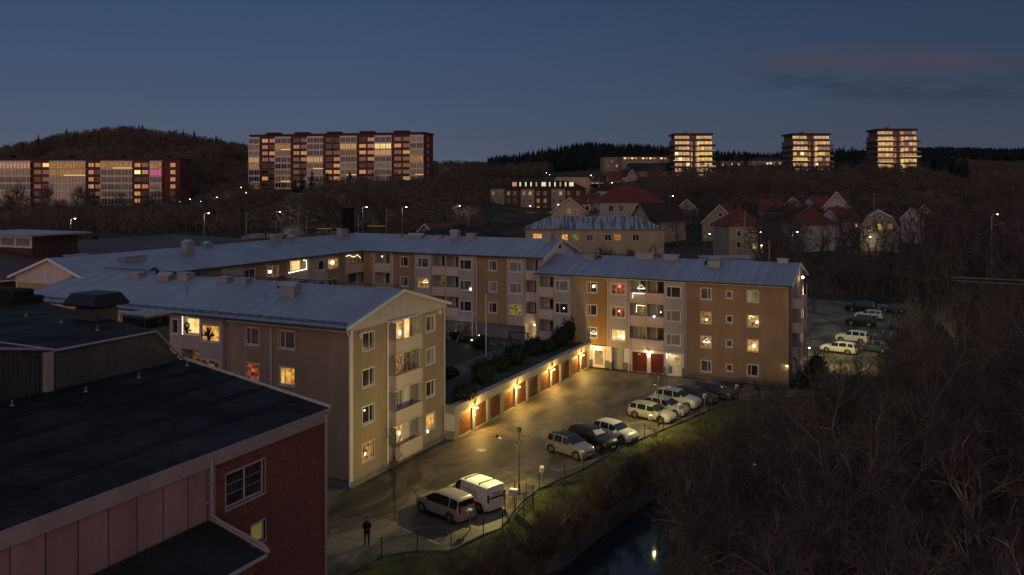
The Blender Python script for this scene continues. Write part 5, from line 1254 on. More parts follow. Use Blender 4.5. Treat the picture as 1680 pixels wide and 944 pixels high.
# rear car park
def far_car(spec, pt, x, y, ang, label, L=4.4, h=1.5, **k):
    c = make_car('far', L, 1.8, h, spec['prof'], spec['belt'], pt, GR(), 2.65, **k); c.location = (x+.8, y, .1); c.rotation_euler = (0, 0, math.radians(ang)); tag(c, label, 'car', 'cars in the rear car park'); return c
far_car(WAG, P_('white_suv_paint', 0), 26.6, 68.5, 170, 'white estate car nearest in the rear car park', 4.6)
far_car(HAT, P_('dark_blue_paint', 0), 30.6, 71.5, 170, 'dark blue hatchback half hidden behind the white estate car')
far_car(SUV, P_('white_suv_paint', 0), 27.6, 77.5, 170, 'white crossover with a snowy roof in the rear car park')
far_car(WAG, P_('dark_green_paint', 0), 31.5, 80.5, 170, 'dark green estate car behind the white crossover')
far_car(SUV, P_('black_car_paint', 0), 27.8, 93, 172, 'dark crossover in the middle of the rear car park')
far_car(WAG, P_('white_suv_paint', 0), 28.5, 101, 172, 'white saloon in front of the dark van in the rear car park')
far_car(VAN, P_('black_car_paint', 0), 26.8, 109, 172, 'black van furthest in the rear car park', 5.2)
far_car(HAT, P_('dark_blue_paint', 0), 32, 111, 172, 'dark blue hatchback next to the black van')

# ---------------------------------------------------------------- person
def person():
    t = bpy.data.meshes.new('person'); 
    V = []; E = []; Rr = []
    def v(x, y, z, r, par=None):
        V.append((x, y, z)); Rr.append(r); i = len(V)-1
        if par is not None: E.append((par, i))
        return i
    pel = v(0, 0, .93, .155); wa = v(0, .0, 1.08, .15, pel); ch = v(0, .01, 1.28, .175, wa); nb = v(0, .015, 1.43, .13, ch); ne = v(0, .0, 1.51, .062, nb)
    hd = v(0, -.02, 1.60, .088, ne); h2 = v(0, -.03, 1.68, .095, hd); h3 = v(0, -.02, 1.755, .06, h2)
    for s in (-1, 1):
        h = v(s*.10, 0, .86, .105, pel); k = v(s*.115, -.02, .50, .066, h); a = v(s*.12, .02, .11, .046, k); f = v(s*.125, -.04, .05, .045, a); v(s*.14, -.16, .035, .035, f)
        sh = v(s*.185, .01, 1.40, .075, nb); el = v(s*.255, .04, 1.13, .058, sh); wr = v(s*.09, -.24, 1.10, .036, el); 
        pm = v(s*.045, -.30, 1.115, .036, wr)
        for j in range(4): 
            q = v(s*.03-.012*s, -.335, 1.10+.018*j, .011, pm); v(-s*.015, -.35, 1.10+.018*j, .009, q)
        q = v(s*.02, -.30, 1.155, .011, pm); v(0, -.325, 1.165, .009, q)
    t.from_pydata(V, E, []); o = bpy.data.objects.new('person', t); C.objects.link(o)
    m = o.modifiers.new('skin', 'SKIN'); m.use_smooth_shade = True
    for i, r in enumerate(Rr): t.skin_vertices[0].data[i].radius = (r, r*(.8 if i in (0, 1, 2, 3) else 1)); 
    t.skin_vertices[0].data[0].use_root = True
    sb = o.modifiers.new('sub', 'SUBSURF'); sb.levels = 2; sb.render_levels = 2
    t.materials.append(mat('dark_skin_tone_clothes', (.022, .020, .022), .9, .3, 3.))
    o.location = (6.77, -7.34, 0); o.rotation_euler = (0, 0, .45); o.scale = (.97, .97, .97)
    tag(o, 'person in dark jacket and trousers standing with both hands held in front', 'person')
    skin = mat('skin', (.30, .18, .13), .6, .1, 3.)
    f = MB(); f.ball((0, -.075, 1.655), .078, 10, sz=1.2); f.ball((0, -.155, 1.655), .016, 6, sz=1.5); f.box(-.025, .025, -.152, -.146, 1.608, 1.616, 1)
    for s in (-1, 1): f.ball((s*.032, -.148, 1.68), .011, 6, 1); f.ball((s*.09, -.03, 1.655), .022, 6, sz=1.5)
    q = f.build('face', [skin, M['plastic']], o, True, world=False)
    h = MB(); h.ball((0, -.005, 1.70), .108, 12, sz=1.0); h.build('hair', M['plastic'], o, True, world=False)
    c = MB(); c.lathe([(.205, .80), (.20, .95), (.185, 1.1), (.215, 1.3), (.20, 1.42), (.09, 1.50)], (0, 0, 0), 16)
    for i, p in enumerate(c.v): c.v[i] = (p[0], p[1]*.72, p[2])
    c.build('jacket', mat('black_jacket', (.014, .013, .016), .85, .3, 3.), o, True, world=False)
    g = MB()
    for s in (-1, 1): g.ball((s*.04, -.30, 1.12), .034, 8)
    g.build('hand_skin', skin, o, True, world=False)
    rc = MB(); rc.box(-.1, .1, -.05, .03, -.02, .02); rc.tube([(-.08, -.04, .02), (-.08, -.09, .09)], .008, 4); rc.tube([(.08, -.04, .02), (.08, -.09, .09)], .008, 4)
    p = Matrix.Rotation(.45, 3, 'Z') @ Vector((0, -.36, 0))
    single('remote_control', 'dark grey remote control held by the person in the lot', 'remote control', rc, M['plastic'], (6.77+p.x, -7.34+p.y, 1.10), rz=.45)
person()

# ---------------------------------------------------------------- fence, heater posts, enclosure
def fence():
    t = thing('wire_fence', 'low dark wire fence with slim posts between the car park and the grass bank', 'fence', (12.5, 10, 0))
    pts = [(8.6, -8.42), (10.09, -6.86), (11.91, -5.97), (12.6, -3.15), (13.2, -1.65), (12.7, 1.2), (12.4, 3.6), (12.5, 5.65), (13.16, 8.78), (13.75, 11.2), (14.2, 14.2), (14.6, 17.6), (15.6, 21.1), (16.4, 24.2), (17.2, 27), (17.9, 29.8), (18.6, 32.5), (19.4, 35.2), (20.3, 38), (22, 40.5)]
    for (x, y) in pts:
        b = MB(); z = min(0, height(x+.3, y)); b.tube([(x, y, z-.1), (x, y, 1.25)], .035, 6); b.build('post', M['black'], t)
    w = MB()
    for a, c in zip(pts, pts[1:]):
        for z in (.15, .45, .8, 1.15): w.tube([(*a, z), (*c, z)], .007, 3, cap=False)
        k = int(math.dist(a, c)/.18)
        for i in range(1, k):
            x, y = a[0]+(c[0]-a[0])*i/k, a[1]+(c[1]-a[1])*i/k; w.tube([(x, y, .12), (x, y, 1.15)], .003, 3, cap=False)
    w.build('wire', M['green_steel'], t)
    k = MB()
    for a, c in zip(pts, pts[1:]):
        a2 = (a[0]-.25, a[1]); c2 = (c[0]-.25, c[1]); k.box(0, 1, 0, 1, 0, .11, 0, T=lambda u, v_, z, a2=a2, c2=c2: (a2[0]+(c2[0]-a2[0])*u+v_*.14, a2[1]+(c2[1]-a2[1])*u, z))
    tag(k.build('kerb', M['concdark']), kind='structure')
fence()
def heater():
    t = thing('heater_post', 'engine heater post', 'post')
    b = MB(); b.tube([(0, 0, 0), (0, 0, 1.0)], .045, 8); b.build('post', M['galv'], t, world=False)
    c = MB(); c.box(-.12, .12, -.09, .09, .92, 1.28); c.build('socket_box', M['galv'], t, world=False)
    h = MB(); h.add([(-.15, -.13, 1.27), (.15, -.13, 1.27), (.15, .13, 1.33), (-.15, .13, 1.33), (-.15, -.13, 1.31), (.15, -.13, 1.31), (.15, .13, 1.37), (-.15, .13, 1.37)], [(3, 2, 1, 0), (4, 5, 6, 7), (0, 1, 5, 4), (1, 2, 6, 5), (2, 3, 7, 6), (3, 0, 4, 7)])
    h.box(-.16, -.12, -.12, .12, .95, 1.27); h.build('hood', M['white_frame'], t, world=False); return t
hp = heater()
HP = [((11.35, -2.6), 'white topped heater post in front of the champagne people carrier'), ((12.15, 6.9), 'white topped heater post at the empty bays, nearest the grass'), ((13.5, 11.6), 'white topped heater post at the nose of the silver crossover'), ((14.1, 17.6), 'white topped heater post at the nose of the white hatchback'),
      ((15.3, 23.9), 'white topped heater post just before the row of five cars'), ((16.6, 28.9), 'white topped heater post between the second and third of the five cars'), ((17.9, 33.6), 'white topped heater post at the nose of the dark blue estate'), ((20.0, 38.9), 'white topped heater post furthest along the fence')]
for i, ((x, y), l) in enumerate(HP):
    if i == 0: hp.location = (x, y, 0); tag(hp, l, 'post', 'engine heater posts'); hp.rotation_euler = (0, 0, .4)
    else: copy_thing(hp, (x, y, 0), .35, l, 'engine heater posts')
def enclosure():
    t = thing('mesh_enclosure', 'small green mesh enclosure with a white box beside the lamp post', 'enclosure', (12.9, 1.2, 0))
    b = MB()
    for (x, y) in ((12.2, .7), (13.6, .7), (12.2, 2.2), (13.6, 2.2)): b.tube([(x, y, -.3), (x, y, 1.7)], .04, 6)
    b.build('post', M['green_steel'], t); m = MB()
    for i in range(11):
        s = i/10
        for z in (0,):
            m.tube([(12.2+1.4*s, .7, .1), (12.2+1.4*s, .7, 1.6)], .008, 3); m.tube([(12.2+1.4*s, 2.2, .1), (12.2+1.4*s, 2.2, 1.6)], .008, 3)
            m.tube([(12.2, .7+1.5*s, .1), (12.2, .7+1.5*s, 1.6)], .008, 3); m.tube([(13.6, .7+1.5*s, .1), (13.6, .7+1.5*s, 1.6)], .008, 3)
    for z in (.1, .6, 1.1, 1.6):
        m.tube([(12.2, .7, z), (13.6, .7, z), (13.6, 2.2, z), (12.2, 2.2, z), (12.2, .7, z)], .012, 3)
    m.build('mesh_panel', M['green_steel'], t)
    w = MB(); w.box(12.35, 12.9, 1.0, 1.35, 1.15, 1.62); w.build('meter_box', M['white'], t)
enclosure()
# ---------------------------------------------------------------- middle distance and far buildings
def P3(px, d, z=None):
    x, y = dep(px, d); return (x, y, height(x, y)-.3 if z is None else z)
def farwin(root, fr, items, name='window'):
    """items: (u, z, w, h, material, [style])"""
    for it in items:
        u, z, w, h, m = it[:5]; b = MB(); t = .08
        fr.box(b, u-t, u+w+t, z-t, z, .0, .05); fr.box(b, u-t, u+w+t, z+h, z+h+t, .0, .05); fr.box(b, u-t, u, z, z+h, 0, .05); fr.box(b, u+w, u+w+t, z, z+h, 0, .05)
        if w > .9: fr.box(b, u+w/2-.04, u+w/2+.04, z, z+h, .0, .045)
        b.quad(fr.p(u, z, .02), fr.p(u+w, z, .02), fr.p(u+w, z+h, .02), fr.p(u, z+h, .02), 1)
        b.build(name, [M['white_frame'], M[m]], root, world=False)
def house(name, label, px, d, w, dp, wh, rh, kind, rz, wall, roofm, wins=(), z=None, chim=None, over=.45, dormer=None, cat='house', group=None, sidewins=()):
    """local frame: front at y=0 facing -y, x from 0 to w, depth dp. kind 'x' ridge along x, 'y' gable to the front, 'hip', 'flat', 'gambrel'"""
    p = P3(px, d, z); t = thing(name, label, cat, p, TH+rz, group); b = MB(); fr = Fr((0, 0), 0)
    b.box(0, w, 0, dp, -3, wh, 0)
    if kind == 'x':
        for x in (0, w): b.add([(x, 0, wh), (x, dp, wh), (x, dp/2, wh+rh)], [(0, 1, 2)], 0)
    if kind == 'y':
        for y in (0, dp): b.add([(0, y, wh), (w, y, wh), (w/2, y, wh+rh)], [(0, 1, 2)], 0)
    if kind == 'gambrel':
        for y in (0, dp): b.add([(0, y, wh), (w, y, wh), (w*.84, y, wh+rh*.62), (w/2, y, wh+rh), (w*.16, y, wh+rh*.62)], [(0, 1, 2, 3, 4)], 0)
    b.build('wall', [M[wall]], t, world=False)
    r = MB(); o = over; th = .12
    if kind == 'x':
        k = rh/(dp/2)
        r.slab([(-o, -o, wh-k*o), (w+o, -o, wh-k*o), (w+o, dp/2, wh+rh), (-o, dp/2, wh+rh)], -th); r.slab([(w+o, dp+o, wh-k*o), (-o, dp+o, wh-k*o), (-o, dp/2, wh+rh), (w+o, dp/2, wh+rh)], -th)
    elif kind == 'y':
        k = rh/(w/2)
        r.slab([(-o, -o, wh-k*o), (w/2, -o, wh+rh), (w/2, dp+o, wh+rh), (-o, dp+o, wh-k*o)], -th); r.slab([(w+o, dp+o, wh-k*o), (w/2, dp+o, wh+rh), (w/2, -o, wh+rh), (w+o, -o, wh-k*o)], -th)
    elif kind == 'gambrel':
        pr = [(-o*.6, wh-.4), (w*.16, wh+rh*.62), (w/2, wh+rh), (w*.84, wh+rh*.62), (w+o*.6, wh-.4)]
        for (x0, z0), (x1, z1) in zip(pr, pr[1:]): r.slab([(x0, -o, z0), (x1, -o, z1), (x1, dp+o, z1), (x0, dp+o, z0)], -th)
    elif kind == 'hip':
        q = min(w, dp)/2; A_ = [(-o, -o, wh-.1), (w+o, -o, wh-.1), (w+o, dp+o, wh-.1), (-o, dp+o, wh-.1)]
        if w >= dp: e, f = (q, dp/2, wh+rh), (w-q, dp/2, wh+rh)
        else: e, f = (w/2, q, wh+rh), (w/2, dp-q, wh+rh)
        vs = A_+[e, f]
        r.add(vs, [(0, 1, 5, 4), (1, 2, 5), (2, 3, 4, 5), (3, 0, 4)] if w >= dp else [(0, 1, 4), (1, 2, 5, 4), (2, 3, 5), (3, 0, 4, 5)])
        r.box(-o, w+o, -o, dp+o, wh-.22, wh-.101)
    else: r.box(-o*.5, w+o*.5, -o*.5, dp+o*.5, wh+.002, wh+.3)
    ro = r.build('roof', [M[roofm]], t, world=False)
    if kind in ('y', 'gambrel'):
        v = MB(); y = -o-.03
        pr = [(-o, wh-rh/(w/2)*o), (w/2, wh+rh), (w+o, wh-rh/(w/2)*o)] if kind == 'y' else [(-o*.6, wh-.4), (w*.16, wh+rh*.62), (w/2, wh+rh), (w*.84, wh+rh*.62), (w+o*.6, wh-.4)]
        for (x0, z0), (x1, z1) in zip(pr, pr[1:]): v.add([(x0, y, z0-.12), (x1, y, z1-.12), (x1, y, z1+.14), (x0, y, z0+.14), (x0, y+.08, z0-.12), (x1, y+.08, z1-.12), (x1, y+.08, z1+.14), (x0, y+.08, z0+.14)], [(0, 1, 2, 3), (7, 6, 5, 4), (3, 2, 6, 7), (0, 4, 5, 1)])
        v.build('verge_board', [M['white']], t, world=False)
    if chim:
        for (x, y, h) in chim:
            c = MB(); c.box(x-.35, x+.35, y-.35, y+.35, wh, wh+rh+h); k = c.build('chimney', [M['brickfar']], t, world=False); k.parent = ro
    if dormer:
        x, y, dw, z0, h, pm = dormer; dd = MB(); dd.box(x, x+dw, y, y+3, z0, z0+h, 0); dd.box(x-.3, x+dw+.3, y-.3, y+3.2, z0+h+.002, z0+h+.2, 1)
        dd.build('dormer', [M[wall], M[roofm]], t, world=False); f2 = Fr((x, y), 0); farwin(t, f2, [(dw*.15, z0+.3, dw*.28, h*.6, pm), (dw*.58, z0+.3, dw*.28, h*.6, 'dk1')])
    farwin(t, fr, wins)
    if sidewins: farwin(t, Fr((w, 0), PI/2), sidewins)
    return t
W_ = lambda us, zs, w, h, ms: [(u, z, w, h, ms[(i+j*len(us)) % len(ms)]) for j, z in enumerate(zs) for i, u in enumerate(us)]
# long yellow building with frost streaked roof
house('long_building', 'long pale yellow building with a frost streaked dark roof behind the blocks', 862, 196, 32, 11, 7.9, 2.6, 'hip', -.06, 'yellowwall', 'frost',
      W_([8.5, 11.0], [5.2], 1.3, 1.3, ['lit1', 'litgreen'])+W_([14.2, 18.4, 20.6, 24.8], [5.2], 1.4, 1.3, ['dk2', 'dk1', 'lit2', 'dk1'])+W_([1.8], [5.3], 3.2, 1.3, ['lit1']), z=4.2, cat='building',
      sidewins=W_([2, 6.5], [4.8], 2.4, 1.4, ['dk2', 'lit2']))
house('low_hall', 'low building with a wide dark green hipped roof in front of the small red roof', 676, 140, 21, 22, 12.4-2.5, 2.6, 'hip', .25, 'concdark', 'felt2', (), z=2.5, cat='building')
house('small_house', 'small house with a red roof and a white framed gable behind the back wing', 683, 172, 7.6, 8, 8.0, 2.3, 'y', -.9, 'cream', 'redtile', (), z=4.0, chim=None)
house('villa', 'gabled villa with a brown red roof and a wide dormer, left of the white house', 905, 232, 10.5, 11, 6.6, 3.9, 'y', -.35, 'yellowwall', 'redtile', W_([4.5, 6.6], [6.2], 1.0, 1.2, ['litgreen', 'lit3']), z=8.2, dormer=(7.6, 1.5, 3.0, 6.9, 1.9, 'dk2'))
house('villa', 'large pale house with a wide dark red hipped roof and two lit upper windows', 984, 262, 20, 13, 8.6, 5.0, 'hip', .05, 'palewall', 'redtile',
      W_([2.8, 6.0], [5.6], 1.4, 1.9, ['dk1', 'dk2'])+W_([11.2, 13.8, 16.4, 18.5], [5.6], 1.0, 1.9, ['dk1', 'dk1', 'dk2', 'lit3'])+W_([3.4, 6.4], [2.2], 1.4, 1.5, ['dk1', 'lit4'])+W_([11.4, 13.8], [2.2], 1.2, 1.6, ['lit2', 'dk1']), z=8.4, chim=[(11.5, 6, .9)])
house('villa', 'dark roofed house with a pale gable end beside the large red roof', 1068, 225, 12, 9, 6.6, 4.4, 'x', .5, 'cream', 'browntile', W_([3, 7], [3.2], 1.1, 1.4, ['dk1', 'dk2']), z=6.2)
house('villa', 'cream house with a steep white edged gable and bright red roof', 1152, 228, 9.4, 11, 5.6, 4.6, 'y', -.42, 'cream', 'redtile', W_([2.1, 6.3], [4.2], 1.4, 1.3, ['dk2', 'dk1'])+W_([4.4], [7.2], .9, .9, ['dk1'])+W_([4.5], [1.4], 1.0, 1.5, ['dk1']), z=6.6, chim=[(7.0, 5, .7)])
house('villa', 'square pale house with a dull red pyramid roof and two lit windows', 1196, 196, 9.2, 9, 7.0, 3.9, 'hip', .18, 'cream', 'redtile', W_([2.0], [4.4, 1.8], .9, 1.3, ['dk1', 'dk1'])+W_([5.9], [4.4, 1.5], 1.0, 1.2, ['lit2', 'lit1']), z=5.8, chim=[(4.6, 4.5, .8)])
house('villa', 'grey white house with a dark red roof among bare trees', 1318, 206, 9, 9, 6.2, 4.2, 'hip', .25, 'palewall', 'redtile', W_([1.6, 6.2], [3.6], 1.0, 1.4, ['dk1', 'dk2']), z=6.4)
house('villa', 'house with a white framed gable and a red roof running back to the right', 1352, 222, 6.2, 9, 8.0, 3.8, 'y', -.5, 'palewall', 'redtile', W_([2.8], [7.2], 1.0, 1.2, ['dk1']), z=8.6, chim=[(5, 5, .6)])
house('villa', 'low white house with a red roof and a lit window at its corner', 1383, 214, 7, 8, 5.0, 3.2, 'x', .5, 'palewall', 'redtile', W_([4.6], [3.2], .9, 1.0, ['lit1']), z=8.2)
house('villa', 'pale house with a gambrel gable, a grey frosted roof and two lit windows', 1412, 208, 8.6, 11, 4.6, 4.4, 'gambrel', -.38, 'cream', 'metal_grey', W_([3.9, 6.3], [4.5], .8, 1.2, ['lit1', 'lit2'])+W_([1.3], [4.2], 1.0, 1.3, ['dk1'])+W_([4.0], [7.0], .7, .6, ['dk1'])+W_([4.6], [1.6], 1.2, 1.4, ['dk2']), z=6.9, chim=[(5.4, 4, .7)])
house('villa', 'small house with a white gable and red roof at the edge of the wood', 1478, 226, 5.2, 8, 6.6, 2.8, 'y', -.5, 'palewall', 'redtile', W_([2.4], [5.4], 1.0, 1.2, ['dk1']), z=6.8)
house('garden_shed', 'low shed with a grey roof behind the right block', 1158, 128, 7.5, 4.5, 7.0, 1.1, 'x', .15, 'greywall', 'metal_grey', (), z=3)
# apartment house with mansard and lit dormers
def mansard():
    t = thing('apartment_house', 'long brick apartment house with a dark mansard roof of small lit dormers', 'apartment house', P3(800, 318, 9.6), TH-.03)
    fr = Fr((0, 0), 0); L = 37; b = MB(); b.box(0, L, 0, 12, -4, 11.3, 0); 
    for u in (1.2, 12.5, 24): b.box(u, u+5.2, -.9, 0, -2, 11.2, 1)
    b.build('wall', [M['oldbrick'], M['cream']], t, world=False)
    r = MB(); r.add([(-.5, -.6, 11.3), (L+.5, -.6, 11.3), (L+.5, 12.5, 11.3), (-.5, 12.5, 11.3), (8, 1.6, 14.3), (L-6, 1.6, 14.3), (L-6, 10.5, 14.3), (8, 10.5, 14.3)], [(0, 1, 5, 4), (1, 2, 6, 5), (2, 3, 7, 6), (3, 0, 4, 7), (4, 5, 6, 7), (3, 2, 1, 0)]); r.build('roof', M['browntile'], t, world=False)
    for i, u in enumerate((9.2, 11.9, 14.0, 16.0, 18.0, 20.2, 23.0, 25.0, 27.0, 29.0, 30.6)):
        w = 1.9 if i in (0, 5, 10) else .8
        d = MB(); d.box(u, u+w, -.1, 2.4, 12.0, 13.9, 0); d.quad((u+.12, -.12, 12.2), (u+w-.12, -.12, 12.2), (u+w-.12, -.12, 13.75), (u+.12, -.12, 13.75), 1); d.build('dormer', [M['browntile'], M['farpale' if i % 4 else 'mirror2']], t, world=False)
    rr = random.Random(5); it = []
    for z in (.5, 3.3, 6.1, 8.9):
        for u in (1.6, 4.2, 7.4, 9.8, 13.2, 15.6, 18.6, 21.2, 24.6, 27, 30, 33.5): it.append((u, z, 1.0, 1.3, rr.choice(['dk1', 'dk2', 'dk1', 'litgreen', 'dk2', 'dk1', 'farlit2', 'dk1', 'dk2'])))
    for i in it:
        n = .9 if any(u <= i[0] < u+5 for u in (1.2, 12.5, 24)) else 0; farwin(t, Fr((0, -n), 0), [i])
mansard()
house('apartment_house', 'beige house block half hidden behind the mansard roof', 912, 352, 14, 10, 13.5, .5, 'flat', .02, 'yellowwall', 'felt2', W_([1.6, 4.8, 8.0, 11.2], [10.6, 7.8], 1.0, 1.3, ['dk1', 'dk2', 'dk1', 'lit3', 'lit2', 'dk1']), z=12.2, cat='apartment house')
def deck():
    t = thing('parking_deck', 'brightly lit open parking deck on the slope above the valley', 'parking deck', P3(912, 392, 20.5), TH+.05)
    b = MB()
    for z in (0, 3.0): b.box(0, 23, 0, 14, z-.3, z, 0)
    for u in range(0, 24, 4):
        b.box(u, u+.4, 0, .4, 0, 2.7, 0); b.box(u, u+.4, 0, .4, 3.0, 3.9, 0)
    b.box(0, 23, 13.6, 14, 0, 2.7, 0); b.box(0, 3, 0, 3, 3, 5.6, 0); b.box(0, 23, -.2, 0, 2.7, 3.4, 0); b.build('structure_frame', M['cream'], t, world=False)
    rr = random.Random(4); l = MB()
    for i in range(11): l.box(.8+2*i, 1.9+2*i, .6, .9, 2.5, 2.62)
    l.build('ceiling_lamp', M['farlit'], t, world=False)
    plight(*(P3(930, 380, 22.5)), 900, (1., .80, .5)); plight(*(P3(975, 380, 25)), 700, (1., .8, .5))
deck()
house('school_building', 'long pinkish building on the hilltop left of the first tower', 991, 560, 17, 12, 11.5, .3, 'flat', .1, 'cream', 'browntile', W_([2, 5, 8, 11, 14], [8, 5], 1.2, 1.4, ['dk1', 'mirror', 'dk2', 'farlit2']), z=29.5, cat='building')
house('school_building', 'long pale building with a row of lit attic windows on the hilltop', 1021, 548, 31, 12, 12.5, .4, 'flat', .05, 'cream', 'browntile', W_([1+2.4*i for i in range(12)], [10.9], 1.4, .9, ['farlit', 'farlit2', 'farlit', 'farlit2', 'dk2'])+W_([1+2.4*i for i in range(12)], [7.6], 1.1, 1.4, ['dk1', 'mirror', 'dk2']), z=28.5, cat='building')
house('villa', 'pale house with a long dark roof below the hilltop building', 1035, 430, 24, 10, 5.2, 3.8, 'x', .12, 'cream', 'browntile', W_([14, 17, 20], [1.6], 1.2, 1.2, ['dk1', 'farlit2', 'dk2']), z=24.6, chim=[(5.5, 5, .5), (17, 5, .5)])
house('villa', 'house with a pale gable and dark red roof below the parking deck', 1000, 405, 15, 9, 3.8, 4.2, 'x', .1, 'cream', 'redtile', W_([9, 11.5, 13.2], [.8], 1.0, 1.0, ['farlit', 'farlit', 'farlit2']), z=20.9)
house('villa', 'small white gabled house beside the red roofed one on the slope', 1028, 403, 6, 8, 5.0, 3.4, 'y', .5, 'palewall', 'browntile', W_([1.2, 3.6], [3.4], .8, 1.0, ['dk1', 'dk2'])+W_([2.5], [6.0], .8, .8, ['dk1']), z=21.5)
house('villa', 'frosted pale roof of a small house in the trees below the parking deck', 990, 300, 5, 6, 3.4, 2.4, 'y', .6, 'palewall', 'metal_grey', (), z=14)
house('school_building', 'pale building with lit upper windows right of the first tower', 1181, 548, 16, 11, 9.4, .3, 'flat', 0., 'cream', 'browntile', W_([1+2.1*i for i in range(7)], [6.6, 3.8], 1.2, 1.2, ['farlit', 'dk1', 'farlit2', 'farlit', 'mirror']), z=28.6, cat='building')
house('school_building', 'long white building with a curved gable left of the second tower', 1234, 535, 21, 11, 8.8, 2.2, 'hip', -.02, 'palewall', 'browntile', W_([9, 11, 13, 15, 17, 19], [6.2, 3.2], 1.2, 1.2, ['farlit', 'farlit', 'farlit2', 'mirror', 'farlit'])+W_([1.6, 4, 6.2], [5, 2], 1.0, 1.4, ['dk1', 'mirror']), z=29.3, cat='building')

# ---- three stepped towers
M['towerglow'] = litpane('tower_warm_glazing', (.42, .22, .10), (.95, .60, .30), .95, .8, (.3, .7), .35)  # lit rooms and sunset reflection both put into the panes as emission
M['towerglow2'] = litpane('tower_gold_glazing', (.55, .28, .07), (1., .66, .22), 1.0, .8, (.3, .6), .3)
def tower(px, d, label, dz, seed, top='wide', rz=0.):
    w = 21.4; p = P3(px, d, dz); t = thing('tower_block', label, 'tower block', p, TH+rz, 'stepped towers on the hill'); rr = random.Random(seed)
    b = MB(); hs = 2.72; n = 8
    for k in range(-1, n):
        ins = 1.0 if k == n-1 else 0
        b.box(1.2+ins, w-1.2-ins, .0+ins, 15, k*hs, (k+1)*hs-.001, 0)
    b.build('wall', M['towerwall'], t, world=False)
    s = MB()
    for k in range(0, n):
        o = .35 if k == n-1 else 1.3; a0, a1 = (-.3, w+.3) if k < n-1 else (1.2, w-1.2)
        s.box(a0, a1, -o-.3, 15.5, k*hs-.12, k*hs+.10, 0)
    s.build('balcony_slab', M['concdark'], t, world=False)
    for k in range(n):
        for side in (0, 1):
            u0 = .2 if side == 0 else w*.60; u1 = w*.40 if side == 0 else w-.2
            if k < n-1 and k > 0: q = MB(); q.box(u0, u1, -1.55, -1.47, k*hs+.1, k*hs+.72); q.build('balcony_front', M[rr.choice(['glaze', 'concdark', 'mirror'])], t, world=False)
            # window bands
            m0 = rr.choice(['towerglow', 'mirror2', 'towerglow', 'towerglow2']); i0 = 1.35 if side == 0 else w*.57; i1 = w*.41 if side == 0 else w-1.35
            m_ = 4; z0 = k*hs+.25 if k < n-1 else k*hs+.9
            for i in range(m_):
                a = i0+(i1-i0)*i/m_; c = i0+(i1-i0)*(i+1)/m_-.18; yy = -.04 if k < n-1 else .96
                f = MB(); f.quad((a, yy, z0), (c, yy, z0), (c, yy, k*hs+2.3), (a, yy, k*hs+2.3)); f.build('window', M[m0 if rr.random() < .75 else rr.choice(['mirror2', 'towerglow2', 'mirror', 'farlit'])], t, world=False)
        if k < n-1:
            for u in (w*.43, w*.54):
                f = MB(); f.quad((u, -.04, k*hs+.3), (u+.9, -.04, k*hs+.3), (u+.9, -.04, k*hs+2.2), (u, -.04, k*hs+2.2)); f.build('window', M[rr.choice(['mirror', 'mirror2', 'farlit2', 'mirror'])], t, world=False)
    ls = MB()
    for k in rr.sample(range(1, n-1), 3):
        side = rr.random() < .6; u0, u1 = (w*.58, w) if side else (.2, w*.40); ls.box(u0, u1, -1.62, -1.56, k*hs+.74, k*hs+.86)
    ls.build('balcony_light', M['farlit'], t, world=False)
    r = MB(); r.box(.8, w-.8, .4, 15, n*hs, n*hs+.9, 0); r.box(w*.36, w*.66, 3, 9, n*hs+.9, n*hs+2.0, 1); r.build('roof', [M['black'], M['metal_grey']], t, world=False)
    m = MB()
    for u in (w*.36, w*.62): m.tube([(u, 4, n*hs+.9), (u, 4, n*hs+4.0)], .06, 4)
    m.build('antenna', M['galv'], t, world=False)
    return t
tower(1103, 421, 'stepped tower block with glowing windows, leftmost of the three on the hill', 25.6, 1)
tower(1297, 421, 'stepped tower block with two roof antennas, middle one of the three', 25.6, 2, rz=.04)
tower(1436, 414, 'stepped tower block with a set back top floor, rightmost of the three', 27.4, 9, rz=-.05)

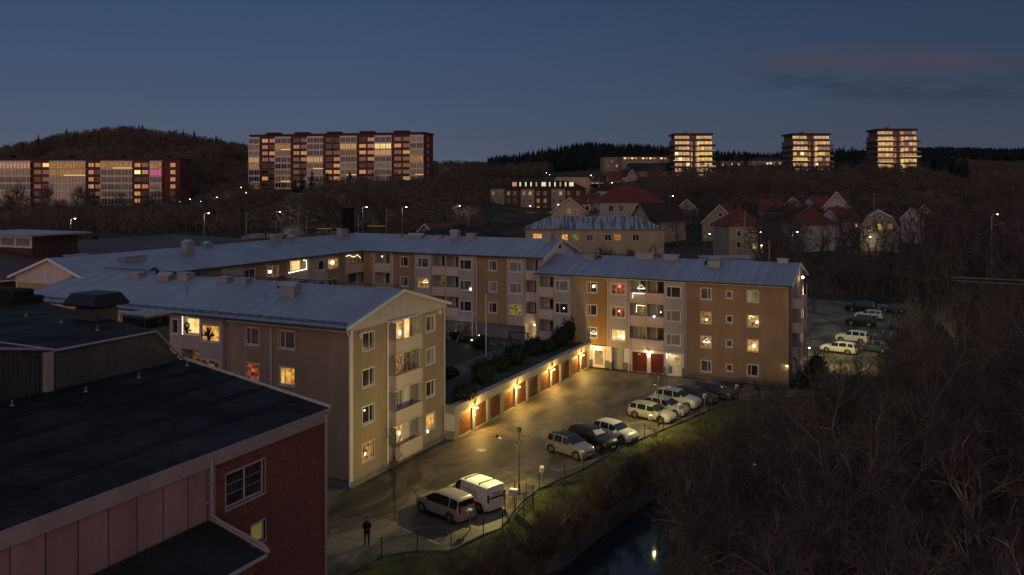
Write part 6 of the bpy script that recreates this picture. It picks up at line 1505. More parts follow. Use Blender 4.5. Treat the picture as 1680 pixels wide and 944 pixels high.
# ---- the long slab on the ridge
def slab(label, px, d, rz, L, floors, hs, cols, endw, dz, seed, litset, name='apartment_slab'):
    t = thing(name, label, 'apartment block', P3(px, d, dz), TH+rz); rr = random.Random(seed); H2 = floors*hs
    b = MB(); b.box(0, L, 0, 12, -4, H2+.9, 0); b.build('wall', M['brickfar'], t, world=False)
    r = MB(); r.box(-.3, L+.3, -.4, 12.3, H2+.9, H2+1.5, 0)
    for i in range(len(cols)//2): u = (cols[i*2][0]+cols[i*2][1])/2; r.box(u+3, u+9, 4, 8, H2+1.5, H2+2.6, 0)
    r.build('roof', M['black'], t, world=False)
    nw = 0; rest = MB()
    for ci, (u0, u1, kind) in enumerate(cols):
        if kind == 'g':            # glazed balcony column
            g = MB()
            for k in range(floors+1): g.box(u0, u1, -1.3, 0, k*hs-.45, k*hs+.30, 0)
            n = max(2, int((u1-u0)/1.25))
            for i in range(n+1): u = u0+(u1-u0)*i/n; g.box(u-.07 if i % 2 else u-.16, u+.07 if i % 2 else u+.16, -1.34, -1.22, 0, H2, 0)
            g.build('balcony_column', M['white'], t, world=False)
            for k in range(floors):
                key = (ci, k); m = {'farlit': 'lit3', 'lit1': 'lit2'}.get(litset.get(key), litset.get(key)) or ( rr.choice(['glaze', 'glaze', 'mirror', 'glaze', 'mirror', 'lit3']) if rr.random() < .95 else 'farlit2')
                f = MB(); f.quad((u0+.05, -1.2, k*hs+.3), (u1-.05, -1.2, k*hs+.3), (u1-.05, -1.2, (k+1)*hs-.45), (u0+.05, -1.2, (k+1)*hs-.45)); f.build('balcony_window', M[m], t, world=False); nw += 1
                if key in litset and litset[key] in ('lit1', 'farlit'): q = MB(); q.box(u0+(u1-u0)*.4, u1, -1.42, -1.36, k*hs+.22, k*hs+.36); q.build('balcony_light', M['farlit'], t, world=False)
        else:
            n = kind; wd = (u1-u0)/n
            for k in range(floors):
                for i in range(n):
                    a = u0+wd*i+wd*.12; c = u0+wd*(i+1)-wd*.12; m = rr.choice(['mirror2', 'mirror2', 'mirror', 'mirror', 'dk1', 'dk2', 'mirror2', 'farlit2']) if k > floors*.45 else rr.choice(['mirror', 'dk2', 'dk1', 'mirror', 'farlit2'])
                    m = litset.get((ci, k, i), m)
                    f = MB() if nw < 98 else rest
                    z0, z1 = k*hs+.75, k*hs+2.25
                    f.box(a-.1, c+.1, -.08, -.0, z0-.1, z0, 0); f.box(a-.1, c+.1, -.08, 0, z1, z1+.1, 0); f.box(a-.1, a, -.08, 0, z0, z1, 0); f.box(c, c+.1, -.08, 0, z0, z1, 0); f.box((a+c)/2-.05, (a+c)/2+.05, -.07, 0, z0, z1, 0)
                    if f is rest: f.quad((a, -.03, z0), (c, -.03, z0), (c, -.03, z1), (a, -.03, z1), 1 if m != 'farlit2' else 2)
                    else: f.quad((a, -.03, z0), (c, -.03, z0), (c, -.03, z1), (a, -.03, z1), 1); f.build('window', [M['palewall'], M[m]], t, world=False); nw += 1
    if rest.v: tag(rest.build('window', [M['palewall'], M['mirror'], M['farlit2']], t, world=False), kind='stuff')
    if endw:
        fr = Fr((L, 0), PI/2)
        farwin(t, fr, [(4.5, k*hs+.8, 1.6, 1.4, 'mirror2') for k in range(floors)])
    return t
def colsfrom(xs, kinds, x0, sc): return [((a-x0)*sc, (b_-x0)*sc, k) for (a, b_), k in zip(xs, kinds)]
sc = 82./1128
slab('long red brick slab block with white glazed balcony columns on the ridge', 410.5, 377, -.235, 82., 8, 2.8,
     colsfrom([(42, 112), (118, 217), (220, 322), (328, 430), (433, 536), (541, 645), (648, 752), (758, 865), (868, 973), (980, 1088), (1090, 1170)], ['g', 2, 'g', 2, 'g', 2, 'g', 2, 'g', 2, 'g'], 42, sc), True, 20.9, 21,
     {(0, 3): 'lit2', (2, 6): 'lit1', (4, 3): 'farlit', (6, 2): 'farlit', (8, 6): 'lit4', (10, 4): 'lit2', (10, 2): 'farlit', (2, 1): 'farlit'})
sc = 334/1382/3.933*1.0
slab('red brick slab block with white glazed balconies and one magenta lit balcony at the left edge', -60, 334, .0, (303+60)*334/1382-2, 8, 2.83,
     colsfrom([(-240, 5), (5, 205), (215, 325), (330, 560), (565, 655), (660, 860), (862, 960), (975, 1050), (1095, 1135)], ['g', 'g', 2, 'g', 2, 'g', 2, 'g', 1], -236, sc), False, 8.9, 5,
     {(3, 6): 'lit1', (3, 7): 'lit2', (5, 7): 'lit1', (7, 6): 'litpink', (7, 7): 'lit2', (1, 7): 'mirror2', (5, 1): 'farlit', (5, 2): 'glaze', (2, 7, 1): 'lit4', (6, 6, 0): 'farlit'})
# black round chimney behind the corner of the wings
b = MB(); b.lathe([(.95, 0), (.92, 16.2), (.98, 16.25), (.98, 16.6), (.8, 16.62)], (0, 0, 0), 20)
x, y = dep(571, 128); single('chimney_stack', 'thick round black chimney standing behind the corner of the wings', 'chimney', b, mat('soot_black', (.006, .006, .008), .9, .3, 1.), (x, y, 2.0), smooth=False)

# bare rock on the slope below the ridge slab
def smallhouses():
    k = 0
    for (px, d, w, h, rf, wl, lab) in ((1246, 262, 7, 5.2, 'redtile', 'palewall', 'small pale house with a red roof high in the trees, left one'), (1282, 280, 7.5, 5, 'browntile', 'cream', 'small dark roofed house high in the trees below the middle tower'), (1342, 275, 7, 5.5, 'redtile', 'palewall', 'small red roofed house in the trees right of the middle tower'), (1108, 268, 7, 5, 'redtile', 'cream', 'small red roofed house directly below the first tower'), (968, 300, 6, 4.5, 'redtile', 'palewall', 'little red roofed house beside the beige house block'), (1500, 258, 7, 5, 'browntile', 'palewall', 'small pale house among the trees below the right hand tower')):
        house('villa', lab, px, d, w, w+1, h, 3.2, 'y' if k % 2 else 'x', .3*(k % 3)-.2, wl, rf, W_([1.2, w-2.4], [h-2.2], 1.0, 1.2, ['lit2' if k % 2 else 'dk1', 'dk2']), chim=[(w*.6, w*.5, .5)]); k += 1
smallhouses()
def rocks():
    rr = random.Random(9); b = MB()
    for i in range(46):
        px = rr.uniform(425, 580); d = rr.uniform(228, 330); x, y = dep(px, d); z = height(x, y); w_, l_, h_ = rr.uniform(2.5, 7), rr.uniform(2, 4), rr.uniform(.5, 1.6); n = 9; vs = [(x, y, z+h_)]
        for q, zz in ((.55, .8), (1., -.4)):
            for j in range(n):
                a = 2*PI*j/n+i; f = q*rr.uniform(.75, 1.15); u, v = math.cos(a)*w_*f, math.sin(a)*l_*f; vs.append((x+u*CS-v*SN, y+u*SN+v*CS, z+h_*zz*rr.uniform(.8, 1.1)))
        b.add(vs, [(0, 1+j, 1+(j+1) % n) for j in range(n)]+[(1+j, 1+n+j, 1+n+(j+1) % n, 1+(j+1) % n) for j in range(n)])
    tag(b.build('rocky_slope', M['rock'], smooth=False), kind='structure')
rocks()

# ---------------------------------------------------------------- street lamps, masts, far lights
def street_lamp(px, py, d, label, H=9., small=False, e=0):
    x, y = dep(px, d); zt = zat(py, d); z0 = min(height(x, y), zt-4)
    t = thing('street_lamp', label, 'street lamp', (x, y, z0), group='street lamps in the valley')
    h = zt-z0; b = MB(); b.tube([(0, 0, -.3), (0, 0, h-.3), (.3*CS, .3*SN, h), (1.0*CS, 1.0*SN, h+.1)], .07, 5); b.build('pole', M['galv'], t, world=False)
    g = MB(); s = .17 if not small else .13; g.ball((1.1*CS, 1.1*SN, h), s, 6, sz=.5); g.build('lamp_head', M['streetbulb'], t, world=False)
    if e: plight(x+1.1*CS, y+1.1*SN, zt-.6, e, (1., .86, .6), .3)
for i, (px, py, d, w, e) in enumerate(((116, 359, 215, 'left, below the slab with the magenta balcony', 500), (335, 350, 205, 'tall pole left of the rocky slope', 300), (453, 348, 235, 'first pole at the foot of the rocky slope', 300), (595, 340, 235, 'just right of the black chimney', 300), (660, 340, 225, 'tall pole above the long metal roof', 300), (748, 338, 250, 'near the mansard building', 300),
    (725, 285, 345, 'just right of the ridge slab', 200), (391, 308, 330, 'high on the slope left of the ridge slab', 0), (399, 317, 325, 'just below the highest slope lamp', 0), (351, 324, 310, 'at the right end of the left slab wood', 200), (307, 327, 320, 'middle of three small lamps right of the left slab', 0), (291, 331, 320, 'left of three small lamps right of the left slab', 0), (325, 331, 315, 'right of three small lamps right of the left slab', 0),
    (893, 284, 430, 'left of the parking deck, upper', 0), (898, 287, 430, 'left of the parking deck, lower', 0), (966, 288, 400, 'in front of the parking deck', 200), (1374, 274, 470, 'between the middle and right towers', 0), (1386, 285, 440, 'below the gap between the middle and right towers', 0), (1411, 285, 440, 'at the foot of the right tower', 0),
    (1240, 381, 190, 'beside the square pale house', 80), (1300, 381, 185, 'in the trees between the villas', 80), (1241, 403, 175, 'lower, in front of the square pale house', 60), (1157, 384, 215, 'under the cream gabled house', 60), (1420, 389, 205, 'on the corner of the gambrel house', 150), (1098, 322, 250, 'above the dark roofed villa', 0), (1010, 309, 330, 'by the red roofed house under the parking deck', 60), (983, 326, 300, 'left of the large red hipped roof, lower', 40), (971, 331, 300, 'left of the large red hipped roof, outermost', 0), (1067, 324, 290, 'right above the large red hipped roof', 40), (947, 296, 390, 'under the parking deck, left', 60), (1000, 300, 385, 'under the parking deck, right', 60), (865, 338, 300, 'in front of the mansard house, left', 60), (911, 336, 300, 'in front of the mansard house, right', 60), (1140, 300, 400, 'on the slope below the leftmost tower', 60), (1270, 290, 430, 'on the hill left of the middle tower', 40), (1627, 352, 160, 'top of the tall mast at the right edge', 0))):
    street_lamp(px, py, d, 'lit street lamp '+w, e=e*1.4, small=e == 0)
def mast(px, py, d, label, cross=True):
    x, y = dep(px, d); zt = zat(py, d); z0 = height(x, y); h = zt-z0
    t = thing('line_mast', label, 'mast', (x, y, z0), group='masts along the railway'); b = MB(); b.tube([(0, 0, -.3), (0, 0, h)], [.16, .11], 6); b.build('pole', M['galv'], t, world=False)
    if cross: c = MB(); c.tube([(0, 0, h-1.6), (2.2*CS, 2.2*SN, h-1.3)], .05, 4); c.tube([(0, 0, h-.3), (2.2*CS, 2.2*SN, h-1.3)], .03, 4); c.build('cross_arm', M['galv'], t, world=False)
    return (x, y, zt)
mp = [mast(px, py, d, 'thin grey railway mast '+l) for px, py, d, l in ((404, 348, 172, 'leftmost, left of the slope'), (490, 337, 176, 'tall one left of the black chimney'), (503, 352, 182, 'yellow lit one by the train track'), (588, 352, 186, 'just right of the black chimney'), (634, 343, 190, 'in the middle of the valley'), (769, 338, 200, 'by the mansard building'))]
b = MB()
for a, c in zip(mp, mp[1:]):
    for o in (-1.0, -.2): b.tube([(a[0], a[1], a[2]+o), ((a[0]+c[0])/2, (a[1]+c[1])/2, (a[2]+c[2])/2+o-.25), (c[0], c[1], c[2]+o)], .022, 3)
o0 = mp[0]; b.v = [(v[0]-o0[0], v[1]-o0[1], v[2]-o0[2]) for v in b.v]; single('overhead_wire', 'sagging railway wires strung between the grey masts', 'wire', b, M['black'], o0)
mm = [mast(1627, 355, 150, 'tall pale mast with cross arms at the right edge', True), mast(1262, 395, 140, 'slim pole standing right behind the right block', False), mast(1222, 345, 190, 'thin pole beside the square pale house', False), mast(1434, 318, 240, 'thin dark flag mast among the villas', False)]
b = MB()
for (px0, py0, px1, py1, d) in ((1560, 455, 1720, 462, 112), (1570, 461, 1720, 470, 112)):
    a = dep(px0, d); c = dep(px1, d); b.tube([(*a, zat(py0, d)), (*c, zat(py1, d))], .06, 4)
x, y = dep(1560, 112); b.v = [(v[0]-x, v[1]-y, v[2]-10) for v in b.v]; single('overhead_wire', 'two pale cables crossing behind the bare trees at the right edge', 'wire', b, M['galv'], (x, y, 10))
# guard rails added for the yellow light lines, glow put in the material
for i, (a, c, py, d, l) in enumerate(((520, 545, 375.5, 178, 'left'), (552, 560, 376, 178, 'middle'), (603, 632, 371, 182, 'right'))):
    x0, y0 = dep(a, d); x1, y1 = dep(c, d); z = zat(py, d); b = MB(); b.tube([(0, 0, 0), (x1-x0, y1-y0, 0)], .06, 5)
    single('guard_rail', 'yellow glowing guard rail by the railway, '+l+' piece', 'guard rail', b, emit('rail_glow', (.75, .48, .09), .28, False), (x0, y0, z))
t = thing('bank_lamp', 'small orange light among the bare trees on the far bank', 'lamp', (*dep(1238, 62), -2.8)); z = zat(762, 62)+2.8
b = MB(); b.tube([(0, 0, 0), (0, 0, z-.1)], .04, 6); b.build('post', M['black'], t, world=False); g = MB(); g.ball((0, 0, z), .12, 8); g.build('globe', emit('orange_lamp_glow', (1., .38, .08), 6., False), t, True, world=False)
# ---------------------------------------------------------------- bare trees
def bare_tree(seed, H, spread, lean=.0, twigw=.022, dens=1., nl=7, birch=False):
    rr = random.Random(seed); T = MB(); Wd = MB()
    def rnd(): return Vector((rr.gauss(0, 1), rr.gauss(0, 1), rr.gauss(0, 1)))
    def grow(p, d, L, r, lvl, mb, ns):
        k = 5 if lvl < 2 else 3; pts = [p]; dd = d.normalized()
        for i in range(k):
            dd = (dd+rnd()*(.10+.05*lvl)+Vector((0, 0, .06 if lvl else .02))).normalized(); pts.append(pts[-1]+dd*L/k)
        rad = [r*(1-.65*i/k) for i in range(k+1)]; mb.tube(pts, rad, ns, cap=False); return pts, rad
    def twig(p, d, L, w):
        dd = (d+rnd()*.35).normalized(); s = dd.cross(rnd()).normalized()*w
        m = p+dd*L*.5+rnd()*L*.05; Wd.add([p-s, p+s, m, p+dd*L], [(0, 1, 2), (2, 1, 3)] if False else [(0, 1, 3)])
        for _ in range(2):
            q = p+dd*L*rr.uniform(.3, .8); d2 = (dd+rnd()*.55).normalized(); s2 = d2.cross(rnd()).normalized()*w*.7; Wd.add([q-s2, q+s2, q+d2*L*.6], [(0, 1, 2)])
    def side(d, ang):
        a = d.orthogonal().normalized(); a.rotate(Matrix.Rotation(rr.uniform(0, 2*PI), 3, d)); return (d*math.cos(ang)+a*math.sin(ang)).normalized()
    tp, tr = grow(Vector((0, 0, -.3)), Vector((lean, rr.uniform(-.1, .1), 1)), H*.62, H*.017+.03, 0, T, 7)
    for i in range(nl):
        f = .3+.7*i/(nl-1); j = f*(len(tp)-1); a = int(min(j, len(tp)-2)); p = tp[a].lerp(tp[a+1], j-a); d0 = (tp[a+1]-tp[a]).normalized()
        d = side(d0, rr.uniform(.45, .95)*spread*(1.15-f*.45)); L = H*rr.uniform(.34, .5)*(1.12-.4*f)
        lp, lr = grow(p, d, L, H*.010*(1.1-.4*f)+.015, 1, T, 5)
        for _ in range(int(6*dens)):
            f1 = rr.uniform(.25, 1); j = f1*(len(lp)-1); a = int(min(j, len(lp)-2)); q = lp[a].lerp(lp[a+1], j-a); d1 = (lp[a+1]-lp[a]).normalized()
            l2 = L*rr.uniform(.35, .55); bp, br = grow(q, side(d1, rr.uniform(.4, .9)), l2, H*.0045+.006, 2, T, 4)
            for _ in range(int(6*dens)):
                f2 = rr.uniform(.2, 1); j = f2*(len(bp)-1); a = int(min(j, len(bp)-2)); q2 = bp[a].lerp(bp[a+1], j-a); d2 = (bp[a+1]-bp[a]).normalized()
                cp, _r = grow(q2, side(d2, rr.uniform(.35, .9)), l2*rr.uniform(.45, .7), H*.0018+.003, 3, Wd, 3)
                for _ in range(int(7*dens)):
                    f3 = rr.uniform(.1, 1); j = f3*(len(cp)-1); a = int(min(j, len(cp)-2)); q3 = cp[a].lerp(cp[a+1], j-a); d3 = (cp[a+1]-cp[a]).normalized()
                    twig(q3, side(d3, rr.uniform(.3, .8)), H*rr.uniform(.05, .09), twigw*.5)
    return T, Wd
PROTO = []
for i, (H, sp, le, de, bm, tm) in enumerate(((9, 1.0, .05, 1.0, 'bark', 'twig'), (10, .8, -.08, .95, 'bark', 'twig2'), (7.5, 1.2, .1, 1.1, 'barklight', 'twig'), (11, .7, .03, .9, 'bark', 'twig2'), (8.5, 1.1, -.15, 1.0, 'barklight', 'twig'))):
    T, Wd = bare_tree(40+i, H, sp, le, dens=de)
    PROTO.append((T.mesh('trunk', [M[bm]], True), Wd.mesh('crown', [M[tm]])))
def put_tree(i, x, y, z, s, rz, label, group, cat='tree', name='bare_tree', sz=1.):
    t = thing(name, label, cat, (x, y, z), rz, group); t.scale = (s, s, s*sz)
    for nm, me in zip(('trunk', 'crown'), PROTO[i]):
        o = bpy.data.objects.new(nm, me); C.objects.link(o); o.parent = t
    return t
# shrubs : many stems from the ground
def shrub(seed, H, n):
    rr = random.Random(seed); T = MB(); W2 = MB()
    for i in range(n):
        a = rr.uniform(0, 2*PI); d = Vector((math.cos(a)*rr.uniform(.1, .8), math.sin(a)*rr.uniform(.1, .8), 1)).normalized(); L = H*rr.uniform(.5, 1); p = Vector((rr.gauss(0, .25), rr.gauss(0, .25), -.1)); pts = [p]
        for k in range(4): d = (d+Vector((rr.gauss(0, .14), rr.gauss(0, .14), -.02))).normalized(); pts.append(pts[-1]+d*L/4)
        T.tube(pts, [.016, .013, .01, .007, .004], 3, cap=False)
        for _ in range(16):
            j = rr.uniform(.8, 4); a_ = int(min(j, 3)); q = pts[a_].lerp(pts[a_+1], j-a_); dd = (d+Vector((rr.gauss(0, .6), rr.gauss(0, .6), rr.gauss(0, .4)))).normalized(); s = dd.cross(Vector((rr.gauss(0, 1), rr.gauss(0, 1), rr.gauss(0, 1)))).normalized()*.008; l = rr.uniform(.2, .5); W2.add([q-s, q+s, q+dd*l], [(0, 1, 2)])
            if rr.random() < .5: e = q+dd*l; s *= 3; W2.add([e-s, e+s*.6+dd*.05, e+dd*.07], [(0, 1, 2)])
    return T, W2
SHR = []
for i in range(3):
    T, Wd = shrub(70+i, 2.2, 34); SHR.append((T.mesh('stems', [M['bark']]), Wd.mesh('twigs', [M['twig' if i % 2 else 'twig2']])))
def put_shrub(i, x, y, z, s, rz, label, group):
    t = thing('bare_shrub', label, 'shrub', (x, y, z), rz, group); t.scale = (s, s, s)
    for nm, me in zip(('stems', 'twigs'), SHR[i]):
        o = bpy.data.objects.new(nm, me); C.objects.link(o); o.parent = t
rr = random.Random(11)
LB = 'leafless dark tree crowded among others in the thicket right of the stream'
cnt = 0; used = []
def free(x, y, dmin):
    for a, c in used:
        if (a-x)**2+(c-y)**2 < dmin*dmin: return False
    used.append((x, y)); return True
tries = 0
while cnt < 175 and tries < 9000:
    tries += 1
    px = rr.uniform(980, 1760); d = 30+110*rr.random()**.8
    x, y = dep(px, d)
    if x < xs(y)+1.0 or y < -34: continue
    if 13 < x < 40 and y > 52: continue
    if px < 1380 and y > 50: continue
    s = rr.uniform(.8, 1.3); bd_ = interp([(980, 800), (1100, 755), (1180, 690), (1240, 655), (1310, 630), (1340, 600), (1400, 575), (1440, 555), (1475, 520), (1680, 480)], px)+rr.uniform(0, 25)
    hh = (CH-(bd_-Y0)*d/F-height(x, y))/10.
    if hh < .3: continue
    s = min(s, hh)
    if abs(px-1066) < 24 and d < 60: continue
    if not free(x, y, 2.9 if d < 70 else 3.8): continue
    put_tree(rr.randrange(5), x, y, height(x, y), s, rr.uniform(0, 6.28), LB, 'bare trees in the thicket right of the stream'); cnt += 1
print('thicket', cnt)
# understorey of the thicket
for i in range(44):
    y = rr.uniform(50, 128); x = rr.uniform(33.8, 47)+max(0, (y-60)*.12); px, _, d = proj(x, y, 0)
    if px > 1740: continue
    put_tree(rr.randrange(5), x, y, height(x, y), min(1.15, max(.35, (CH-(interp([(1380, 560), (1440, 505), (1500, 490), (1680, 470)], px)-Y0)*d/F)/10.)), rr.uniform(0, 6), 'leafless tree screening the rear car park on its right side', 'bare trees beside the rear car park')
for i in range(210):
    px = rr.uniform(900, 1740); d = rr.uniform(32, 110); x, y = dep(px, d)
    if x < xs(y)+.3 or (15 < x < 40 and y > 58) or False: continue
    put_shrub(rr.randrange(3), x, y, height(x, y), rr.uniform(.9, 1.6), rr.uniform(0, 6), 'tangled bare shrub on the dark bank beyond the stream', 'bare shrubs beyond the stream')
for i in range(13):
    y = -9+2.1*i; x = xs(y)-.2-rr.uniform(0, 1.6)
    if abs(proj(x, y, 0)[0]-1068) < 34: continue
    put_tree((0, 2, 4, 1)[i % 4], x, y, -3.6, rr.uniform(.42, .68), rr.uniform(0, 6), 'bare tree leaning over the dark water from the far bank', 'bare trees at the water edge')
for i in range(12):
    y = -11+2.3*i; put_tree((4, 2, 0)[i % 3], xw(y)-.9, y, -1.7, rr.uniform(.26, .42), rr.uniform(0, 6), 'small bare alder growing along the top of the stream wall', 'small bare trees on the stream wall')
# shrubs on the grass bank
for i in range(215):
    y = rr.uniform(-16, 44); f = rr.uniform(.3, 1.0)**.55; x = xf(y)+.6+(xw(y)-xf(y)-.9)*f
    if rr.random() > (.25+.8*f): continue
    put_shrub(rr.randrange(3), x, y, height(x, y), rr.uniform(.3, .5)+.35*max(0, f-.6), rr.uniform(0, 6), 'low bare shrub on the grass bank between the fence and the stream', 'low shrubs on the grass bank')
for (px, d, s, l) in ((648, 55.5, .85, 'thin bare sapling at the fence left of the champagne people carrier'),):
    x, y = dep(px, d); t_ = put_tree(3, x, y, 0, .42, .4, l, None, sz=1.0); t_.scale = (.20, .20, .58)
for (px, d, s, i, l) in ((1010, 44, .5, 0, 'pale branched bare tree by the water, left of the bright lamp'), (1080, 45, .6, 2, 'pale branched bare tree standing right of the bright lamp by the water'), (930, 43, .45, 4, 'arching bare tree at the foot of the stream wall'), (1190, 55, .8, 2, 'spreading pale tree on the far bank below the five cars'), (1330, 52, .95, 4, 'tall pale limbed tree in the middle of the thicket'), (1500, 60, 1.1, 2, 'pale tree standing out of the dark thicket on the right'), (1560, 80, 1.2, 4, 'broad pale tree at the right of the thicket')):
    x, y = dep(px, d); put_tree(i, x, y, max(height(x, y), -4.2), s, 1.0, l, None)
for (x, y, s, l) in ((-15.5, 42.5, .42, 'small bare tree in the courtyard at the corner of the nearest block'), (-8.2, 38, .32, 'little bare bush tree on the courtyard lawn')): put_tree(2, x, y, 2.2, s, .3, l, None)
for i, (px, d) in enumerate(((985, 150), (1003, 152), (1045, 150), (1072, 149), (1085, 152), (1030, 153))):
    x, y = dep(px, d); put_tree(i % 5, x, y, 5.5, .62, i, 'bare garden tree before the long pale yellow building', 'bare trees before the yellow building')
# farther trees are one merged mass per wood
LOW = []
for i, (H, sp, le) in enumerate(((9, 1.0, .05), (10, .8, -.08), (11, .7, .03), (8, 1.1, -.1))):
    T, Wd = bare_tree(140+i, H, sp, le, twigw=.05, dens=.62); T.f += [tuple(q+len(T.v) for q in f) for f in Wd.f]; T.v += Wd.v; LOW.append(T)
def mass(name, label, items, m):
    b = MB()
    for (k, x, y, z, s_, rz) in items:
        P = LOW[k]; c, sn = math.cos(rz)*s_, math.sin(rz)*s_; o = len(b.v)
        b.v += [(x+c*v[0]-sn*v[1], y+sn*v[0]+c*v[1], z+v[2]*s_) for v in P.v]; b.f += [tuple(q+o for q in f) for f in P.f]
    b.m = [0]*len(b.f); tag(b.build(name, M[m]), label, 'wood', kind='stuff')
# valley trees
VAL = []; SLE = []; REA = []
cnt = 0; tries = 0
while cnt < 150 and tries < 5000:
    tries += 1
    px = rr.uniform(-40, 1720); d = rr.uniform(150, 330) if px < 820 else rr.uniform(140, 400)
    x, y = dep(px, d)
    if px < 60 and d < 170: continue
    if 800 < px < 1110 and (d < 205 or 225 < d < 285 or 310 < d < 345): continue
    if 1130 < px < 1300 and d < 240 and rr.random() < .85: continue
    if 1300 < px < 1510 and 185 < d < 235: continue
    if 1090 < px < 1520 and d > 395: continue
    if -60 < px < 310 and 325 < d < 352: continue
    if 400 < px < 720 and d > 255: continue
    if not free(x, y, 4.2): continue
    VAL.append((rr.randrange(4), x, y, height(x, y), rr.uniform(.8, 1.25), rr.uniform(0, 6.28))); cnt += 1
for (px, d, s_, i) in ((22, 300, 1.7, 4), (48, 296, 1.9, 2), (84, 302, 1.6, 4), (120, 300, 1.9, 2), (152, 304, 1.7, 4), (245, 305, 1.3, 0), (268, 303, 1.5, 2), (286, 300, 1.3, 1), (560, 250, 1.5, 2), (572, 252, 1.6, 4), (583, 250, 1.4, 2)):
    x, y = dep(px, d); put_tree(i, x, y, height(x, y), s_, px, 'tall pale bare tree before the slab blocks on the slopes', 'tall bare trees before the slab blocks')
for i in range(120):
    px = rr.uniform(1235, 1720); d = rr.uniform(138, 205); x, y = dep(px, d)
    if 14 < x < 35 and y < 126: continue
    if 1395 < px < 1500 and d > 178 and rr.random() < .8: continue
    if not free(x, y, 3.0): continue
    SLE.append((rr.randrange(4), x, y, height(x, y), rr.uniform(.75, 1.1)*(1.45 if (1245 < px < 1340 or 1370 < px < 1405 or px > 1490) else 1), rr.uniform(0, 6.28)))
for i in range(46):    # right hand wood beyond the rear car park
    px = rr.uniform(1330, 1740); d = rr.uniform(128, 185); x, y = dep(px, d)
    if 14 < x < 39 and y < 137: continue
    REA.append((rr.randrange(4), x, y, height(x, y), rr.uniform(.9, 1.25), rr.uniform(0, 6.28)))
mass('valley_wood', 'bare brown trees filling the valley between the blocks and the ridge', VAL, 'twig2')
mass('valley_wood', 'slender bare trees massed between the right block and the villas', SLE, 'twig')
mass('valley_wood', 'bare wood rising behind the rear car park at the right edge', REA, 'twig2')

# ---------------------------------------------------------------- far woods (stuff)
def leafy(mb, p, h, r, rr, kind):
    x, y, z = p
    if kind == 'conifer':
        for k in range(5):
            zz = z+h*(.08+.18*k); q = r*(1-.19*k)*rr.uniform(.8, 1.15); n = 5; a0 = rr.uniform(0, 6)
            vs = [(x, y, zz+h*.30)]+[(x+math.cos(a0+2*PI*j/n)*q*rr.uniform(.7, 1.2), y+math.sin(a0+2*PI*j/n)*q*rr.uniform(.7, 1.2), zz+rr.uniform(-.3, .3)) for j in range(n)]
            mb.add(vs, [(0, 1+j, 1+(j+1) % n) for j in range(n)])
    else:
        for k in range(30):
            a = rr.uniform(0, 2*PI); e = rr.uniform(.1, 1); q = r*rr.uniform(.15, 1)*math.sin(PI*min(1, e*.9+.1))**.6; zz = z+h*(.25+.72*e)
            s = rr.uniform(.05, .13)*r+.05; b_ = rr.uniform(-3.5, 3.5); l = rr.uniform(.2, .8)*r*.42
            px_, py_ = x+math.cos(a)*q, y+math.sin(a)*q
            mb.add([(px_-s*CS, py_-s*SN, zz-l*.5), (px_+s*CS, py_+s*SN, zz-l*.5), (px_+b_*s*2*CS+math.cos(a)*l*.4, py_+b_*s*2*SN+math.sin(a)*l*.4, zz+l)], [(0, 1, 2)])
        mb.add([(x-.15*CS, y-.15*SN, z), (x+.15*CS, y+.15*SN, z), (x, y, z+h*.7)], [(0, 1, 2)])
def wood(name, label, n, pxr, dr, hr, rrr, kind, m, seed, skip=None, cat='wood'):
    rr = random.Random(seed); mb = MB(); k = 0; t = 0
    while k < n and t < n*6:
        t += 1; px = rr.uniform(*pxr); d = dr[0]+(dr[1]-dr[0])*rr.random()
        if skip and skip(px, d): continue
        x, y = dep(px, d); z = height(x, y)-.4; h = rr.uniform(*hr); leafy(mb, (x, y, z), h, rr.uniform(*rrr), rr, kind); k += 1
    o = mb.build(name, [M[m]]); tag(o, label, cat, kind='stuff')
wood('far_wood', 'brown leafless wood covering the round hill behind the left slab', 5200, (-60, 640), (352, 640), (6, 10), (2.2, 4), 'bare', 'farwood', 1, lambda p, d: (405 < p < 720 and d < 400))
wood('far_wood', 'scattered dark pines along the crest of the round hill', 26, (0, 480), (560, 620), (8, 12), (2, 3.5), 'conifer', 'needles', 12)
wood('slope_wood', 'brown bare wood on the slopes below the ridge slab and the towers', 3600, (-60, 1720), (238, 415), (4.5, 8), (1.8, 3.4), 'bare', 'farwood', 2, lambda p, d: (395 < p < 725 and d > 318) or (430 < p < 560 and 262 < d and (p*7+d*3) % 10 < 6) or (-70 < p < 310 and 322 < d < 350) or (790 < p < 970 and d < 345) or (1085 < p < 1520 and d > 400) or (970 < p < 1110 and d < 300) or (905 < p < 1060 and d > 375) or (1130 < p < 1260 and d < 250))
wood('conifer_wood', 'dark spruce wood on the long hill behind the hilltop buildings', 3600, (800, 1560), (700, 1000), (9, 16), (2.4, 4.4), 'conifer', 'needles', 3)
wood('conifer_wood', 'low dark wood on the horizon between the ridge slab and the spruce hill', 1600, (600, 900), (560, 980), (7, 12), (2.5, 4.5), 'bare', 'farwood', 4)
wood('conifer_wood', 'dark pines beside the right hand tower', 120, (1515, 1590), (395, 470), (8, 12.5), (2.5, 4.5), 'conifer', 'needles', 5)
wood('hilltop_wood', 'dark bare wood around the foot of the towers', 1500, (1080, 1720), (425, 640), (5, 9), (2.2, 4), 'bare', 'farwood', 6, lambda p, d: d > 530 and 1170 < p < 1290)
wood('horizon_wood', 'bluish dark wood on the farthest hills at the right edge', 2600, (1400, 1800), (1500, 1850), (12, 20), (6, 11), 'conifer', 'needles', 8)
wood('hilltop_wood', 'bare dark wood on the far right slope below the bluish hills', 1700, (1500, 1790), (430, 1350), (6, 11), (3, 6), 'bare', 'farwood', 16)
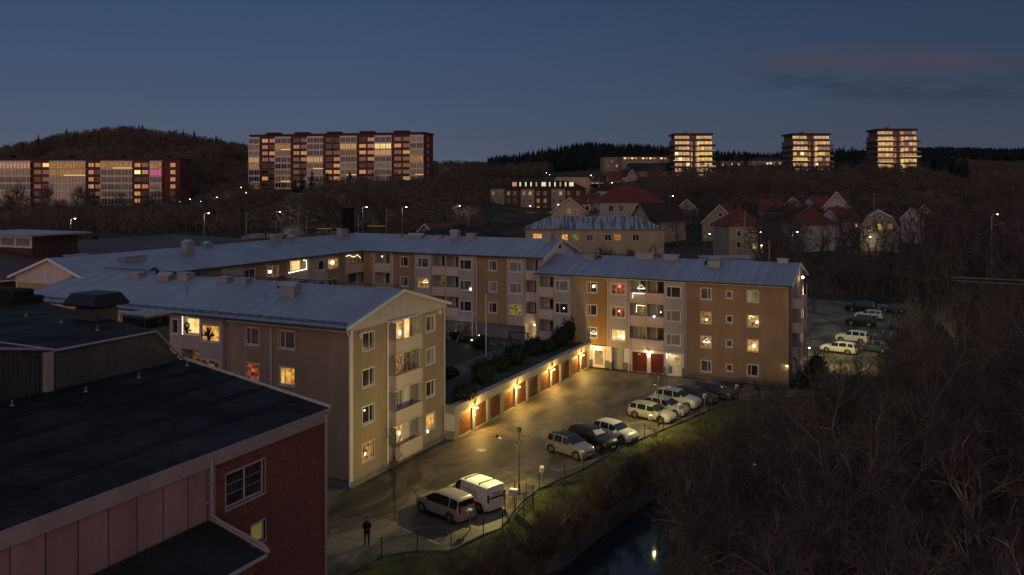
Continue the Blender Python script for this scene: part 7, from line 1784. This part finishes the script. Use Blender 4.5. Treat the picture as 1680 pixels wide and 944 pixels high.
# individual conifers in front of the ridge slab
def conifer(px, d, h, label, z=None):
    x, y = dep(px, d); t = thing('conifer_tree', label, 'tree', (x, y, height(x, y)-.3)); rr = random.Random(int(px)); b = MB(); b.tube([(0, 0, 0), (0, 0, h*.9)], [.2, .05], 6); b.build('trunk', M['bark'], t, world=False)
    c = MB()
    for k in range(300):
        e = rr.random(); r = (1-e)**.8*h*.30+.2; a = rr.uniform(0, 6.28); q = r*rr.uniform(.3, 1); z_ = h*(.1+.88*e); s = rr.uniform(.2, .5)
        c.add([(math.cos(a)*q*.4, math.sin(a)*q*.4, z_+.3), (math.cos(a+s*.5)*q, math.sin(a+s*.5)*q, z_-rr.uniform(0, .4)), (math.cos(a-s*.5)*q, math.sin(a-s*.5)*q, z_-rr.uniform(0, .4))], [(0, 1, 2)])
    c.build('crown', M['needles'], t, world=False)
for px, d, h, l in ((496, 345, 8, 'round dark pine in front of the ridge slab'), (512, 343, 8.5, 'dark pine right beside the round one before the ridge slab'), (537, 346, 6.5, 'small narrow spruce before the ridge slab'), (484, 342, 6, 'lowest dark pine of the group before the ridge slab'), (574, 340, 6, 'dark spruce near the middle of the ridge slab foot')): conifer(px, d, h, l)

# ---------------------------------------------------------------- evergreen hedges on the deck
def bush(x, y, z, rx, ry, rz_, label, n=700, group=None):
    t = thing('evergreen_bush', label, 'bush', (x, y, z), group=group); rr = random.Random(int(x*31+y*7)); b = MB(); s = MB()
    core = MB(); core.ball((0, 0, rz_*.45), .75, 10, sz=.62*rz_); 
    for i, p in enumerate(core.v): core.v[i] = (p[0]*rx, p[1]*ry, p[2])
    core.build('inner_mass', M['needles'], t, world=False)
    for i in range(n):
        v = Vector((rr.gauss(0, 1), rr.gauss(0, 1), rr.gauss(0, 1))).normalized(); f = rr.uniform(.72, 1.08)*(1+.12*math.sin(v.x*5+v.y*4)+.08*math.sin(v.z*9)); p = Vector((v.x*rx*f, v.y*ry*f, max(.02, rz_*.5+v.z*rz_*.52*f)))
        a = Vector((rr.gauss(0, 1), rr.gauss(0, 1), rr.gauss(0, 1))).normalized()*.13; c = v.cross(a).normalized()*.09
        b.add([p-a, p+c, p+a, p-c], [(0, 1, 2, 3)])
    b.build('foliage', M['hedge'], t, world=False)
for (px, py, rx, ry, rz_, l) in ((800, 628, 1.2, 1.6, 2.3, 'large round dark bush on the garage deck before the flagpole'), (770, 655, 1.0, 1.6, 1.2, 'low dark bush at the near end of the garage deck'), (830, 607, 1.0, 1.8, 1.6, 'dark spreading bush second along the garage deck'), (852, 597, 1.2, 1.8, 2.2, 'tall dark bush in the middle of the garage deck'), (882, 582, 1.1, 1.6, 1.9, 'rounded dark bush past the middle of the garage deck'), (905, 576, 1.0, 1.9, 1.3, 'low wide dark bush towards the far end of the deck'), (925, 568, 1.1, 1.6, 2.0, 'dark bush second from the far end of the deck'), (940, 560, .9, 1.2, 2.9, 'tall conical dark bush against the ochre wall'), (745, 610, 1.0, 1.0, 1.1, 'small dark bush on the courtyard lawn by the nearest block')):
    r_ = ray(px, py); t_ = (2.95-CH)/r_[2]; bush(CX+t_*r_[0]-.4, CY+t_*r_[1], 2.95 if px > 760 else 2.2, rx, ry, rz_, l)
for i, (x, y) in enumerate(((-16.5, 44.6), (-14.8, 43.6), (-12.2, 43.2), (-17.2, 41.2), (-11.0, 40.4))): bush(x, y, 2.2, 1.1, .9, 1.1, 'low dark shrub in the lit bed before the back wing', 350, 'shrubs in the lit bed')
bush(26.6, 50.5, 0, 1.3, 1.6, 3.2, 'dark evergreen shrub at the right corner of the right block', 700)
bush(25.6, 46.5, -.2, 1.2, 1.2, 2.2, 'low dark evergreen shrub under the corner lamp of the right block', 500)
# bare shrubs along the wall of block B
for i, (x, y) in enumerate(((19.5, 43.5), (21.2, 43.2), (22.8, 43.6), (24.2, 43.0))): put_shrub(i % 3, x, y, 0, .8, i, 'thin bare shrub at the foot of the plain ochre wall', 'shrubs at the foot of the ochre wall')

# ---------------------------------------------------------------- grass on the bank
def grass():
    rr = random.Random(21); b = MB()
    for i in range(52000):
        y = -14+56*rr.random(); f = rr.random(); w = xw(y)-xf(y); x = xf(y)+.1+(w-.5)*f
        if math.sin(x*1.9+y*.6)*math.sin(y*1.3-x)+rr.uniform(-.6, .6) > .55: continue
        z = height(x, y)-.02; h = rr.uniform(.05, .17); a = rr.uniform(0, 6.28); s = .016; dx, dy = rr.gauss(0, .05), rr.gauss(0, .05)
        b.add([(x-math.cos(a)*s, y-math.sin(a)*s, z), (x+math.cos(a)*s, y+math.sin(a)*s, z), (x+dx, y+dy, z+h)], [(0, 1, 2)])
    sc2 = MB()
    for i in range(30000):
        y = -15+58*rr.random(); f = .38+.62*rr.random()**.7; w = xw(y)-xf(y); x = xf(y)+(w-.3)*f
        if math.sin(x*1.3+y*.8)+math.sin(y*.55-x*.9)+rr.uniform(-.9, .9) < .5-1.6*f: continue
        z = height(x, y); h = rr.uniform(.15, .45)+.75*max(0, f-.6)*rr.random(); s = .009; a = rr.uniform(0, 6.28); dx, dy = rr.gauss(0, .14), rr.gauss(0, .14)
        sc2.add([(x-math.cos(a)*s, y-math.sin(a)*s, z), (x+math.cos(a)*s, y+math.sin(a)*s, z), (x+dx, y+dy, z+h)], [(0, 1, 2)])
        if rr.random() < .5: sc2.add([(x+dx*.5, y+dy*.5, z+h*.5), (x+dx*.5, y+dy*.5, z+h*.5+.02), (x+dx*.5+rr.gauss(0, .15), y+dy*.5+rr.gauss(0, .15), z+h*.8)], [(0, 1, 2)])
    for i in range(15000):
        y = -20+62*rr.random(); f = .9+.1*rr.random(); x = xf(y)+(xw(y)-xf(y))*f; k_ = .5+.5*math.sin(y*1.7)*math.sin(y*.6+1)
        if rr.random() > .25+.75*k_: continue
        z = -1.8; h = rr.uniform(.3, .7)+.7*k_*rr.random(); s = .011; a = rr.uniform(0, 6.28); dx, dy = rr.uniform(-.1, .5), rr.gauss(0, .3)
        p0, p1, p2 = (x-math.cos(a)*s, y-math.sin(a)*s, z), (x+math.cos(a)*s, y+math.sin(a)*s, z), (x+dx, y+dy, z+h*(1 if rr.random() < .75 else -.6))
        sc2.add([p0, p1, p2], [(0, 1, 2)])
    tag(sc2.build('bank_scrub', mat('dry_brown_scrub', (.13, .095, .06), 1., .6, .5, spec=.05)), 'dry brown brush covering the lower half of the bank above the stream wall', 'scrub', kind='stuff')
    o = b.build('bank_grass', M['grassblade']); tag(o, 'rough green grass on the bank between fence and stream', 'grass', kind='stuff')
    b = MB(); ys = [-16+.7*i for i in range(84)]
    for i in range(len(ys)-1):
        for j in range(8):
            q = []
            for yy, jj in ((ys[i], j), (ys[i], j+1), (ys[i+1], j+1), (ys[i+1], j)):
                x = xf(yy)+.02+(xw(yy)-.42-xf(yy))*jj/8; q.append((x, yy, height(x, yy)+.03))
            b.add(q, [(0, 1, 2, 3)])
    tag(b.build('grass_bank', mat('bank_turf', (.085, .095, .034), 1., .7, .9, bump=.8, bscale=7, col2=(.040, .030, .020), spec=.05), smooth=True), kind='structure')
grass()

# ---------------------------------------------------------------- sky, light, camera
w = bpy.data.worlds.new('World'); bpy.context.scene.world = w; w.use_nodes = True; nt = w.node_tree; nt.nodes.clear(); L = nt.links.new
out = nd(nt, 'ShaderNodeOutputWorld'); bg = nd(nt, 'ShaderNodeBackground'); L(bg.outputs[0], out.inputs[0])
tc = nd(nt, 'ShaderNodeTexCoord'); G0 = tc.outputs['Generated']
def dot(v):
    n = nd(nt, 'ShaderNodeVectorMath', operation='DOT_PRODUCT'); L(G0, n.inputs[0]); n.inputs[1].default_value = v; return n.outputs['Value']
def mth(op, a, b_=None, c=None):
    n = nd(nt, 'ShaderNodeMath', operation=op)
    for i, q in enumerate((a, b_, c)):
        if q is None: continue
        if isinstance(q, (int, float)): n.inputs[i].default_value = q
        else: L(q, n.inputs[i])
    return n.outputs[0]
fwd = dot((-SN, CS, 0)); rgt = dot((CS, SN, 0)); up = dot((0, 0, 1))
cr = nd(nt, 'ShaderNodeValToRGB'); L(up, cr.inputs[0]); el = cr.color_ramp.elements
stops = [(0.0, (.096, .106, .148)), (.045, (.080, .101, .153)), (.10, (.056, .089, .156)), (.16, (.040, .077, .149)), (.22, (.030, .065, .134)), (.5, (.115, .155, .245)), (1, (.15, .19, .28))]
el[0].position, el[1].position = stops[0][0], stops[-1][0]; el[0].color = (*stops[0][1], 1); el[1].color = (*stops[-1][1], 1)
for p, c in stops[1:-1]: e = el.new(p); e.color = (*c, 1)
# afterglow on the side behind the camera
cb = nd(nt, 'ShaderNodeValToRGB'); L(up, cb.inputs[0]); el = cb.color_ramp.elements
st2 = [(0, (1.15, .60, .33)), (.06, (1.0, .54, .33)), (.14, (.60, .38, .32)), (.32, (.33, .29, .34)), (.6, (.20, .22, .29)), (1, (.15, .19, .28))]
el[0].position, el[1].position = 0, 1; el[0].color = (*st2[0][1], 1); el[1].color = (*st2[-1][1], 1)
for p, c in st2[1:-1]: e = el.new(p); e.color = (*c, 1)
bk = mth('MAXIMUM', mth('MULTIPLY', fwd, -1.0), 0.0); bk = mth('POWER', bk, 1.6)
mx = nd(nt, 'ShaderNodeMix', data_type='RGBA'); L(bk, mx.inputs[0]); L(cr.outputs[0], mx.inputs[6]); L(cb.outputs[0], mx.inputs[7])
# slightly darker towards the right
dk = nd(nt, 'ShaderNodeMapRange'); dk.inputs[1].default_value = -.2; dk.inputs[2].default_value = .55; dk.inputs[3].default_value = 1.0; dk.inputs[4].default_value = .62; L(rgt, dk.inputs[0])
m2 = nd(nt, 'ShaderNodeMix', data_type='RGBA', blend_type='MULTIPLY'); m2.inputs[0].default_value = 1; L(mx.outputs[2], m2.inputs[6]); L(dk.outputs[0], m2.inputs[7])
# thin reddish cloud bank low in the eastern sky
az = mth('DIVIDE', rgt, mth('MAXIMUM', fwd, .05)); ev = mth('DIVIDE', up, mth('MAXIMUM', fwd, .05))
def blob(a0, e0, sa, se):
    q = mth('ADD', mth('POWER', mth('DIVIDE', mth('SUBTRACT', az, a0), sa), 2.), mth('POWER', mth('ABSOLUTE', mth('DIVIDE', mth('SUBTRACT', ev, e0), se)), 2.)); return mth('EXPONENT', mth('MULTIPLY', q, -1.))
mpn = nd(nt, 'ShaderNodeMapping'); mpn.inputs['Scale'].default_value = (7, 7, 46); L(G0, mpn.inputs[0]); nz = nd(nt, 'ShaderNodeTexNoise', Scale=1.3, Detail=6., Roughness=.6); L(mpn.outputs[0], nz.inputs['Vector'])
nzr = nd(nt, 'ShaderNodeMapRange'); nzr.inputs[1].default_value = .42; nzr.inputs[2].default_value = .6; L(nz.outputs['Fac'], nzr.inputs[0])
c1 = mth('MULTIPLY', blob(.45, .147, .16, .016), mth('ADD', mth('MULTIPLY', nzr.outputs[0], .6), .6))
m3 = nd(nt, 'ShaderNodeMix', data_type='RGBA'); L(mth('MINIMUM', mth('MULTIPLY', c1, .95), 1.), m3.inputs[0]); L(m2.outputs[2], m3.inputs[6]); m3.inputs[7].default_value = (.054, .052, .086, 1)
c2 = mth('MULTIPLY', mth('ADD', blob(.36, .125, .06, .012), mth('ADD', blob(.52, .112, .12, .010), blob(.66, .13, .10, .008))), mth('MULTIPLY', nzr.outputs[0], .75))
m4 = nd(nt, 'ShaderNodeMix', data_type='RGBA'); L(c2, m4.inputs[0]); L(m3.outputs[2], m4.inputs[6]); m4.inputs[7].default_value = (.022, .034, .070, 1)
# a trace of the physical sky on top
sk = nd(nt, 'ShaderNodeTexSky', sky_type='NISHITA'); sk.sun_disc = False; sk.sun_elevation = math.radians(-1.5); sk.sun_rotation = math.atan2(SN, -CS)
ms = nd(nt, 'ShaderNodeMix', data_type='RGBA', blend_type='ADD'); ms.inputs[0].default_value = .02; L(m4.outputs[2], ms.inputs[6]); L(sk.outputs[0], ms.inputs[7])
L(ms.outputs[2], bg.inputs[0]); bg.inputs[1].default_value = 1.0
s = bpy.data.lights.new('afterglow_sun', 'SUN'); s.energy = .24; s.angle = math.radians(50); s.color = (1., .62, .42); so = bpy.data.objects.new('afterglow_sun', s); C.objects.link(so)
so.rotation_euler = Vector((-SN+.0, CS, -.36)).to_track_quat('-Z', 'Y').to_euler()
cam = bpy.data.cameras.new('camera'); co = bpy.data.objects.new('camera', cam); C.objects.link(co)
co.location = (CX, CY, CH); co.rotation_euler = (PI/2, 0, TH); cam.sensor_width = 36; cam.lens = F/1680*36; cam.shift_y = -(472-Y0)/1680; cam.clip_end = 6000; cam.clip_start = .5
sc_ = bpy.context.scene; sc_.camera = co
sc_.view_settings.view_transform = 'Standard'; sc_.view_settings.look = 'None'; sc_.view_settings.exposure = 0
sc_.render.engine = 'CYCLES'; sc_.cycles.use_denoising = True; sc_.cycles.max_bounces = 5; sc_.cycles.diffuse_bounces = 3; sc_.cycles.glossy_bounces = 3; sc_.cycles.sample_clamp_indirect = 3.0
sc_.cycles.use_light_tree = True
